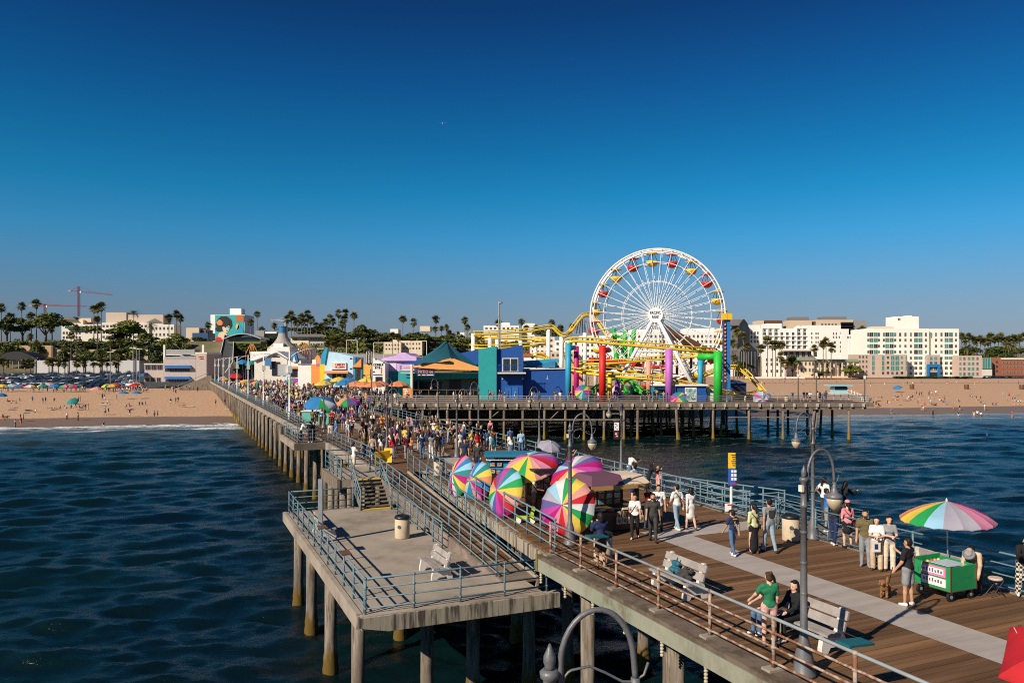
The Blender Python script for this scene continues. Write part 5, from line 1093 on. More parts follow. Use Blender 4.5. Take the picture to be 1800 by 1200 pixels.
# scrub and ivy over the slopes, too dense to count
def scrub(regions, mat):
    r = np.random.default_rng(3); VS = []; 
    for px0, px1, Y0, Y1, n, hmax in regions:
        Yc = r.uniform(Y0, Y1, n); Xc = (r.uniform(px0, px1, n)-900)/F*Yc; zc = land_z(Xc, Yc); rad = r.uniform(1.2, 3.6, n); hh = r.uniform(.4, hmax, n)
        for k in range(46):
            d = r.normal(size=(n, 3)); d /= np.linalg.norm(d, axis=1)[:, None]; d[:, 2] = np.abs(d[:, 2])
            p = np.stack([Xc, Yc, zc], 1)+d*np.stack([rad, rad, hh], 1)*(r.random((n, 1))**.3)
            a = np.cross(d, r.normal(size=(n, 3))); a /= np.linalg.norm(a, axis=1)[:, None]; b = np.cross(d+.5*r.normal(size=(n, 3)), a); b /= np.linalg.norm(b, axis=1)[:, None]; s_ = r.uniform(.3, .85, (n, 1))
            VS.append(np.stack([p-a*s_, p-b*s_*.7, p+a*s_, p+b*s_*.7], 1).reshape(-1, 3))
    v = np.concatenate(VS); f = np.arange(len(v)).reshape(-1, 4); me = bpy.data.meshes.new('hillside_scrub'); me.vertices.add(len(v)); me.vertices.foreach_set('co', v.astype(np.float32).ravel()); me.loops.add(len(v)); me.loops.foreach_set('vertex_index', f.astype(np.int32).ravel())
    me.polygons.add(len(f)); me.polygons.foreach_set('loop_start', np.arange(0, len(v), 4, dtype=np.int32)); me.update(); me.validate(); me.materials.append(mat); return add('hillside_scrub', me)
tag(scrub([(0, 335, 545, 612, 420, 3.5), (95, 330, 532, 560, 160, 3), (250, 345, 470, 545, 120, 4), (400, 700, 480, 610, 420, 3), (500, 850, 600, 640, 260, 5), (690, 860, 500, 600, 260, 3), (1640, 1830, 560, 640, 200, 4), (860, 1080, 560, 640, 160, 3)], leafA), 'dense green scrub covering the slopes behind the car park and shops', 'scrub', kind='stuff')

# ---- cars
def car_mesh():
    mb = MB(); L_, W_ = 4.4, 1.78
    pr = [(-2.2, .35), (-2.2, .8), (-1.95, .95), (-1.5, .98), (-1.0, 1.42), (.45, 1.45), (1.1, 1.02), (2.0, .85), (2.2, .65), (2.2, .35)]
    n = len(pr); vs = [(p[0], -W_/2*(.86 if p[1] > 1.2 else 1), p[1]) for p in pr]+[(p[0], W_/2*(.86 if p[1] > 1.2 else 1), p[1]) for p in pr]
    fs = [tuple(range(n)), tuple(range(2*n-1, n-1, -1))]; mb._add(vs, fs, 0)
    for i in range(n): mb._add([vs[i], vs[i+n], vs[(i+1) % n+n], vs[(i+1) % n]], [(0, 1, 2, 3)], 1 if i in (3, 5) else 0)
    for sg in (-1, 1): mb._add([(-1.25, sg*.88, 1.0), (.85, sg*.88, 1.02), (.4, sg*.79, 1.39), (-.9, sg*.79, 1.36)], [(0, 1, 2, 3) if sg < 0 else (3, 2, 1, 0)], 1)
    for x in (-1.4, 1.35):
        for sg in (-1, 1): mb.tube([(x, sg*.75, .33), (x, sg*.92, .33)], .33, 10, 2)
    return mb.mesh('car', [white, glass, black])
CAR = car_mesh()
ccol = {'white': (.7, .7, .68), 'black': (.012, .012, .014), 'silver': (.4, .4, .41), 'grey': (.13, .135, .14), 'dark blue': (.02, .035, .1), 'red': (.3, .015, .012), 'tan': (.35, .28, .2)}
cmat = {k: M('car_paint_'+k.replace(' ', '_'), v, .25, .1 if k in ('white', 'red') else .4, .03) for k, v in ccol.items()}
cw = ['white']*5+['black']*6+['silver']*3+['grey']*5+['dark blue']*3+['red', 'tan']
def car(x, Y, rz, lab, group, c):
    o = add('parked_car', CAR, None, (x, Y, float(land_z(x, Y))+.07), (0, 0, rz)); o.material_slots[0].link = 'OBJECT'; o.material_slots[0].material = cmat[c]; return tag(o, lab.format(c), 'car', group)
for r_ in range(9):
    Y = 300+r_*15.5; xs = np.arange(fx(-4, Y), min(fx(246, Y), -132), 3.05); n = 0
    for x in xs:
        if random.random() < .12: continue
        car(float(x), Y+random.uniform(-.4, .4), R(90)+random.choice((0, math.pi))+random.uniform(-.03, .03), f'{{}} car, {ORD(n)} from the left in the {ORD(r_)} row of the beach car park', 'cars in the beach car park', random.choice(cw)); n += 1
for k in range(17): car(fx(1730+k*6, 494), 494, R(90), f'{{}} car, {ORD(k)} from the left before the brick block', 'cars before the brick block', random.choice(cw))
t = thing('white_truck', 'white pickup truck parked beside the restaurant terrace', 'truck', (fx(233, 296), 296, float(land_z(fx(233, 296), 296))+.05))
mb = MB(); mb.box((-1, 0, 1.1), (3.4, 2, 1.1)); mb.build('bed', white, t); mb = MB(); mb.box((1.6, 0, 1.3), (2, 2, 1.5)); mb.box((3, 0, .95), (1.2, 1.9, .8)); mb.build('cab', white, t)
mb = MB(); mb.box((1.7, 0, 1.7), (1.5, 2.06, .5)); mb.build('window', glass, t)
for x in (-1.6, 2.5):
    for sg in (-1, 1): mb = MB(); mb.tube([(x, sg*.8, .42), (x, sg*1.05, .42)], .42, 12); mb.build('wheel', black, t)
# lamp standards of the car park, goal frames and banner on the sand
for k, (px, pt, Y) in enumerate(((234, 612, 300), (240, 613, 310), (245, 614, 320), (194, 619, 300))):
    t = thing('car_park_light', f'{ORD(k)} of the tall floodlight poles by the car park', 'light pole', (fx(px, Y), Y, -3.2)); mb = MB(); mb.tube([(0, 0, 0), (0, 0, fz(pt, Y)+3.2)], .13, 6); mb.build('pole', grey_rail, t)
    mb = MB(); mb.box((-.7, 0, fz(pt, Y)+3.3), (1.1, .5, .2)); mb.box((.7, 0, fz(pt, Y)+3.3), (1.1, .5, .2)); mb.build('lamp_head', offw, t)
for k, (a, c, t_) in enumerate(((609, 628, 598), (657, 675, 602), (703, 721, 599), (731, 750, 599))):
    Y = 330; t = thing('goal_frame', f'{ORD(k)} tall pale exercise frame from the left behind the shops', 'frame', (fx(a, Y), Y, -3.5))
    for px in (a, c): mb = MB(); mb.tube([Vector((fx(px, Y), Y, -3.5)), D(px, t_, Y)], .14, 6); mb.build('post', offw, t, world=True)
    mb = MB(); mb.tube([D(a, t_, Y), D(c, t_, Y)], .14, 6); mb.build('crossbar', offw, t, world=True)
b = building('long_grey_wall', 'long low grey wall behind the shop roofs', 640, 345, 'wall', -3); block('wall', 575, 700, 622, 650, 345, 1, grey, b)
b = building('coast_wall', 'low pale wall at the back of the beach before the hotels', 1380, 450, 'wall', -4); block('wall', 1310, 1415, 662, 665.5, 450, .5, offw, b)
# lifeguard tower, sand fence, litter drums
Y = 205
t = thing('lifeguard_tower', 'pale blue lifeguard tower on stilts with a ramp on the sand', 'lifeguard tower', (fx(1481, Y), Y, float(land_z(fx(1481, Y), Y))))
lb = paint('lifeguard_blue', (.28, .50, .55)); zb = fz(690, Y)
block('cabin', 1467, 1491, 681, 691, Y, 3, lb, t); block('roof', 1462, 1499, 676.5, 678.5, Y-1, 5, lb, t); block('window_band', 1468, 1489, 678.7, 685, Y-.1, 2.8, glass, t); block('deck', 1464, 1496, 691, 692.5, Y-1, 5, offw, t)
for px in (1466, 1478, 1492): mb = MB(); mb.tube([Vector((fx(px, Y), Y+.3, -5)), D(px, 692, Y+.3)], .14, 6); mb.build('leg', lb, t, world=True)
mb = MB(); mb.hexa([D(1496, 693, Y), D(1496, 693, Y+1.6), D(1524, 705, Y+1.6), D(1524, 705, Y), D(1496, 691.5, Y), D(1496, 691.5, Y+1.6), D(1524, 703.5, Y+1.6), D(1524, 703.5, Y)]); mb.build('ramp', lb, t, world=True)
for k in range(6): mb = MB(); mb.tube([D(1497+k*5, 692+k*2.1, Y), D(1497+k*5, 685+k*2.1, Y)], .07, 5); mb.build('ramp_post', white, t, world=True)
mb = MB(); mb.tube([D(1490, 685, Y), D(1524, 697, Y)], .07, 5); mb.build('ramp_rail', white, t, world=True)
Y = 262
t = thing('sand_fence', 'pale wooden slat fence standing on the sand right of the lifeguard tower', 'fence', (fx(1550, Y), Y, -4.5))
for k in range(56): mb = MB(); px = 1524+k*.98; gz = float(land_z(fx(px, Y), Y)); mb.bx(fx(px, Y), fx(px+.8, Y), Y, Y+.06, gz-.1, fz(690+k*.02+random.uniform(-.4, .4), Y)); mb.build('slat', paint('pale_slat', (.6, .38, .2)), t, world=True)
for k, px in enumerate((1603, 1699, 1796)):
    Y = 285; o = MB().lathe([(.45, 0), (.5, .5), (.5, 1.0), (.46, 1.1)], 10).build('litter_drum', brown); gx = fx(px, Y); o.location = (gx, Y, float(land_z(gx, Y))); o.scale = (1.6, 1.6, 1.6); tag(o, f'{ORD(k)} brown litter drum from the left on the right-hand beach', 'bin', 'litter drums')
# ---------------------------------------------------------------- lamps, umbrellas, benches, stalls
lamp_grey = M('lamp_post_grey', (.135, .135, .14), .45, .2, .2, 3, bump=.1, bscale=30)
def globe_material():
    m, nt, b = _base('frosted_globe'); b.inputs['Base Color'].default_value = (.62, .52, .33, 1); b.inputs['Roughness'].default_value = .25
    b.inputs['Transmission Weight'].default_value = .25; b.inputs['Subsurface Weight'].default_value = 0; return m
globe_m = globe_material()
def make_lamp():
    t = thing('pier_lamp', 'x', 'street lamp')
    mb = MB(); mb.lathe([(.24, 0), (.24, .06), (.2, .12), (.19, .35), (.15, .5), (.13, .62), (.09, .75), (.085, .8), (.075, .82), (.068, 2.0), (.062, 3.38), (.08, 3.39), (.085, 3.44), (.064, 3.47), (.06, 3.9), (.085, 3.92), (.09, 3.97), (.06, 4.0)], 16); mb.build('post', lamp_grey, t, True)
    for k in range(4): mb = MB(); mb.lathe([(.069, 0), (.074, .01), (.074, .05), (.069, .06)], 12, (0, 0, 1.0+k*.62)); mb.build('collar', lamp_grey, t, True)
    mb = MB(); mb.lathe([(.05, 4.0), (.045, 4.03), (.058, 4.07), (.055, 4.12), (.03, 4.18), (.008, 4.24)], 12); mb.build('finial', lamp_grey, t, True)
    a = [Vector((.095, 0, 3.5)), Vector((.095, 0, 3.85))]+[Vector((.43-.335*math.cos(q), 0, 4.02+.52*math.sin(q))) for q in np.linspace(.15, math.pi-.1, 16)]+[Vector((.775, 0, 3.92)), Vector((.78, 0, 3.84))]
    mb = MB(); mb.tube(a, .028, 8); mb.build('arm', lamp_grey, t, True)
    sc = [Vector((.33+.115*math.cos(q)-.1, 0, 3.83+.15*math.sin(q))) for q in np.linspace(-.2, -4.4, 16)]+[Vector((.36, 0, 4.0)), Vector((.5, 0, 3.93)), Vector((.66, 0, 3.83)), Vector((.76, 0, 3.82)), Vector((.86, 0, 3.88)), Vector((.9, 0, 4.0))]
    mb = MB(); mb.tube(sc, .013, 6); mb.build('scroll', lamp_grey, t, True)
    mb = MB(); mb.lathe([(.04, 3.86), (.045, 3.76), (.06, 3.72), (.08, 3.64), (.15, 3.6), (.165, 3.57), (.165, 3.53), (.15, 3.52)], 16, (.78, 0, 0)); mb.build('shade', lamp_grey, t, True)
    mb = MB(); mb.lathe([(.15, 3.53), (.155, 3.47), (.14, 3.41), (.09, 3.33), (.04, 3.285), (.01, 3.27)], 16, (.78, 0, 0)); mb.build('globe', globe_m, t, True)
    mb = MB(); mb.box((-.09, -.03, 3.78), (.06, .1, .13)); mb.build('sensor_box', offw, t); return t
lamp0 = make_lamp(); used = [False]
def lamp(pos, az, label, h=1.0):
    o = lamp0 if not used[0] else copy_tree(lamp0)
    used[0] = True; o.location = pos; o.rotation_euler = (0, 0, az); o.scale = (1.0, 1.0, h); o['label'] = label; o['group'] = 'arched pier lamps'
TD = PA
lamp(G(1413, 1186), TD-.05, 'grey arched lamp post standing among the two nearest benches')
lamp(Vector((.33, 6.75, -.03)), TD-R(14), 'top of the arched lamp at the bottom edge of the picture', .915)
lamp(G(1429, 947), TD+math.pi, 'arched lamp beside the beige bin on the right')
lamp(G(1002, 957), TD-.3, 'arched lamp rising between the rainbow umbrellas')
lamp(G(1092, 838), TD+math.pi, 'arched lamp with a parking sign by the right-hand railing')
lamp(G(803, 803), TD-.2, 'arched lamp at the right of the ring of watchers')
lamp(G(841, 757), TD+math.pi, 'arched lamp at the right railing behind the watchers')
lamp(G(770, 736), TD+math.pi, 'arched lamp at the right railing before the patio restaurant')
lamp(G(689, 731), TD+math.pi, 'arched lamp where the pier meets the amusement pier')
lamp(G(680, 798), TD-.2, 'arched lamp at the left of the ring of watchers')
lamp(G(948, 787), TD+math.pi, 'arched lamp behind the photo cart by the right railing')
lamp(G(611, 742), TD-.2, 'arched lamp left of the violet and rainbow parasol')
lamp(G(569, 752), TD-.2, 'arched lamp beside the big blue parasol')
lamp(G(653, 709), TD+math.pi, 'arched lamp below the coffee sign')
for k, px in enumerate((1035, 1147, 1278)): lamp(Vector((fx(px, 124), 124, 0)), R(180), f'{ORD(k)} arched lamp from the left on the amusement pier edge')
for k, (px, pt) in enumerate(((1403, 652), (1435, 650), (1520, 655))):
    t = thing('light_pole', f'{ORD(k)} thin dark pole from the left at the right end of the amusement pier', 'pole', (fx(px, 125), 125, 0)); mb = MB(); mb.tube([(0, 0, 0), (0, 0, fz(pt, 125))], [.11, .07], 6); mb.build('pole', M('dark_pole', (.09, .075, .06), .7), t); mb = MB(); mb.box((0, 0, fz(pt+8, 125)), (.3, .2, .5)); mb.build('fitting', white, t)
sg = thing('parking_sign', 'narrow dark sign with white letters on the lamp by the right railing', 'sign', G(1092, 838)+Vector((-.28, -.12, 2.1)))
mb = MB(); mb.bx(-.16, .16, -.02, .02, 0, .95); mb.build('board', black, sg)
mb = MB(); mb.bx(-.13, .13, -.035, -.021, .5, .93); mb.build('white_panel', white, sg); mb = MB(); mb.bx(-.1, .1, -.035, -.021, .08, .42); mb.build('red_panel', M('dull_red', (.2, .03, .03), .6), sg)
for k, (x, z, w_, h_) in enumerate(((-.05, .84, .1, .03), (.02, .76, .06, .05), (-.06, .66, .05, .05), (.04, .58, .08, .03), (-.03, .3, .1, .07), (.02, .18, .07, .06))): mb = MB(); mb.bx(x-w_/2, x+w_/2, -.045, -.036, z-h_/2, z+h_/2); mb.build('sign_mark', black if k < 4 else white, sg)
# tall white lamp standards along the left edge
wp_m = M('white_pole', (.72, .70, .66), .5, var=.08)
def tall(s, lab, banner=False):
    t = thing('tall_lamp', lab, 'street lamp', P(s, 11.6), PA, 'tall white lamp standards along the pier edge')
    mb = MB(); mb.lathe([(.19, 0), (.17, .9), (.12, .95), (.1, 4), (.085, 7.7)], 10); mb.build('pole', wp_m, t, True)
    mb = MB(); mb.tube([(0, 0, 6.9), (.8, 0, 7.5), (1.8, 0, 7.85), (3.2, 0, 7.95)], [.05, .05, .045, .04], 6); mb.build('arm', wp_m, t, True)
    mb = MB(); mb.box((3.4, 0, 7.93), (.7, .25, .14)); mb.build('lamp_head', wp_m, t)
    mb = MB(); mb.box((0, -.16, 5.6), (.5, .3, .8)); mb.build('speaker_box', wp_m, t)
    mb = MB(); mb.lathe([(.13, 0), (.15, .05), (.15, .3), (.13, .35)], 10, (0, 0, 3.0)); mb.build('yellow_band', yellow_m, t)
    if banner: mb = MB(); mb.box((-.65, 0, 5.55), (1.25, .06, 1.25)); mb.build('banner', white, t)
for k, s in enumerate((89, 117, 143, 170, 196, 222, 248, 270)): tall(s, f'{ORD(k)} tall white lamp standard along the left edge'+(' with white banner' if k == 0 else ''), k == 0)

# ---- umbrellas
UC = {'r': (.62, .02, .03), 'o': (.75, .27, .13), 'y': (.78, .58, .08), 'g': (.02, .36, .09), 't': (.02, .25, .25), 'b': (.03, .22, .50), 'l': (.32, .58, .75), 'v': (.13, .11, .33), 'p': (.55, .06, .36), 'm': (.48, .01, .2), 'w': (.72, .74, .74), 'k': (.70, .25, .38), 's': (.40, .38, .45), 'c': (.75, .35, .28)}
UM = {k: M('canvas_'+k, v, .8, var=.08, scale=2, bump=.15, bscale=9) for k, v in UC.items()}
def cloth(m):                                       # thin canvas lets some light through
    nt = m.node_tree; b = nt.nodes['Principled BSDF']; out_ = nt.nodes['Material Output']; tr_ = nt.nodes.new('ShaderNodeBsdfTranslucent'); mx = nt.nodes.new('ShaderNodeMixShader'); mx.inputs[0].default_value = .3
    nt.links.new(b.inputs['Base Color'].links[0].from_socket, tr_.inputs[0]); nt.links.new(b.outputs[0], mx.inputs[1]); nt.links.new(tr_.outputs[0], mx.inputs[2]); nt.links.new(mx.outputs[0], out_.inputs[0])
for m_ in UM.values(): cloth(m_)
def panel_mesh(n, Rr=1.0, H=.42):
    da = 2*math.pi/n; mb = MB(); rows = []
    prof = [(0.0, 0), (.3, -.075*H/.42), (.55, -.16*H/.42), (.8, -.28*H/.42), (1.0, -H), (1.005, -H-.075)]
    K = 4; vs = []
    for r_, z in prof:
        for j in range(K+1):
            u = j/K; a = -da/2+da*u; bulge = math.cos(da/2)/math.cos(a)*(1-.012*math.sin(math.pi*u)); sag = .03*math.sin(math.pi*u)*r_
            zz = z-sag*.4
            if r_ > 1.001: zz = z+.03*abs(math.cos(math.pi*u))
            vs.append((Rr*r_*bulge*math.cos(a), Rr*r_*bulge*math.sin(a), Rr*zz))
    fs = [(i*(K+1)+j, (i+1)*(K+1)+j, (i+1)*(K+1)+j+1, i*(K+1)+j+1) for i in range(len(prof)-1) for j in range(K)]
    mb._add(vs, fs); return mb.mesh('panel', UM['r'], True)
PAN = {n: panel_mesh(n) for n in (4, 8, 16)}
chrome = M('umbrella_pole', (.5, .5, .5), .35, .6, .05)
def umbrella(label, tip, axis, Rr, cols, n=16, pole=2.0, spin=0, group=None, name='umbrella', cat='umbrella'):
    t = thing(name, label, cat, tip, group=group); t.rotation_euler = rot_to(axis).to_euler()
    for k in range(n):
        o = add('panel', PAN[n], t, rot=(0, 0, spin+2*math.pi*k/n), scale=(Rr, Rr, Rr)); o.material_slots[0].link = 'OBJECT'; o.material_slots[0].material = UM[cols[k % len(cols)]]
    mb = MB(); mb.tube([(0, 0, -.02), (0, 0, -pole)], .017*max(1, Rr), 6); mb.build('pole', chrome, t)
    mb = MB(); mb.lathe([(.03, -.01), (.028, .04), (.008, .08)], 8); mb.build('tip', UM['w'], t)
    if n == 16 and Rr < 1.3:
        for k in range(8):
            a = spin+2*math.pi*(k+.5)/8; mb = MB(); mb.tube([(0, 0, -.5*Rr), (.55*Rr*math.cos(a), .55*Rr*math.sin(a), -.2*Rr)], .008, 4); mb.build('strut', chrome, t)
    return t
RB = 'ryobtgvpkwlmrygs'
umbrella('tilted rainbow umbrella leaning furthest left by the ramp railing', D(795, 832, 37), (-.80, -.45, .30), 1.02, 'yotlbkmwgymtlbkm', spin=2.2, pole=1.9, group='rainbow stall umbrellas')
umbrella('tilted rainbow umbrella second from the left by the ramp railing', D(826, 844, 36), (-.72, -.58, .33), 1.02, 'motylbtkmboytlbk', spin=2.6, pole=1.9, group='rainbow stall umbrellas')
umbrella('rainbow umbrella standing on its rim below the broad pink one', D(873, 861, 31.5), (-.74, -.58, .30), 1.05, 'vrcyglvpmrcygltp', spin=2.1, pole=1.8, group='rainbow stall umbrellas')
umbrella('broad rainbow umbrella with pink panels over the souvenir stall', D(929, 801, 33), (-.22, -.36, .9), 1.22, 'gyckrpsvlwvpkcyy', spin=-1.5, pole=2.1, group='rainbow stall umbrellas')
umbrella('rainbow umbrella tipped up to the right behind the lamp post', D(1004, 822, 30.5), (-.44, -.5, .72), 1.15, 'gyckpmvswpvlmrcy', spin=-1.3, pole=2.0, group='rainbow stall umbrellas')
umbrella('rainbow umbrella facing the camera low beside the lamp post', D(988, 887, 27.5), (-.45, -.80, .32), 1.08, 'rcygwlsvpmkrcygw', spin=.4, pole=1.5, group='rainbow stall umbrellas')
umbrella('rainbow parasol over the green vendor cart', D(1664, 880, 21.6), (-.02, 0, 1), 1.2, 'oyglsskkmrroyglsk', spin=math.pi+1.18, pole=2.44, group='rainbow stall umbrellas')
umbrella('red umbrella cut off at the bottom right corner', Vector((9.55, 13.1, 1.55)), (.05, -.25, .95), 1.3, 'r', 4, pole=1.5, spin=R(132))
umbrella('big blue beach parasol by the mint green kiosk', G(563, 742)+Vector((0, 0, 2.5)), (.1, -.5, .87), 1.75, 'bbbbbbgw', 8, 2.6, .3)
umbrella('violet, white and rainbow parasol on the open deck', G(612, 735)+Vector((0, 0, 2.35)), (.0, -.25, 1), 1.45, 'pwgyogvp', 8, 2.4, .6)
umbrella('grey translucent umbrella held low by the right railing', G(968, 838)+Vector((0, 0, 1.95)), (.15, -.4, .9), .68, 's', 8, .9, .2)
far_u = [(392, 661, 'blue and orange', 'boybo', 255), (418, 668, 'green, white and red', 'grwrg', 215), (436, 667, 'rainbow striped', 'ryogpbvm', 195), (452, 669, 'pink-sided rainbow', 'pyogpbrm', 185), (434, 677, 'green and yellow', 'gygbl', 170), (414, 656, 'red', 'r', 235), (512, 664, 'multicoloured', 'pbgyw', 190), (426, 632, 'blue', 'b', 250), (440, 634, 'teal', 't', 250)]
for k, (px, py, nm, cols, Y) in enumerate(far_u): umbrella(f'{nm} parasol, {ORD(k)} of the parasols over the far crowd', D(px, py, Y), (random.uniform(-.2, .2), -.25, 1), 2.1, cols, 8, max(D(px, py, Y).z, 2), k, 'parasols over the far crowd', 'parasol', 'parasol')
for k, (px, py, cols, Y) in enumerate(((658, 670, 'o', 146), (668, 669, 'o', 148), (640, 670, 'o', 152), (701, 669, 'o', 146), (626, 669, 'o', 158), (612, 663, 'b', 165), (596, 662, 'y', 168), (577, 665, 'b', 170), (570, 668, 'y', 160), (645, 663, 'y', 170), (606, 668, 'b', 160))):
    umbrella(f'{ {"o": "orange", "b": "blue", "y": "yellow"}[cols]} cafe parasol, {ORD(k)} of those before the shops', D(px, py, Y), (0, -.05, 1), 2.05, cols, 8, max(D(px, py, Y).z, 2), k*.3, 'cafe parasols before the shops', 'parasol', 'parasol')
for k, (px, py, nm, cols, Y, ax_) in enumerate(((1025, 686, 'rainbow parasol facing the sea below the red column', 'rcygtbvpkygltbvp', 126, (-.1, -.85, .5)), (1192, 697, 'rainbow parasol leaning at the corner of the blue booth', 'ygtbvpmkrocygtbv', 125, (-.3, -.75, .6)), (1340, 690, 'pale striped parasol near the end of the yellow track', 'kwsvlwpkwslvwkpw', 126, (-.1, -.45, .9)), (1341, 700, 'second pale striped parasol tipped towards the railing', 'swvkwlspwkvswlkp', 125, (.1, -.9, .3)))):
    umbrella(nm, D(px, py, Y), ax_, 1.4, cols, 16, 1.6, k)
def land_at(px, Y): x = fx(px, Y); return Vector((x, Y, float(land_z(x, Y))))
for k, (px, Y, cols, nm) in enumerate(((33, 258, 'pkwgyvbo', 'rainbow'), (53, 256, 'vbrpkwyb', 'violet and blue'), (75, 258, 'ttyt', 'olive'), (95, 258, 'b', 'blue'), (115, 256, 'gkrwpyob', 'pink and green'), (131, 256, 'rbygopkv', 'multicoloured'), (20, 262, 'l', 'pale blue'), (124, 262, 'gyg', 'green'), (204, 272, 'r', 'red'), (211, 276, 'b', 'blue'), (236, 272, 'r', 'red'), (197, 262, 'oy', 'orange'), (188, 262, 'gyb', 'green and yellow'), (2, 258, 'y', 'yellow'), (86, 276, 'c', 'coral'))):
    umbrella(f'{nm} vendor parasol, {ORD(k)} of those between the car park and the sand', land_at(px, Y)+Vector((0, 0, 2.6)), (random.uniform(-.1, .1), -.1, 1), 2.0, cols, 8, 2.6, k, 'vendor parasols at the back of the sand', 'parasol', 'parasol')
for px, Y, cols, nm, ax_ in ((217, 215, 'b', 'left one of the two blue beach parasols side by side', (0, 0, 1)), (240, 216, 'b', 'right one of the two blue beach parasols side by side', (.05, 0, 1)), (3, 205, 'b', 'blue beach parasol at the left edge of the sand', (.2, -.1, 1)), (1577, 262, 'b', 'dark blue parasol among sunbathers on the right-hand beach', (-.3, -.3, .9)), (126, 196, 't', 'green parasol lying low on the left-hand sand', (.0, -.6, .6)), (170, 242, 'c', 'small coral pop-up tent near the vendors', (0, 0, 1))):
    umbrella(nm, land_at(px, Y)+Vector((0, 0, 2.2 if cols != 't' else 1.0)), ax_, 1.45 if cols != 'c' else 2.0, cols, 8, 2.2, .3)

# ---- benches and bins
slat_m = weathered('bench_slat', (.33, .30, .28), (.25, .22, .2), 2, (.4, .62), .8, .15); bench_w = weathered('bench_end_white', (.62, .58, .52), (.45, .40, .34), 2.5, (.5, .68), .8, .15)
def bench(pos, rz, label):                       # faces local -y, long axis x
    t = thing('bench', label, 'bench', pos, rz, 'white-ended slatted benches')
    for x in (-.72, .72):
        mb = MB(); pr = [(-.42, 0), (-.42, .12), (-.36, .4), (.02, .36), (.22, .92), (.30, .92), (.22, .4), (.34, .12), (.34, 0), (.18, 0), (.1, .12), (-.16, .12), (-.24, 0)]
        vs = [(x+d, a, z) for d in (-.06, .06) for a, z in pr]; n = len(pr)
        mb._add(vs, [tuple(range(n-1, -1, -1)), tuple(range(n, 2*n))]+[(i, (i+1) % n, (i+1) % n+n, i+n) for i in range(n)]); mb.build('end_support', bench_w, t)
    for y, z, tl in ((-.3, .44, 0), (-.08, .41, 0), (.115, .58, 1.25), (.2, .8, 1.25)):
        mb = MB(); mb.box((0, y, z), (1.85, .2, .05), rot=Matrix.Rotation(tl, 3, 'X')); mb.build('slat', slat_m, t)
    return t
BR = PA-R(90)
bench(P(17.7, 12.75), BR, 'bench with a dark jacket on it near the rusty railing'); bench(P(13.4, 13.2), BR, 'bench beside the nearest lamp post where two people sit')
bench(P(26.6, 8.6, LZ), BR, 'lone bench in the middle of the concrete platform'); bench(P(34.6, 5.95, LZ), BR+R(180), 'bench against the sea railing of the concrete platform'); bench(P(15.3, 20.2), BR+R(180), 'bench behind the three posing people'); bench(P(36, 20.2), BR+R(180), 'bench with a pushchair by the right-hand railing')
bench(P(75, 21.6), BR+R(180), 'white-ended bench at the right railing behind the watchers')
binm = weathered('bin_concrete', (.55, .44, .31), (.46, .36, .25), 2, (.4, .62), .85, .2)
def bin_(pos, label, sc=1.0):
    t = thing('litter_bin', label, 'bin', pos, 0, 'beige drum-shaped bins'); mb = MB(); mb.lathe([(.29, 0), (.3, .04), (.3, .76), (.28, .78)], 24); mb.build('drum', binm, t, True)
    mb = MB(); mb.lathe([(.29, .782), (.315, .8), (.315, .84), (.29, .9), (.2, .93), (.19, .9)], 20); mb.build('lid', M('black_lid', (.015, .015, .016), .4, var=.2), t, True)
    mb = MB(); disc(mb, Vector((-.08, -.29, .5)), Vector((-.25, -1, 0)), .07, .02, 14); mb.build('badge', M('badge_green', (.05, .09, .07), .6), t); t.scale = (sc, sc, sc); return t
bin_(G(1390, 949), 'beige bin with a black lid beside the right-hand lamp'); bin_(G(707, 945, LZ), 'beige bin standing on the concrete platform', 1.08); bin_(G(1060, 985), 'beige bin in front of the man in the blue shirt', 1.0); bin_(G(772, 835), 'beige bin behind the ramp railing'); bin_(G(582, 762), 'beige bin next to the bicycle alcove'); bin_(G(512, 717), 'beige bin at the edge of the far crowd'); bin_(Vector((45.5, 128, 0)), 'small pale bin near the right end of the amusement pier')
for k, s in enumerate((20.2, 10.6)):
    t = thing('rail_board', f'teal cutting board fixed to the {"far" if k == 0 else "near"} part of the rusty railing', 'board', P(s, 11.35, 1.12), PA); mb = MB(); mb.box((.2, 0, 0), (.62, .34, .045), rot=Matrix.Rotation(.06, 3, 'Y')); mb.build('board', M('teal_board', (.01, .10, .11), .5), t); mb = MB(); mb.tube([(0, 0, -.1), (0, 0, 0)], .03, 6); mb.build('bracket', grey_rail, t)
for k, (s, tt) in enumerate(((31, 5.3), (26.5, 5.3))): t = thing('rail_board', f'small brown board on the sea railing of the platform, {ORD(k)} from the steps', 'board', P(s, tt, LZ+1.12), PA); mb = MB(); mb.box((0, 0, 0), (.34, .6, .04)); mb.build('board', brown, t)
t = thing('metal_post', 'square grey post rising beside the bench on the concrete platform', 'post', P(33.2, 5.6, LZ)); mb = MB(); mb.bx(-.09, .09, -.09, .09, 0, 2.7); mb.build('post', M('galvanised_post', (.36, .37, .38), .4, .5, .1), t); mb = MB(); mb.bx(-.14, .14, -.14, .14, 0, .06); mb.build('foot_plate', grey, t)

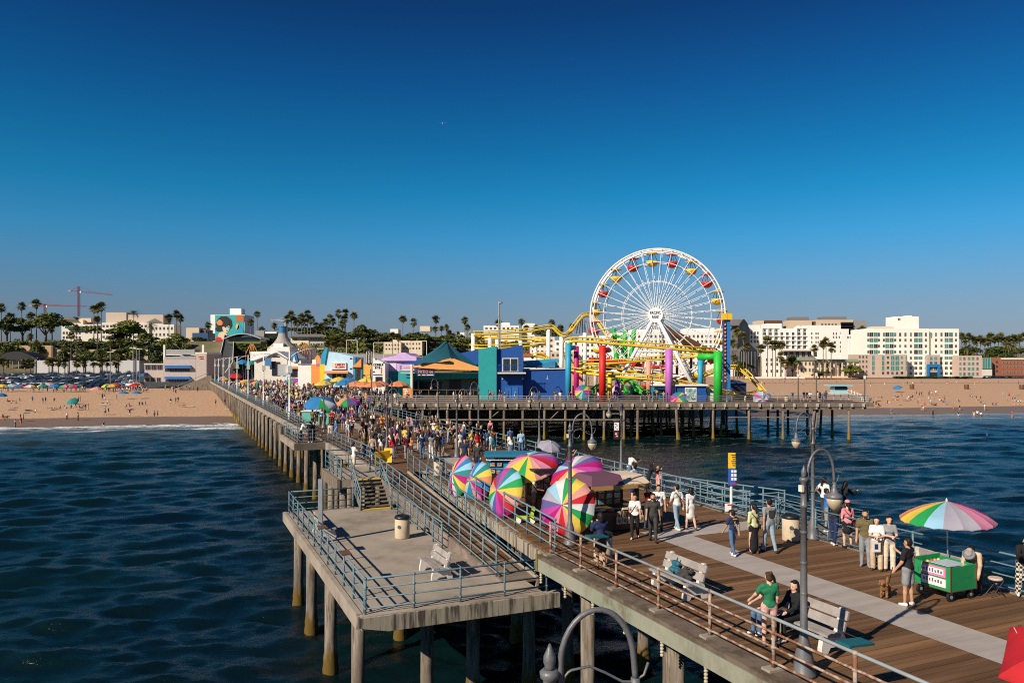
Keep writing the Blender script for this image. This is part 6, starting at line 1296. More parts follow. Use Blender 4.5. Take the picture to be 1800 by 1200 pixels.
# ---- green vendor cart
gc = M('cart_green', (.012, .24, .075), .45, var=.1, scale=4); c0 = P(14.55, 19.15)
ct = thing('vendor_cart', 'green vendor cart with pink and white price signs', 'cart', c0, PA)
mb = MB(); mb.bx(-.5, .5, -.55, .55, .27, .29); mb.build('base_board', brown, ct)
for nm, d in (('front_panel', (-.5, -.47, -.55, .55, .29, .92)), ('side_panel', (-.47, .5, -.55, -.52, .29, .92)), ('side_panel', (-.47, .5, .52, .55, .29, .98)), ('back_panel', (.47, .5, -.52, .52, .29, .92))): mb = MB(); mb.bx(*d); mb.build(nm, gc, ct)
for d in ((-.51, -.48, -.56, -.53, .27, .96), (.48, .51, -.56, -.53, .27, .96), (-.51, -.48, .53, .56, .27, 1.0)): mb = MB(); mb.bx(*d); mb.build('corner_post', brown, ct)
mb = MB(); mb.bx(-.46, .2, -.51, .51, .8, .83); mb.build('tray', timber, ct); mb = MB(); mb.bx(-.46, .2, -.5, .1, .93, .945); mb.build('glass_lid', M('lid_glass', (.5, .5, .46), .1, var=.1), ct)
for z0, z1, c_, nm in ((.62, .88, (.72, .2, .38), 'pink_sign'), (.36, .58, (.72, .68, .66), 'white_sign')):
    mb = MB(); mb.bx(-.525, -.502, -.42, .3, z0, z1); so = mb.build(nm, M(nm, c_, .5, var=.05), ct)
    mb = MB(); mb.bx(-.53, -.526, -.36, .24, z0+.06, z1-.05); mb.build('sign_panel', M('sign_paper', (.75, .72, .7), .6, var=.05), ct)
    for k in range(7): mb = MB(); y = -.32+k*.085; mb.bx(-.535, -.531, y, y+.045, z0+.09, z0+.09+(.07, .09, .06, .1, .08, .1, .07)[k]); mb.build('sign_mark', M('sign_mark', (.12, .1, .12), .6), ct)
for x, y in ((-.38, -.45), (.38, -.45), (-.38, .45), (.38, .45)):
    mb = MB(); mb.tube([(x, y-.035, .12), (x, y+.035, .12)], .12, 14); wl = mb.build('wheel', black, ct); mb = MB(); mb.bx(x-.03, x+.03, y-.05, y+.05, .2, .27); mb.build('caster', grey, ct)
    mb = MB(); mb.tube([(x, y-.04, .12), (x, y+.04, .12)], .05, 10); o = add('rim', mb.mesh('rim', grey), wl); KIDS.setdefault(wl.name, []).append(o)
for k in range(8): o = MB().lathe([(.0, 0), (.05, .02), (.06, .06), (.03, .1), (0, .11)], 8).build('fruit', M('fruit_%d' % (k % 3), [(.6, .25, .05), (.5, .4, .1), (.35, .1, .05)][k % 3], .5), None, True); p = c0+Matrix.Rotation(PA, 3, 'Z') @ Vector((-.3+(k % 4)*.14, -.3+(k//4)*.18+.4, .83)); o.location = p; tag(o, f'{["orange", "yellow", "brown"][k % 3]} fruit, {ORD(k % 4)} from the left in the {"front" if k < 4 else "back"} row on the green cart', 'fruit', 'fruit on the green cart')
stl2 = thing('stool', 'folding stool with a round pale seat beside the green cart', 'stool', G(1756, 1050)+Vector((0, .15, 0))); mb = MB(); mb.lathe([(.16, .44), (.18, .46), (.18, .49), (.16, .51)], 18); mb.build('seat', M('stool_seat', (.55, .40, .34), .6), stl2)
for a in range(4): mb = MB(); sx_ = -.2 if a < 2 else .2; mb.tube([(sx_, -.14 if a % 2 else .14, 0), (-sx_*.75, -.12 if a % 2 else .12, .44)], .012, 5); mb.build('leg', black, stl2)

# ---- photo cart, souvenir stalls
pc = thing('photo_cart', 'blue and yellow photo cart with a TWO PHOTOS IN ONE board', 'cart', G(893, 852), 0)
Yp = pc.location.y; cb = paint('cart_blue', (.015, .26, .45))
def L3(px, py, dy=0): return D(px, py, Yp+dy)-pc.location
mb = MB(); a, b_ = L3(858, 845), L3(930, 815); mb.bx(a.x, b_.x, 0, 1.2, a.z, L3(0, 838).z); mb.build('yellow_base', yellow, pc)
mb = MB(); mb.bx(a.x, b_.x, .05, 1.15, L3(0, 838).z+.003, L3(0, 812).z); mb.build('body', cb, pc)
mb = MB(); mb.bx(a.x-.1, b_.x+.15, -.15, -.05, L3(0, 808).z, L3(0, 802).z); mb.build('sign_board', white, pc)
mb = MB(); mb.bx(a.x-.2, b_.x+.25, -.3, 1.3, L3(0, 802).z+.003, L3(0, 797).z); mb.build('roof', paint('cart_roof', (.02, .17, .27)), pc)
for x in (a.x, b_.x): mb = MB(); mb.bx(x-.03, x+.03, .0, .04, L3(0, 812).z, L3(0, 802).z); mb.build('post', cb, pc)
text('TWO PHOTOS IN ONE', 889, 805.3, Yp-.16, 3.3, black, pc, wpx=41)
for k, px in enumerate((866, 878, 866, 877, 905, 918)):
    py = (816, 816, 828, 829, 818, 818)[k]; q = L3(px, py); mb = MB(); mb.box((q.x, .03, q.z), (.32, .05, .26)); f = mb.build('photo_frame', black, pc); mb = MB(); mb.box((q.x, -.01, q.z), (.25, .03, .19)); mb.build('photo_print', swirl('photo_print%d' % k, [(.3, .1, .05), (.6, .35, .2), (.05, .1, .2), (.5, .4, .35)], 9), pc)
mb = MB(); q = L3(867, 848); mb.tube([(q.x, -.1, .28), (q.x, -.02, .28)], .3, 16); mb.build('wheel', black, pc)
mb = MB(); mb.tube([(q.x+1.5, -.1, .28), (q.x+1.5, -.02, .28)], .3, 16); mb.build('wheel', black, pc)
woodm = weathered('stall_wood', (.16, .085, .04), (.09, .045, .02), 2, (.4, .6), .7, .2)
sv_ = thing('souvenir_stall', 'wooden souvenir stall with a plum roof and hanging tote bags', 'stall', P(25.7, 15.2), PA)
for x in (-.95, .95):
    for y in (-.55, .6): mb = MB(); mb.bx(x-.05, x+.05, y-.05, y+.05, 0, 2.15); mb.build('post', woodm, sv_)
mb = MB(); mb.hexa([(-1.25, -.95, 2.1), (.15, -.95, 2.1), (.15, .9, 2.1), (-1.25, .9, 2.1), (-1.05, -.6, 2.5), (.15, -.6, 2.5), (.15, .55, 2.5), (-1.05, .55, 2.5)]); mb.build('roof', paint('plum_roof', (.12, .05, .08), .8), sv_)
mb = MB(); mb.hexa([(.16, -.95, 2.1), (1.3, -.95, 2.1), (1.3, .9, 2.1), (.16, .9, 2.1), (.16, -.6, 2.45), (1.1, -.6, 2.45), (1.1, .55, 2.45), (.16, .55, 2.45)]); mb.build('roof', paint('cream_roof', (.6, .46, .34), .8), sv_)
mb = MB(); mb.bx(-1.28, 1.33, -.99, -.955, 1.92, 2.1); mb.build('fascia', paint('ochre_fascia', (.42, .24, .08)), sv_); mb = MB(); mb.bx(-1, 1, -.7, .6, .05, .85); mb.build('counter', woodm, sv_); mb = MB(); mb.bx(-1, 1, .55, .62, .86, 2.05); mb.build('back_board', woodm, sv_)
for k in range(5):
    for j in range(4): mb = MB(); mb.bx(-.85+k*.36, -.6+k*.36, .5, .545, .95+j*.27, 1.17+j*.27); mb.build('card', M('card%d' % ((k*3+j) % 5), [(.6, .5, .4), (.1, .2, .25), (.5, .25, .15), (.65, .62, .55), (.2, .3, .15)][(k*3+j) % 5], .5, var=.4, scale=14), sv_)
for k in range(6): mb = MB(); mb.box((-.8+k*.3, -.45+.1*(k % 2), .9), (.24, .3, .06+.04*(k % 3)), rot=Matrix.Rotation(-.35, 3, 'X')); mb.build('tray', M('tray%d' % (k % 3), [(.05, .2, .22), (.6, .5, .35), (.3, .12, .08)][k % 3], .6, var=.4, scale=9), sv_)
for k in range(5):
    x = .2+k*.24; o = thing('tote_bag', f'{ORD(k)} cream tote bag hanging on the souvenir stall', 'bag', sv_.location+Matrix.Rotation(PA, 3, 'Z') @ Vector((x-.2, -.78, .28)), PA, 'tote bags on the souvenir stall')
    mb = MB(); mb.bx(-.1, .1, -.04, .02, 0, .26); mb.build('bag', M('cream_canvas', (.62, .52, .38), .9, var=.2, scale=9), o); mb = MB(); mb.bx(-.06, .06, -.05, -.041, .05, .19); mb.build('print', M('bag_print', (.16, .17, .12), .8, var=.6, scale=20), o)
    for y in (-.03, .01): mb = MB(); mb.tube([(-.06, y, .26), (-.035, y, .46), (.035, y, .46), (.06, y, .26)], .008, 5); mb.build('handle', M('cream_canvas', (.62, .52, .38)), o)
s2 = thing('souvenir_stall', 'dark wooden picture stall behind the broad pink umbrella', 'stall', P(29.8, 14.9), PA)
mb = MB(); mb.bx(-1.1, 1.1, .3, .5, 0, 2.2); mb.build('back_board', woodm, s2); mb = MB(); mb.bx(-1.1, 1.1, -.7, .3, 0, .8); mb.build('counter', woodm, s2); mb = MB(); mb.bx(-1.3, 1.3, -.9, .7, 2.2, 2.3); mb.build('roof', paint('dark_canopy', (.03, .025, .03)), s2)
for k in range(6):
    for j in range(3): mb = MB(); mb.bx(-1+k*.34, -.72+k*.34, .25, .29, 1.0+j*.38, 1.32+j*.38); mb.build('picture', swirl('stall_pic%d' % ((k+j) % 4), [(.05, .06, .1), (.3, .2, .12), (.5, .35, .2), (.1, .12, .18)], 6), s2)
s3 = thing('mint_kiosk', 'mint green kiosk with a white counter under the blue parasol', 'kiosk', G(558, 745), 0)
mb = MB(); mb.bx(-1.5, .3, -.4, 1, 0, 1.3); mb.build('body', paint('mint', (.12, .42, .33)), s3); mb = MB(); mb.bx(-1.6, .4, -.5, 1.1, 1.3, 1.4); mb.build('counter', white, s3); mb = MB(); mb.bx(.45, 1.2, -.2, .6, 0, 1.1); mb.build('side_box', paint('mint', (.1, .4, .3)), s3)
sv_.scale = (1, 1, .84); s2.scale = (1, 1, .82)
# info sign on the right
sg = thing('info_sign', 'tall yellow and blue notice sign at the right-hand ramp', 'sign', G(1289, 908)+Vector((0, .3, 0))); Ys = sg.location.y
mb = MB(); mb.tube([(0, 0, 0), (0, 0, 2.45)], .055, 8); mb.build('post', wp_m, sg)
for y0, y1, m_, nm in ((795, 822, yellow, 'yellow_board'), (822.5, 852, paint('notice_blue', (.03, .10, .40)), 'blue_board'), (884, 898, white, 'white_notice')):
    mb = MB(); mb.bx((-6.3 if nm != 'white_notice' else -12)/F*Ys, (6.3 if nm != 'white_notice' else -1)/F*Ys, -.1, -.06, fz(y1, Ys), fz(y0, Ys)); mb.build(nm, m_, sg)
for k in range(6): mb = MB(); q = D(1286+(k % 2)*5.2, 827.5+(k//2)*6.6, Ys)-sg.location; mb.box((q.x, -.11, q.z), (.09, .015, .11)); mb.build('pictogram', white, sg)
for k in range(6): mb = MB(); q = D(1288.7, 799+k*3.6, Ys)-sg.location; mb.box((q.x, -.108, q.z), (.2-.05*(k % 3), .012, .028)); mb.build('text_line', black, sg)
mb = MB(); q = D(1289, 849.5, Ys)-sg.location; mb.box((q.x, -.11, q.z), (.28, .012, .05)); mb.build('red_strip', red, sg)
mb = MB(); q = D(1282.5, 886, Ys)-sg.location; mb.box((q.x, -.11, q.z), (.24, .012, .05)); mb.build('red_strip', red, sg)
# yellow folding barrier and lime scooter, bicycles
t = thing('wet_floor_board', 'yellow folding board leaning at the landing railing', 'board', P(47.2, 11.7)); mb = MB(); mb.box((0, 0, .45), (1.1, .05, .8), rot=Matrix.Rotation(.3, 3, 'X') @ Matrix.Rotation(PA, 3, 'Z')); mb.build('board', yellow, t); mb = MB(); mb.box((.35, .25, .55), (.5, .05, .9), rot=Matrix.Rotation(-.3, 3, 'X')); mb.build('board', yellow, t)
t = thing('toy_car', 'lime green toy ride-on behind the ramp railing', 'toy', G(925, 918)); lime = M('lime', (.45, .62, .02), .4)
mb = MB(); mb.bx(-.4, .3, -.15, .15, .15, .25); mb.build('body', lime, t); mb = MB(); mb.box((.25, 0, .42), (.12, .28, .4), rot=Matrix.Rotation(.25, 3, 'Y')); mb.build('seat', lime, t)
for x in (-.3, .25): mb = MB(); mb.tube([(x, -.18, .1), (x, .18, .1)], .1, 10); mb.build('wheel', white, t)
def bike(pos, rz, lab, c):
    t = thing('bicycle', lab, 'bicycle', pos, rz, 'bicycles in the alcove')
    for x in (-.52, .52):
        mb = MB(); mb.tube([(x+.33*math.cos(q), 0, .34+.33*math.sin(q)) for q in np.linspace(0, 6.283, 20)[:-1]], .02, 6, closed=True); mb.build('wheel', black, t)
        mb = MB(); [mb.tube([(x, 0, .34), (x+.31*math.cos(q), 0, .34+.31*math.sin(q))], .004, 3) for q in np.linspace(0, 6.283, 9)[:-1]]; tag(mb.build('spokes', chrome, t), kind='stuff')
    mb = MB(); [mb.tube(q, .02, 6) for q in ([(-.52, 0, .34), (-.05, 0, .3), (.36, 0, .78), (-.15, 0, .76), (-.52, 0, .34)], [(-.05, 0, .3), (-.17, 0, .85)], [(.52, 0, .34), (.36, 0, .8), (.33, 0, .98)])]; mb.build('frame', M('bike_'+c, {'white': (.6, .6, .58), 'red': (.45, .03, .02), 'yellow': (.7, .55, .2)}[c], .4), t)
    mb = MB(); mb.tube([(.3, -.28, 1.0), (.35, 0, .98), (.3, .28, 1.0)], .018, 6); mb.build('handlebar', black, t); mb = MB(); mb.box((-.18, 0, .87), (.26, .14, .06)); mb.build('saddle', black, t)
bike(P(64, 9.6), PA+.3, 'white bicycle nearest the alcove railing', 'white'); bike(P(64.8, 10.2), PA, 'red bicycle in the alcove', 'red'); bike(P(63.4, 10.6), PA+.2, 'yellow bicycle by the alcove edge', 'yellow')
# gulls
def gull(px, py, Y, lab, sc=1):
    o = MB(); o.lathe([(.02, -.28), (.07, -.1), (.08, .05), (.05, .2), (.02, .3)], 8); o._add([(0, -.05, .1), (.5, .02, .18), (.9, -.05, .1), (.5, -.12, .12)], [(0, 1, 2, 3), (3, 2, 1, 0)]); o._add([(0, -.05, .1), (-.5, .02, .18), (-.9, -.05, .1), (-.5, -.12, .12)], [(3, 2, 1, 0), (0, 1, 2, 3)])
    b_ = o.build('seagull', M('gull_grey', (.3, .3, .3), .7), None); b_.location = D(px, py, Y); b_.scale = (sc,)*3; tag(b_, lab, 'bird')
gull(778, 217, 190, 'dark seagull gliding high in the blue sky'); gull(328, 516, 260, 'pale seagull low over the left-hand roofs'); gull(735, 538, 230, 'small seagull above the shade sails')
# ---------------------------------------------------------------- people: one continuous skin grown round a posed skeleton
def surface(caps, vox, k=.022):
    A = np.array([c[0] for c in caps], float); Bb = np.array([c[1] for c in caps], float); ra = np.array([c[2] for c in caps]); rb = np.array([c[3] for c in caps]); sy = np.array([c[5] if len(c) > 5 else 1.0 for c in caps]); lab = np.array([c[4] for c in caps])
    lo = np.minimum(A, Bb).min(0)-max(ra.max(), rb.max())-2*vox; hi = np.maximum(A, Bb).max(0)+max(ra.max(), rb.max())+2*vox
    n = np.ceil((hi-lo)/vox).astype(int)+1; ax_ = [lo[i]+np.arange(n[i])*vox for i in range(3)]
    G_ = np.stack(np.meshgrid(*ax_, indexing='ij'), -1)
    def dist(p, i):
        a, b = A[i], Bb[i]; q = p-a; ba = b-a
        if sy[i] != 1: q = q*np.array([1, 1/sy[i], 1]); ba = ba*np.array([1, 1/sy[i], 1])
        t = np.clip((q@ba)/max(ba@ba, 1e-9), 0, 1); return np.linalg.norm(q-t[..., None]*ba, axis=-1)-(ra[i]+(rb[i]-ra[i])*t)
    V = None
    for i in range(len(caps)):
        l_ = np.maximum(np.floor((np.minimum(A[i], Bb[i])-max(ra[i], rb[i])-.12-lo)/vox).astype(int), 0); h_ = np.minimum(np.ceil((np.maximum(A[i], Bb[i])+max(ra[i], rb[i])+.12-lo)/vox).astype(int)+1, n)
        if V is None: V = np.full(tuple(n), .5)
        sl = tuple(slice(l_[j], h_[j]) for j in range(3)); d = dist(G_[sl], i); v = V[sl]
        h = np.clip(.5+.5*(v-d)/k, 0, 1); V[sl] = v*(1-h)+d*h-k*h*(1-h)
    S = V < 0; cn = S[:-1, :-1, :-1].astype(int)
    cnt = np.zeros([m-1 for m in n]); pos = np.zeros([m-1 for m in n]+[3])
    for axis in range(3):
        for o1 in (0, 1):
            for o2 in (0, 1):
                offs = [0, 0, 0]; oth = [j for j in range(3) if j != axis]; offs[oth[0]] = o1; offs[oth[1]] = o2
                s0 = tuple(slice(offs[j], n[j]-1+offs[j]) for j in range(3)); of1 = list(offs); of1[axis] = 1; s1 = tuple(slice(of1[j], n[j]-1+of1[j]) for j in range(3))
                v0, v1 = V[s0], V[s1]; x = (v0 < 0) != (v1 < 0); t = np.where(x, v0/np.where(v0 == v1, 1, v0-v1), 0)
                base = np.array(offs, float); e = np.zeros(3); e[axis] = 1
                pos += x[..., None]*(base+t[..., None]*e); cnt += x
    act = cnt > 0; idx = -np.ones(cnt.shape, int); idx[act] = np.arange(act.sum()); cell = np.argwhere(act)
    verts = lo+(cell+pos[act]/cnt[act][:, None])*vox
    faces = []
    for axis in range(3):
        oth = [j for j in range(3) if j != axis]; b1, b2 = (oth[0], oth[1]) if axis != 1 else (oth[1], oth[0])
        s0 = [slice(None)]*3; s1 = [slice(None)]*3; s0[axis] = slice(0, n[axis]-1); s1[axis] = slice(1, n[axis])
        x = S[tuple(s0)] != S[tuple(s1)]; e = np.argwhere(x); e = e[(e[:, b1] > 0) & (e[:, b2] > 0) & (e[:, b1] < n[b1]-1) & (e[:, b2] < n[b2]-1)]
        d1 = np.zeros(3, int); d1[b1] = 1; d2 = np.zeros(3, int); d2[b2] = 1
        q = np.stack([idx[tuple((e-d1-d2).T)], idx[tuple((e-d2).T)], idx[tuple(e.T)], idx[tuple((e-d1).T)]], 1)
        flip = ~S[tuple(e.T)]; q[flip] = q[flip][:, ::-1]; faces.append(q)
    faces = np.concatenate(faces); fc = verts[faces].mean(1)
    dd = np.stack([dist(fc, i) for i in range(len(caps))], 1); return verts, faces, lab[dd.argmin(1)]
def to_mesh(name, verts, faces, labels, mats):
    me = bpy.data.meshes.new(name); me.vertices.add(len(verts)); me.vertices.foreach_set('co', verts.astype(np.float32).ravel()); me.loops.add(faces.size); me.loops.foreach_set('vertex_index', faces.astype(np.int32).ravel())
    me.polygons.add(len(faces)); me.polygons.foreach_set('loop_start', np.arange(0, faces.size, 4, dtype=np.int32))
    for m in mats: me.materials.append(m)
    me.polygons.foreach_set('material_index', labels.astype(np.int32)); me.polygons.foreach_set('use_smooth', np.ones(len(faces), bool)); me.update(); me.validate(); return me
SKIN, TOP, BOT, HAIR, SHOE, SOCK = range(6)
POSES = {
 'stand': dict(arms=((4, 9, 12, 0), (6, 9, 10, 0)), legs=((3, 2), (-3, 2))),
 'relax': dict(arms=((-6, 12, 30, 20), (8, 10, 8, 0)), legs=((6, 10), (-3, 0))),
 'walk': dict(arms=((16, 8, 22, 0), (-14, 8, 12, 0)), legs=((-9, 14), (13, 4))),
 'walk2': dict(arms=((-12, 8, 10, 0), (16, 8, 25, 0)), legs=((12, 5), (-9, 13))),
 'phone': dict(arms=((38, 6, 88, 22), (42, 6, 84, 22)), legs=((3, 2), (-3, 4))),
 'photo': dict(arms=((70, 10, 70, 18), (72, 10, 66, 18)), legs=((4, 0), (-4, 4))),
 'cross': dict(arms=((18, 12, 92, 62), (20, 12, 84, 60)), legs=((2, 2), (-2, 0))),
 'hip': dict(arms=((-14, 42, 30, 62), (6, 8, 10, 0)), legs=((3, 4), (-4, 0))),
 'reach': dict(arms=((30, 24, 20, 0), (4, 9, 12, 0)), legs=((3, 2), (-3, 2))),
 'leash': dict(arms=((10, 10, 26, 0), (30, 12, 90, 10)), legs=((3, 2), (-3, 2))),
 'up': dict(arms=((150, 14, 30, 10), (20, 10, 60, 10)), legs=((3, 2), (-3, 2))),
 'tote': dict(arms=((22, 8, 62, 34), (26, 8, 66, 40)), legs=((2, 2), (-2, 2))),
 'sit': dict(arms=((32, 8, 40, 8), (30, 8, 44, 8)), legs=((84, 84), (80, 80))),
 'groundsit': dict(arms=((-40, 14, 10, 0), (50, 8, 30, 5)), legs=((95, 60), (80, 40)), lean=-12),
 'lie': dict(arms=((10, 22, 10, 0), (160, 20, 40, 0)), legs=((4, 6), (-2, 2)), lie=True),
 'bend': dict(arms=((-8, 8, 22, 6), (-14, 8, 40, 8)), legs=((10, 6), (4, 4)), lean=58),
 'lean': dict(arms=((42, 12, 70, 20), (42, 12, 70, 20)), legs=((4, 2), (-6, 6)), lean=18)}
def skeleton(H=1.72, pose='stand', sleeve='short', legs='long', hair='short', girth=1.0, female=False, vent=None):
    p = POSES[pose]; s = H/1.72; g = girth; body, hr = [], []; V = lambda *a: np.array(a, float)
    lean = R(p.get('lean', 0)); sw = .155 if female else .18; hw = .10 if female else .088
    def T(v):                                           # lean the trunk about the hips
        y, z = v[1], v[2]-.95; return V(v[0], y*math.cos(lean)+z*math.sin(lean), .95+z*math.cos(lean)-y*math.sin(lean))
    def cap(a, b, ra, rb, l, sy=1.0, lst=body): lst.append((a*s, b*s, ra*s, rb*s, l, sy))
    # trunk
    cap(T(V(-hw*.75, 0, .95)), T(V(hw*.75, 0, .95)), .112*g, .112*g, BOT, .92)
    cap(T(V(0, .005, 1.0)), T(V(0, .01, 1.2)), (.128 if not female else .112)*g, .118*g, TOP, .86)
    cap(T(V(-.045, 0, .985)), T(V(.045, 0, .985)), .118*g, .118*g, TOP, .95)
    cap(T(V(-.075, .01, 1.31)), T(V(.075, .01, 1.31)), .112*g, .112*g, TOP, .9)
    if female: cap(T(V(-.06, .075, 1.27)), T(V(.06, .075, 1.27)), .058, .058, TOP)
    cap(T(V(-sw*.86, 0, 1.405)), T(V(sw*.86, 0, 1.405)), .068*g, .068*g, TOP)
    cap(T(V(0, -.005, 1.42)), T(V(0, .01, 1.53)), .058, .05, SKIN)
    # head
    cap(T(V(0, .028, 1.56)), T(V(0, .005, 1.635)), .066, .088, SKIN); cap(T(V(0, .09, 1.58)), T(V(0, .102, 1.573)), .014, .016, SKIN); cap(T(V(0, .062, 1.532)), T(V(0, .05, 1.536)), .032, .032, SKIN)
    for sd in (-1, 1): cap(T(V(sd*.088, -.005, 1.592)), T(V(sd*.088, -.005, 1.575)), .016, .013, SKIN)
    if hair != 'bald':
        cap(T(V(0, -.022, 1.655)), T(V(0, -.03, 1.6)), .088, .082, HAIR, 1.0, hr); cap(T(V(-.04, .04, 1.688)), T(V(.04, .04, 1.688)), .036, .036, HAIR, 1.0, hr)
    if hair == 'long': cap(T(V(0, -.062, 1.6)), T(V(0, -.105, 1.33)), .082, .058, HAIR, .8, hr); [cap(T(V(sd*.07, -.02, 1.6)), T(V(sd*.085, -.04, 1.42)), .035, .03, HAIR, 1, hr) for sd in (-1, 1)]
    if hair == 'bob': cap(T(V(0, -.05, 1.6)), T(V(0, -.06, 1.5)), .088, .075, HAIR, .9, hr); [cap(T(V(sd*.075, 0, 1.6)), T(V(sd*.075, 0, 1.52)), .032, .03, HAIR, 1, hr) for sd in (-1, 1)]
    if hair == 'bun': cap(T(V(0, -.09, 1.71)), T(V(0, -.1, 1.73)), .05, .045, HAIR, 1, hr)
    if hair == 'tail': cap(T(V(0, -.12, 1.64)), T(V(0, -.16, 1.42)), .04, .03, HAIR, 1, hr)
    # arms
    for sd, (fw_, out_, el_, inn) in zip((-1, 1), p['arms']):
        def dr(a, o_, i_=0): a, o_ = R(a), R(o_); return V(sd*math.sin(o_), math.sin(a)*math.cos(o_), -math.cos(a)*math.cos(o_))
        sh = T(V(sd*sw, 0, 1.405)); d1 = dr(fw_+math.degrees(lean)*(.35 if lean > 0 else 0), out_); el = sh+d1*.285; d2 = dr(fw_+el_, out_*.4-inn); wr = el+d2*.25; hd = wr+d2*.085
        fr = {'none': .08, 'short': .62, 'long': 1.9}[sleeve]
        m1 = sh+(el-sh)*min(fr, 1); cap(sh, m1, .062*g, (.062 if sleeve == 'short' else .052)*g, TOP)
        if fr < 1: cap(sh+(el-sh)*fr*.9, el, .045*g, .039*g, SKIN)
        if fr > 1: cap(el, wr, .05*g, .042*g, TOP)
        else: cap(el, wr, .039*g, .028, SKIN)
        cap(wr, hd, .03, .036, SKIN); cap(hd, hd+d2*.06+V(0, 0, -.005), .03, .02, SKIN); cap(wr+d2*.03, wr+d2*.075+V(-sd*.012, .03, .0), .014, .012, SKIN)
    # legs
    ft = []
    for sd, (th, kn) in zip((-1, 1), p['legs']):
        hp = V(sd*hw*.95, 0, .92); a = R(th); d1 = V(sd*.03, math.sin(a), -math.cos(a)); kp = hp+d1*.425; a2 = R(th-kn); d2 = V(0, math.sin(a2), -math.cos(a2)); an = kp+d2*.415
        tf = {'long': 2, 'wide': 2, 'shorts': .74, 'short': .32, 'skirt': .2, 'longskirt': .2, 'dress': .1}[legs]
        if tf >= 2:
            w_ = 1.28 if legs == 'wide' else 1.0; cap(hp, kp, .092*g, .068*g*w_, BOT); cap(kp, an-d2*.02, .064*g*w_, .052*w_*(1.18 if legs == 'wide' else 1), BOT)
        else:
            cap(hp, hp+(kp-hp)*tf, .098*g, .088*g, BOT); cap(hp+(kp-hp)*tf*.8, kp, .072*g, .054, SKIN); cap(kp, kp+(an-kp)*.35, .05, .054, SKIN); cap(kp+(an-kp)*.35, an, .053, .034, SKIN)
        f1 = an+V(0, -.03, -.035); toe = V(sd*.03, .15, 0)
        if th-kn < -30 or p.get('lie'): toe = V(sd*.02, .15*math.cos(a2), .15*math.sin(a2)-.02)
        cap(f1, f1+toe, .042, .034, SHOE); cap(an, f1, .04, .042, SHOE); ft.append(min((f1+toe)[2], f1[2])-.04)
    if legs in ('skirt', 'dress'): cap(V(0, .0, .92), V(0, .02, .66 if legs == 'skirt' else .6), .135*g, .175*g, BOT if legs == 'skirt' else TOP, .85)
    if legs == 'longskirt': cap(V(0, 0, .92), V(0, .01, .42), .13*g, .15*g, BOT, .85); cap(V(0, 0, .5), V(0, .0, .22), .15*g, .155*g, BOT, .85)
    if p.get('lie'):
        rt = lambda c: (V(c[0][0], c[0][2]-.85*s, -c[0][1]+.12*s), V(c[1][0], c[1][2]-.85*s, -c[1][1]+.12*s))+c[2:5]+(1.0,)
        return [rt(c) for c in body], [rt(c) for c in hr]
    dz = min(ft)*s if pose != 'groundsit' else (.92-.425*0-.115)*s
    sh_ = lambda c: (c[0]-V(0, 0, dz), c[1]-V(0, 0, dz))+c[2:]
    return [sh_(c) for c in body], [sh_(c) for c in hr]
SKINS = {'fair': (.62, .37, .26), 'tan': (.47, .25, .15), 'brown': (.26, .125, .07), 'dark': (.09, .045, .028)}
HAIRS = {'black': (.012, .009, .008), 'brown': (.06, .03, .015), 'fair': (.34, .21, .09), 'grey': (.3, .28, .26)}
CLO = {'white': (.72, .68, .63), 'black': (.014, .014, .016), 'navy': (.018, .03, .085), 'grey': (.24, .24, .25), 'red': (.48, .02, .02), 'maroon': (.13, .012, .02), 'blue': (.03, .13, .42), 'light blue': (.30, .50, .68), 'green': (.02, .17, .075), 'olive': (.125, .10, .045), 'beige': (.50, .38, .26), 'pink': (.66, .22, .25), 'yellow': (.66, .46, .06), 'orange': (.72, .22, .05), 'purple': (.14, .06, .28), 'teal': (.03, .22, .25), 'lime': (.3, .7, .02), 'brown': (.10, .05, .028), 'denim': (.075, .14, .24), 'pale denim': (.24, .33, .40), 'khaki': (.27, .20, .12), 'pale yellow': (.52, .52, .28), 'charcoal': (.045, .045, .042), 'cream': (.62, .52, .40), 'rose': (.62, .34, .30)}
def cm(kind, n, d): return M(kind+'_'+n.replace(' ', '_'), d[n], .85 if kind == 'cloth' else .6, var=.16 if kind == 'cloth' else .06, scale=7, bump=.25 if kind == 'cloth' else 0, bscale=14, spec=.25)
def pm(skin, top, bot, hair, shoe, sock='white'): return [cm('skin', skin, SKINS), cm('cloth', top, CLO), cm('cloth', bot, CLO), cm('hair', hair, HAIRS), cm('cloth', shoe, CLO), cm('cloth', sock, CLO)]
def face_to(v): return math.atan2(-v[0], v[1])
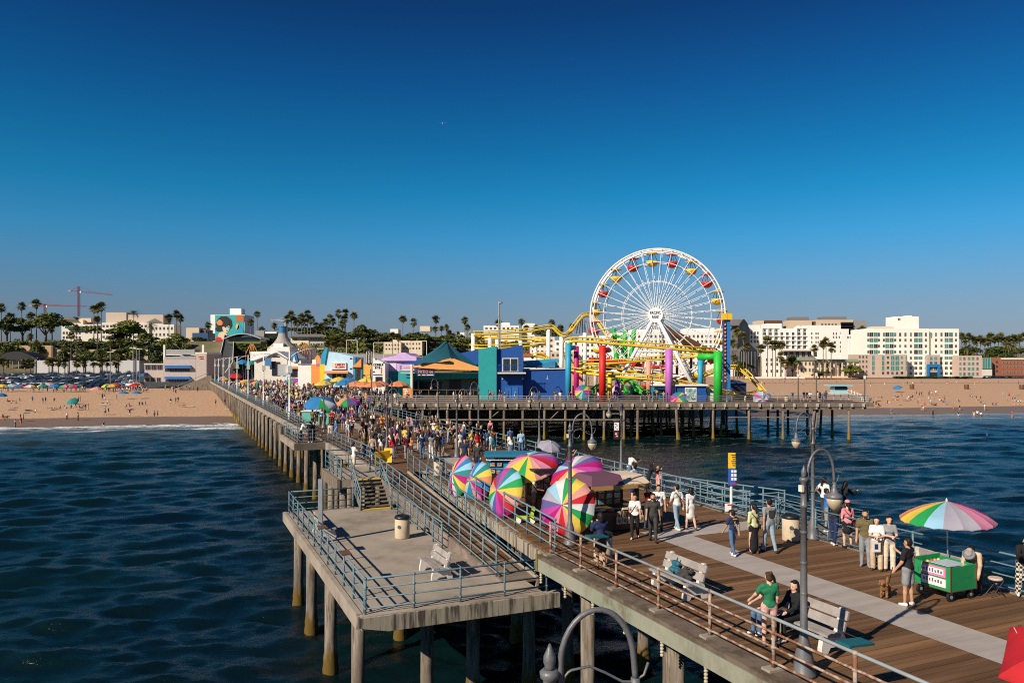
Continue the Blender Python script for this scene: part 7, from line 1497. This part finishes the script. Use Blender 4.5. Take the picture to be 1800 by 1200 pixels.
def person(label, pos, heading, H=1.7, pose='stand', sleeve='short', legs='long', hair='short', girth=1.0, female=False, skin='fair', top='white', bot='denim', hc='black', shoe='black', group=None, hat=None, vox=.02, bag=None, face=True):
    body, hr = skeleton(H, pose, sleeve, legs, hair, girth, female); v, f, l = surface(body, vox); mats = pm(skin, top, bot, hc, shoe)
    o = add('person', to_mesh('person', v, f, l, mats), None, pos, (0, 0, heading)); tag(o, label, 'person', group); s = H/1.72
    if hr: v, f, l = surface(hr, vox*.85); add('hair', to_mesh('hair', v, f, l*0, [mats[3]]), o)
    hc_ = Vector(((body[6][1]+body[7][1])/2)); hc_ = Vector(body[7][1]); 
    rl = Matrix.Rotation(-R(POSES[pose].get('lean', 0)), 3, 'X')
    def tilt(mb): mb.v = [tuple(rl @ (Vector(v)-hc_)+hc_) for v in mb.v]; return mb
    if face and pose not in ('lie',):
        base = hc_+Vector((0, .023, -.075))*s; fwd = Vector((0, 1, 0)); q = s
        for sd in (-1, 1): mb = MB(); mb.box(base+Vector((sd*.031, .067, .042))*q, (.026*q, .012*q, .011*q)); add('eye', tilt(mb).mesh('eye', cm('hair', 'black', HAIRS)), o)
        mb = MB(); mb.box(base+Vector((0, .064, -.022))*q, (.046*q, .012*q, .009*q)); add('mouth', tilt(mb).mesh('mouth', M('lip', (.35, .09, .07), .6)), o)
    top_ = hc_+Vector((0, -.005, .05))*s
    if hat:
        kind, c = hat; mt = cm('cloth', c, CLO); mb = MB()
        if kind == 'cap': mb.lathe([(.1*s, -.005), (.103*s, .03*s), (.085*s, .075*s), (.04*s, .1*s), (.005, .105*s)], 14, top_); mb.box(top_+Vector((0, .13, .005))*s, (.13*s, .11*s, .012*s))
        elif kind == 'shades': mb.box(top_+Vector((0, .08, -.068))*s, (.15*s, .035*s, .035*s))
        else: mb.lathe([(.16*s, .0), (.165*s, .008), (.105*s, .015), (.1*s, .07*s), (.08*s, .105*s), (.02*s, .11*s)], 16, top_)
        if hat[0] == 'shades': add('sunglasses', tilt(mb).mesh('sunglasses', black), o)
        else: add('hat', tilt(mb).mesh('hat', mt, True), o)
    if bag:
        mt = cm('cloth', bag, CLO); mb = MB(); mb.tube([Vector((-.14, .02, 1.44))*s, Vector((-.02, .135, 1.28))*s, Vector((.15, .1, 1.02))*s, Vector((.17, -.02, .98))*s, Vector((.08, -.135, 1.15))*s, Vector((-.12, -.09, 1.4))*s, Vector((-.14, .02, 1.44))*s], .014*s, 5); add('bag_strap', mb.mesh('bag_strap', mt), o)
        mb = MB(); mb.box(Vector((.2, .02, .93))*s, (.07*s, .22*s, .15*s)); add('bag', mb.mesh('bag', mt), o)
    return o
away = face_to((SX, SY)); toward = face_to((-SX, -SY)); right_ = face_to((TX, TY)); left_ = face_to((-TX, -TY)); cam_f = lambda v: face_to((-v.x, -v.y))
def near(label, px, py, heading, **k):
    pos = k.pop('pos', None) or G(px, py); hd = {'away': away, 'toward': toward, 'right': right_, 'left': left_, 'cam': cam_f(pos)}.get(heading, heading); return person(label, pos, hd, **k)
near('woman in a green T-shirt and pale pink shorts standing by the nearest bench', 1352, 1136, away-.35, H=1.66, pose='reach', legs='short', hair='bun', female=True, top='green', bot='rose', hc='brown', shoe='charcoal')
near('person in jeans and white shoes sitting on the nearest bench', 0, 0, left_, pos=P(14.15, 12.75), H=1.7, pose='sit', top='black', bot='denim', shoe='white', hair='long', female=True)
near('person in dark clothes with a long black braid on the nearest bench', 0, 0, left_, pos=P(13.6, 12.95), H=1.68, pose='sit', sleeve='long', top='black', bot='black', shoe='white', hair='long', female=True)
near('man in a blue long-sleeved shirt seen from behind at the beige bin', 1056, 1000, away-.1, H=1.74, pose='phone', sleeve='long', legs='shorts', top='navy', bot='brown', skin='tan', girth=1.06, hair='bob')
near('woman in a printed white T-shirt and black trousers walking from the stall', 1116, 946, 'cam', H=1.6, pose='walk', top='white', bot='black', female=True, girth=1.1, hair='bun', shoe='white', bag='black', skin='tan')
near('man in a dark grey T-shirt and dark trousers walking towards the camera', 1148, 952, 'cam', H=1.72, pose='walk2', top='charcoal', bot='charcoal', skin='tan', hat=('shades', 'black'))
near('smiling man in a white shirt with a shoulder strap behind the couple', 1158, 932, 'cam', H=1.72, pose='stand', sleeve='short', top='white', bot='charcoal', bag='navy', skin='tan')
near('person in a maroon top half hidden behind the couple', 1139, 930, toward+.4, H=1.66, pose='phone', top='maroon', bot='charcoal', hat=('cap', 'navy'))
near('man in a white shirt and pale jeans with a black shoulder bag, seen from behind', 1190, 931, away+.1, H=1.74, pose='walk', top='white', bot='pale denim', shoe='white', bag='black')
near('woman in a long white shirt dress with black hair walking away', 1214, 931, away-.1, H=1.62, pose='walk2', sleeve='long', legs='dress', female=True, top='white', bot='white', hair='bob', shoe='brown')
bo = near('boy in a navy football shirt with a yellow number five', 1288, 976, away, H=1.5, pose='walk', top='navy', bot='denim', shoe='white', hat=('cap', 'black'), skin='tan')
near('woman in a pale yellow top and long black skirt seen from behind', 1325, 973, away-.1, H=1.66, pose='relax', sleeve='long', legs='longskirt', female=True, top='pale yellow', bot='black', hair='tail', shoe='brown', bag='black')
gm = near('man in a grey printed T-shirt and pale jeans seen from behind', 1352, 970, away-.15, H=1.8, pose='walk2', top='grey', bot='pale denim', shoe='charcoal', skin='tan')
for who, txt, m_, z, sz in ((bo, '5', yellow, 1.08, .24), (gm, '', charcoal if False else grey, 1.22, .2)):
    if txt: o = text(txt, 0, 0, 1, 1, m_, None, name='shirt_number', th=.002); o.parent = who; o.location = (0, -.118, z-.02); o.rotation_euler = (R(90), 0, 0); o.scale = (sz*850, sz*850, 1)
    if txt: mb = MB(); mb.box((0, -.112, 1.215), (.17, .008, .03)); add('shirt_name', mb.mesh('shirt_name', m_), who)
    if not txt: mb = MB(); mb.box((0, -.125, 1.3), (.17, .01, .24)); add('shirt_print', mb.mesh('shirt_print', cm('cloth', 'charcoal', CLO)), who)
near('man in a light blue shirt and navy shorts beside the souvenir stall', 1115, 886, away+.3, H=1.8, legs='shorts', top='light blue', bot='navy', girth=1.12, shoe='charcoal')
near('person in a white T-shirt leaning on the right railing by the lamp', 1106, 853, right_, H=1.7, pose='lean', top='white', bot='denim', skin='brown')
near('child in a pink top at the right-hand bench', 1157, 868, right_, H=1.35, pose='stand', top='pink', bot='rose', hair='short', hc='fair', female=True)
near('person with dark hair bending over the pushchair', 1140, 868, right_-.4, H=1.6, pose='lean', sleeve='long', top='black', bot='black', hair='bob', female=True)
near('person in a white T-shirt looking out to sea by the right-hand lamp', 1449, 916, right_, H=1.76, pose='hip', top='white', bot='charcoal', hair='tail', skin='brown')
near('teenager in a blue hooded jacket and grey tracksuit trousers', 1453, 934, right_-.5, H=1.62, pose='phone', sleeve='long', top='blue', bot='grey', shoe='white', skin='brown')
near('person in black leaning on the railing beyond the right-hand lamp', 1480, 922, right_, H=1.72, pose='lean', sleeve='long', top='black', bot='charcoal', hair='long')
near('person in a dark jacket with a lime belt standing at the railing', 1466, 957, right_+.2, H=1.6, pose='lean', sleeve='long', top='black', bot='navy', girth=1.1, shoe='white', hair='short')
near('person in a pink T-shirt and pink cap with a red bag', 1490, 963, away-.5, H=1.6, pose='relax', top='pink', bot='black', legs='skirt', female=True, hat=('cap', 'pink'), bag='maroon', hair='tail')
near('man in an olive shirt and grey trousers posing for a photo', 1521, 996, 'cam', H=1.76, pose='stand', top='olive', bot='grey', girth=1.12, shoe='grey', hat=('shades', 'black'), skin='tan')
near('woman in a white top and beige trousers posing in the middle of three', 1541, 1002, 'cam', H=1.62, pose='tote', sleeve='short', legs='wide', top='white', bot='beige', female=True, hair='bob', shoe='brown', girth=1.03)
near('young woman in a grey T-shirt and pale trousers posing at the right of three', 1563, 1003, cam_f(G(1563, 1003))+.25, H=1.66, pose='tote', legs='wide', top='grey', bot='cream', female=True, hair='long', shoe='brown')
near('man in a black T-shirt and grey shorts holding a small dog on a lead', 1596, 1064, away+.25, H=1.76, pose='leash', legs='shorts', top='black', bot='grey', shoe='white', skin='tan', girth=1.08)
near('street vendor in a pale shirt and hat bending over the green cart', 0, 0, left_+.3, pos=P(14.3, 20.1), H=1.66, pose='bend', sleeve='long', top='beige', bot='charcoal', hat=('hat', 'grey'), hair='bald', skin='tan', girth=1.1)
ck = near('person in black and white checked trousers leaning on the railing at the right edge', 1800, 1050, left_+.9, H=1.72, pose='lean', sleeve='long', legs='wide', top='black', bot='white', shoe='white', girth=1.15)
def checker():
    m, nt, b = _base('black_white_check'); tc_ = nt.nodes.new('ShaderNodeTexCoord'); c_ = nt.nodes.new('ShaderNodeTexChecker'); c_.inputs['Scale'].default_value = 15; c_.inputs[1].default_value = (.6, .55, .47, 1); c_.inputs[2].default_value = (.015, .015, .015, 1)
    nt.links.new(tc_.outputs['Object'], c_.inputs[0]); nt.links.new(c_.outputs[0], b.inputs['Base Color']); b.inputs['Roughness'].default_value = .85; return m
ck.data.materials[BOT] = checker(); 
near('dark-haired person with a raised hand behind the red umbrella', 0, 0, R(90), pos=Vector((9.85, 14.15, 0)), H=1.58, pose='photo', sleeve='long', top='black', bot='black', skin='dark', hair='bob')
mb = MB(); mb.box((0, 0, 0), (.012, .015, .22), rot=Matrix.Rotation(-.5, 3, 'Y')); o = mb.build('phone', M('phone_silver', (.5, .5, .5), .3), None); o.location = (9.22, 14.1, 1.38); tag(o, 'slim silver phone held up at the bottom right corner', 'phone')
near('man in a white shirt and white shorts looking at a phone on the raised landing', 622, 832, right_+.2, H=1.78, pose='phone', legs='shorts', top='white', bot='cream', shoe='white', skin='tan')
near('man in a white shirt and cap at the corner of the bicycle alcove', 0, 0, right_, pos=P(63.0, 9.1), H=1.72, pose='lean', top='white', bot='navy', hat=('cap', 'beige'), vox=.03)
near('person in black hugging a companion in the bicycle alcove', 0, 0, away, pos=P(62.6, 9.75), H=1.7, pose='phone', sleeve='long', top='black', bot='black', vox=.03, shoe='white')
near('companion in dark clothes at the alcove railing', 0, 0, left_, pos=P(62.9, 10.1), H=1.64, pose='phone', sleeve='long', top='charcoal', bot='black', vox=.03, shoe='white')
near('person in a blue T-shirt and denim shorts at the alcove', 0, 0, left_+.4, pos=P(63.3, 11.9), H=1.68, pose='walk', legs='shorts', top='blue', bot='denim', vox=.03)
near('woman in denim shorts under the broad pink umbrella', 0, 0, right_, pos=P(31.0, 13.4), H=1.64, pose='stand', legs='shorts', top='charcoal', bot='denim', female=True, hair='long', vox=.025)
near('woman with a raised arm between the souvenir stalls', 0, 0, right_-.5, pos=P(29.2, 13.7), H=1.62, pose='up', sleeve='none', legs='shorts', top='white', bot='khaki', skin='brown', female=True, hair='long', vox=.025)
near('woman in a long red dress by the right railing behind the stalls', 998, 840, right_, H=1.66, pose='photo', sleeve='none', legs='longskirt', top='maroon', bot='maroon', female=True, hair='long', skin='tan', vox=.025)
near('dark-haired person holding the grey umbrella by the right railing', 968, 838, right_, H=1.62, pose='up', sleeve='long', top='charcoal', bot='black', vox=.03)
near('man in a navy polo shirt standing behind the photo cart', 817, 822, 'cam', H=1.74, pose='stand', legs='shorts', top='navy', bot='charcoal', skin='tan', vox=.025)
near('man in a dark jacket and navy shorts walking past the photo cart', 840, 832, 'cam', H=1.8, pose='relax', sleeve='long', legs='shorts', top='charcoal', bot='navy', girth=1.1, vox=.025)
# tote bag held by the woman in white, small brown dog
t = thing('tote_bag', 'white tote bag held by the woman in the white top', 'bag', G(1541, 1002)+Vector((-.12, -.22, .62))); mb = MB(); mb.bx(-.12, .12, -.03, .03, 0, .34); mb.build('bag', M('white_canvas', (.68, .64, .58), .9), t); mb = MB(); mb.bx(-.06, .05, -.034, -.031, .08, .24); mb.build('print', cm('cloth', 'navy', CLO), t); mb = MB(); mb.tube([(-.06, 0, .34), (-.03, 0, .55), (.03, 0, .55), (.06, 0, .34)], .008, 5); mb.build('handle', M('white_canvas', (.68, .64, .58)), t)
def lump(name, label, cat, pos, mat, caps):
    v, f, l = surface([(np.array(c[0], float), np.array(c[1], float), c[2], c[3], 0) for c in caps], .016, .03); o = add(name, to_mesh(name, v, f, l, [mat]), None, pos, (0, 0, PA-R(90))); return tag(o, label, cat)
lump('jacket', 'dark grey jacket bundled on the bench', 'jacket', P(17.3, 12.62, .47), M('dark_jacket', (.045, .04, .038), .9, var=.3, scale=9, bump=.8, bscale=16), [((-.2, -.05, .05), (.2, .02, .06), .08, .07), ((-.1, .1, .1), (.15, .12, .22), .09, .06), ((.1, -.15, .04), (.28, -.2, .03), .06, .05), ((-.25, .05, .1), (-.1, .12, .26), .06, .05), ((.0, -.1, .1), (.1, .0, .16), .08, .06)])
lump('backpack', 'dark blue backpack beside the jacket on the bench', 'backpack', P(17.85, 12.66, .47), M('blue_backpack', (.02, .11, .16), .8, var=.5, scale=9, bump=.5, bscale=14), [((-.1, .05, .1), (.1, .05, .1), .1, .1), ((-.08, .07, .28), (.08, .07, .28), .08, .08), ((-.06, -.06, .12), (.06, -.06, .12), .06, .06), ((0, .1, .36), (.0, .12, .42), .02, .02)])
def dog(label, pos, rz):
    V = lambda *a: np.array(a, float); c = []
    c += [(V(0, -.16, .27), V(0, .15, .29), .085, .1, 0), (V(0, .17, .3), V(0, .26, .42), .075, .06, 0), (V(0, .27, .44), V(0, .30, .45), .075, .068, 0), (V(0, .33, .43), V(0, .39, .42), .042, .03, 0), (V(0, .385, .435), V(0, .395, .432), .016, .014, 1)]
    for sd in (-1, 1): c += [(V(sd*.075, .26, .47), V(sd*.1, .25, .37), .03, .026, 0), (V(sd*.065, .14, .26), V(sd*.07, .15, .14), .04, .03, 0), (V(sd*.07, .15, .14), V(sd*.07, .165, .03), .03, .03, 0), (V(sd*.07, -.15, .26), V(sd*.08, -.1, .16), .055, .036, 0), (V(sd*.08, -.1, .16), V(sd*.08, -.2, .1), .034, .026, 0), (V(sd*.08, -.2, .1), V(sd*.08, -.17, .03), .026, .03, 0)]
    c += [(V(0, -.22, .32), V(0, -.3, .44), .035, .03, 0)]
    v, f, l = surface(c, .014, .03); o = add('dog', to_mesh('dog', v, f, l, [M('curly_brown_fur', (.30, .14, .05), .95, var=.35, scale=25, bump=1, bscale=45), black]), None, pos, (0, 0, rz)); tag(o, label, 'dog')
    mb = MB(); mb.lathe([(.06, 0), (.068, .01), (.068, .03), (.06, .04)], 10, (0, .21, .33)); add('collar', mb.mesh('collar', yellow), o); mb = MB(); mb.lathe([(.09, 0), (.11, .01), (.11, .12), (.09, .13)], 10, (0, .06, .22)); return o
dp = G(1556, 1048); dog('small curly brown dog standing on a lead', dp, face_to((-.6, -.8)))
lh = G(1596, 1064)+Vector((-.3, .2, .95)); o = MB().tube([dp+Vector((-.1, -.1, .4)), (dp+lh)/2+Vector((0, 0, -.02)), lh], .012, 5).build('dog_lead', black); tag(o, 'black lead from the man in black to the brown dog', 'lead')

# ---- crowd
VAR = []
def variant(k, **kw):
    b_, h_ = skeleton(**kw); v, f, l = surface(b_+h_, .042, .03); VAR.append((to_mesh('person', v, f, l, pm('fair', 'white', 'denim', 'black', 'black')), kw))
for i, kw in enumerate([dict(pose='stand'), dict(pose='relax', legs='shorts'), dict(pose='walk', legs='shorts', girth=1.1), dict(pose='walk2'), dict(pose='phone', sleeve='long'), dict(pose='photo'), dict(pose='cross', legs='shorts', girth=1.08), dict(pose='hip', female=True, hair='long', sleeve='none', legs='short', H=1.64), dict(pose='stand', female=True, hair='long', legs='longskirt', H=1.64), dict(pose='relax', female=True, hair='tail', legs='long', sleeve='none', H=1.64), dict(pose='walk', female=True, hair='bob', legs='skirt', H=1.62), dict(pose='phone', female=True, hair='long', legs='short', H=1.62), dict(pose='stand', H=1.25, legs='shorts'), dict(pose='walk2', female=True, hair='long', sleeve='long', H=1.66)]): variant(i, **kw)
BEACH = []
for kw in [dict(pose='groundsit', legs='shorts', sleeve='none'), dict(pose='groundsit', legs='short', female=True, hair='long', sleeve='none'), dict(pose='lie', legs='short', sleeve='none'), dict(pose='lean', legs='shorts')]:
    b_, h_ = skeleton(**kw); v, f, l = surface(b_+h_, .05, .03); BEACH.append((to_mesh('person', v, f, l, pm('fair', 'white', 'denim', 'black', 'black')), kw))
tops = ['white']*7+['black']*13+['navy', 'navy', 'navy', 'charcoal', 'charcoal', 'brown', 'grey', 'grey', 'red', 'maroon', 'blue', 'light blue', 'green', 'olive', 'beige', 'beige', 'pink', 'yellow', 'orange', 'purple', 'teal', 'charcoal', 'charcoal', 'cream']; bots = ['denim', 'black', 'black', 'charcoal', 'navy', 'khaki', 'grey', 'pale denim', 'white', 'brown', 'beige']
QUEUE = []          # (depth, pos, heading, variant, zone, group)
def put(pos, hd, var, zone, top=None): QUEUE.append((pos.y, pos, hd, var, zone, top))
cr_ = random.Random(21)
def free(pos, taken, d):
    for q in taken:
        if abs(q.x-pos.x) < d and abs(q.y-pos.y) < d: return False
    taken.append(pos); return True
tk = []
# ring of watchers behind the stalls: they face a clear spot on the deck
ring_c = P(57.5, 17.5); n = 0
for tries in range(900):
    s, t_ = cr_.uniform(48.6, 70), cr_.uniform(12.6, 21.3+.03*(tries % 9))
    p = P(s, t_); dr_ = ((s-57.5)/7.6)**2+((t_-17.3)/2.3)**2
    if dr_ < .28 or (s > 63 and cr_.random() < .85) or (t_ < 13.4 and s < 52): continue
    if s < 53 and 15 < t_ < 21 and cr_.random() < .0: continue
    if free(p, tk, .58):
        v = ring_c-p; put(p, face_to((v.x+cr_.uniform(-1.5, 1.5), v.y+cr_.uniform(-1.5, 1.5))), cr_.choice(VAR), 'in the ring of watchers'); n += 1
    if n > 84: break
for px, py, hd, kw in ((640, 803, 'away', 'olive'), (655, 808, 'away', 'beige'), (670, 805, 'away', 'white'), (690, 806, 'away', 'red'), (715, 808, 'away', 'maroon'), (742, 807, 'away', 'navy'), (758, 806, 'away', 'grey'), (777, 804, 'away', 'blue'), (866, 790, 'away', 'orange'), (868, 806, 'away', 'teal'), (897, 792, 'away', 'blue'), (898, 806, 'away', 'white'), (916, 802, 'away', 'light blue'), (862, 772, 'cam', 'pink'), (718, 752, 'away', 'pink'), (735, 742, 'right', 'black'), (757, 748, 'away', 'black'), (828, 768, 'right', 'blue'), (583, 752, 'cam', 'red'), (603, 756, 'cam', 'purple'), (619, 752, 'cam', 'purple'), (610, 735, 'cam', 'purple'), (645, 752, 'right', 'black'), (655, 757, 'cam', 'white'), (580, 733, 'away', 'light blue'), (588, 733, 'away', 'green'), (594, 716, 'cam', 'white'), (620, 728, 'right', 'white'), (623, 730, 'right', 'maroon')):
    p = G(px, py)
    if True: tk.append(p); h_ = {'away': away, 'cam': cam_f(p), 'right': right_}[hd]; put(p, h_+cr_.uniform(-.3, .3), cr_.choice(VAR), 'on the open deck', kw)
n = 0
for tries in range(2600):                             # dense crowd further along
    s = 76+cr_.random()**1.5*165; t_ = cr_.uniform(11.9, 22.2+(max(s-98, 0)*.5 if s < 130 else 13)); p = P(s, t_)
    if (s < 82 and cr_.random() < .85) or (s < 104 and t_ > 16.5 and cr_.random() < .8): continue
    if p.y < 150 and s > 100 and t_ > 24 and cr_.random() < .6: continue
    if not free(p, tk, .62+.002*s): continue
    put(p, cr_.choice((away, toward, toward, cam_f(p)))+cr_.uniform(-.8, .8), cr_.choice(VAR), 'in the dense crowd by the left railing' if t_ < 15 else ('in the dense crowd before the shops' if t_ > 19 else 'in the middle of the dense crowd')); n += 1
    if n > 560: break
for px in (858, 861, 868, 877, 881, 887, 893, 906, 794, 806, 812, 735, 728, 766, 905, 935, 940): p = Vector((fx(px, 126), 126+cr_.uniform(-1.5, 6), 0)); put(p, cr_.choice((right_, left_))+cr_.uniform(-.4, .4), cr_.choice(VAR), 'by the amusement pier railing')
for k in range(26): px = cr_.uniform(960, 1180); Y = cr_.uniform(126, 137); put(Vector((fx(px, Y), Y, 0)), cr_.uniform(0, 6), cr_.choice(VAR), 'under the coaster columns')
for px, Y in ((1310, 126), (1413, 127), (1419, 127), (1424, 126), (1437, 125), (1442, 125), (1447, 125), (1452, 127), (1516, 124), (1393, 126), (1440, 127)): put(Vector((fx(px, Y), Y, 0)), cr_.uniform(0, 6), cr_.choice(VAR), 'at the right end of the amusement pier')
def beach_put(px, py, sit=None, zone='on the left-hand beach'):
    z = -4.9
    for _ in range(6):
        p = G(px, py, z); z = float(land_z(p.x, p.y))
        if z < SEA-.4: z = SEA-.4
    p.z = z
    if sit == 'sit': put(p, cr_.uniform(0, 6), cr_.choice(BEACH[:2]), zone)
    elif sit == 'lie': put(p, cr_.uniform(0, 6), BEACH[2], zone)
    else: put(p, cr_.uniform(0, 6), cr_.choice(VAR[:3]+VAR[7:12]), zone)
for px, py in ((57, 707), (75, 710), (80, 708), (138, 705), (141, 706), (184, 703), (180, 702), (205, 703), (118, 738), (137, 740), (185, 730), (191, 728), (258, 731), (271, 735), (277, 735), (300, 711), (309, 709), (313, 708), (309, 693), (379, 713), (395, 713), (27, 751), (37, 749), (41, 742), (36, 742), (182, 755), (228, 733), (150, 722), (155, 720)): beach_put(px, py)
for px, py in ((20, 708), (28, 709), (35, 705), (14, 706), (95, 704), (105, 720), (115, 718), (125, 717), (133, 716), (140, 717), (145, 717), (150, 715), (222, 715), (228, 714), (245, 712), (250, 711), (255, 711), (405, 714), (398, 716), (410, 717), (189, 709), (192, 711), (5, 735), (12, 738), (62, 725)): beach_put(px, py, 'sit')
for px, py in ((25, 717), (50, 721), (90, 718), (97, 719), (180, 709), (230, 719), (320, 713), (10, 733)): beach_put(px, py, 'lie')
for k in range(150): beach_put(cr_.choice((cr_.uniform(2, 150), cr_.uniform(180, 262), cr_.uniform(180, 262))), cr_.uniform(684, 690), None, 'among the beach vendors')
for k in range(26): beach_put(cr_.uniform(285, 366), cr_.uniform(683, 689), None, 'below the restaurant')
ZR = 'on the right-hand beach'
for px, py in ((1620, 723), (1623, 724), (1676, 722), (1687, 722), (1731, 722), (1567, 729), (1633, 695), (1638, 696), (1645, 695), (1611, 697), (1616, 697), (1620, 696), (1716, 704), (1724, 705), (1763, 697), (1774, 699), (1770, 706), (1780, 706), (1784, 706), (1535, 714), (1540, 716), (1604, 702), (1665, 676), (1681, 676), (1709, 677), (1713, 677), (1589, 677), (1595, 677), (1604, 677), (1620, 677), (1755, 676), (1790, 676), (1530, 679), (1555, 678), (1640, 731), (1712, 733), (1718, 734), (1724, 735), (1779, 737), (1735, 775), (1685, 737)): beach_put(px, py, None, ZR)
for k in range(48): beach_put(cr_.gauss(1600, 32) if k % 2 else cr_.uniform(1530, 1796), cr_.uniform(695, 715), cr_.choice(('sit', 'sit', 'lie')), ZR)
for k in range(26): beach_put(cr_.uniform(1330, 1520), cr_.uniform(667, 680), None, ZR)
QUEUE.sort(key=lambda q: q[0])
def knd(kw): return {'none': 'sleeveless top', 'short': 'T-shirt', 'long': 'long-sleeved top'}[kw.get('sleeve', 'short')], {'long': 'trousers', 'wide': 'trousers', 'shorts': 'shorts', 'short': 'shorts', 'skirt': 'short skirt', 'longskirt': 'long skirt', 'dress': 'dress'}[kw.get('legs', 'long')]
LIM = 300-40; seen = set(); SH = ['white', 'black', 'black', 'grey', 'brown']
rest_v, rest_f, rest_l, off_ = [], [], [], 0
crowd_mats = []; cidx = {}
def ci(kind, n, d):
    key = kind+n
    if key not in cidx: cidx[key] = len(crowd_mats); crowd_mats.append(cm(kind, n, d))
    return cidx[key]
for i, (_, pos, hd, (me, kw), zone, top) in enumerate(QUEUE):
    sk = cr_.choices(['fair', 'tan', 'brown', 'dark'], [5, 5, 3, 1])[0]; ha = cr_.choices(['black', 'brown', 'fair', 'grey'], [6, 5, 2, 1])[0]; sh = cr_.choice(SH); a, b_ = knd(kw); sc = cr_.uniform(.93, 1.06)
    for q in range(400):
        tp_ = top or cr_.choice(tops); bt = cr_.choice(bots)
        if zone.endswith('beach') and cr_.random() < .4 and not top: tp_ = cr_.choice(('black', 'navy', 'red', 'pink', 'blue', 'white'))
        lab = f'person, {tp_} {a}, {bt} {b_}, {zone}'
        if lab not in seen: break
    if i < LIM:
        seen.add(lab); o = add('person', me, None, pos, (0, 0, hd), (sc, sc, sc)); tag(o, lab, 'person', 'people '+zone)
        for k, m_ in enumerate(pm(sk, tp_, bt, ha, sh)[:6]): o.material_slots[k].link = 'OBJECT'; o.material_slots[k].material = m_
    else:
        nv = len(me.vertices); co = np.empty(nv*3, np.float32); me.vertices.foreach_get('co', co); co = co.reshape(-1, 3)*sc; c_, s_ = math.cos(hd), math.sin(hd)
        co = np.stack([co[:, 0]*c_-co[:, 1]*s_+pos.x, co[:, 0]*s_+co[:, 1]*c_+pos.y, co[:, 2]+pos.z], 1); fv = np.empty(len(me.polygons)*4, np.int32); me.loops.foreach_get('vertex_index', fv); mi = np.empty(len(me.polygons), np.int32); me.polygons.foreach_get('material_index', mi)
        mp_ = np.array([ci('skin', sk, SKINS), ci('cloth', tp_, CLO), ci('cloth', bt, CLO), ci('hair', ha, HAIRS), ci('cloth', sh, CLO), ci('cloth', 'white', CLO)]); rest_v.append(co); rest_f.append(fv.reshape(-1, 4)+off_); rest_l.append(mp_[mi]); off_ += nv
if rest_v:
    o = add('distant_crowd', to_mesh('distant_crowd', np.concatenate(rest_v), np.concatenate(rest_f), np.concatenate(rest_l), crowd_mats)); tag(o, 'far-off crowd of people on the pier and the beach', 'crowd', kind='stuff')
print('people', len(QUEUE), off_)
# ---- beach towels and bags
for k, (px, py, c, side) in enumerate(((20, 720, 'blue', 'left'), (52, 722, 'teal', 'left'), (92, 720, 'white', 'left'), (47, 726, 'teal', 'left'), (180, 711, 'white', 'left'), (325, 714, 'yellow', 'left'), (335, 715, 'white', 'left'), (400, 719, 'white', 'left'), (228, 720, 'navy', 'left'), (143, 720, 'charcoal', 'left'), (1658, 705, 'rose', 'right'), (1665, 707, 'light blue', 'right'), (1640, 709, 'green', 'right'), (1600, 712, 'pink', 'right'), (1635, 715, 'white', 'right'), (1545, 712, 'light blue', 'right'), (1790, 695, 'navy', 'right'), (1593, 704, 'teal', 'right'), (1720, 703, 'grey', 'right'))):
    p = G(px, py, -4.6); z = float(land_z(p.x, p.y)); p = G(px, py, z); mb = MB(); rr_ = random.Random(k); n = 5
    vs = [(1.9*(i/n-.5), 1.1*(j/n-.5), .05+rr_.uniform(0, .06)) for i in range(n+1) for j in range(n+1)]; mb._add(vs, [(i*(n+1)+j, (i+1)*(n+1)+j, (i+1)*(n+1)+j+1, i*(n+1)+j+1) for i in range(n) for j in range(n)]); o = mb.build('beach_towel', cm('cloth', c, CLO), None, True); o.location = (p.x, p.y, z+.02); o.rotation_euler = (0, 0, k*.7); tag(o, f'{c} towel, {ORD(k if side == "left" else k-10)} listed from the left-hand sea edge' if False else f'{c} beach towel, {ORD(k if side == "left" else k-10)} of the towels on the {side}-hand beach', 'towel', 'beach towels')
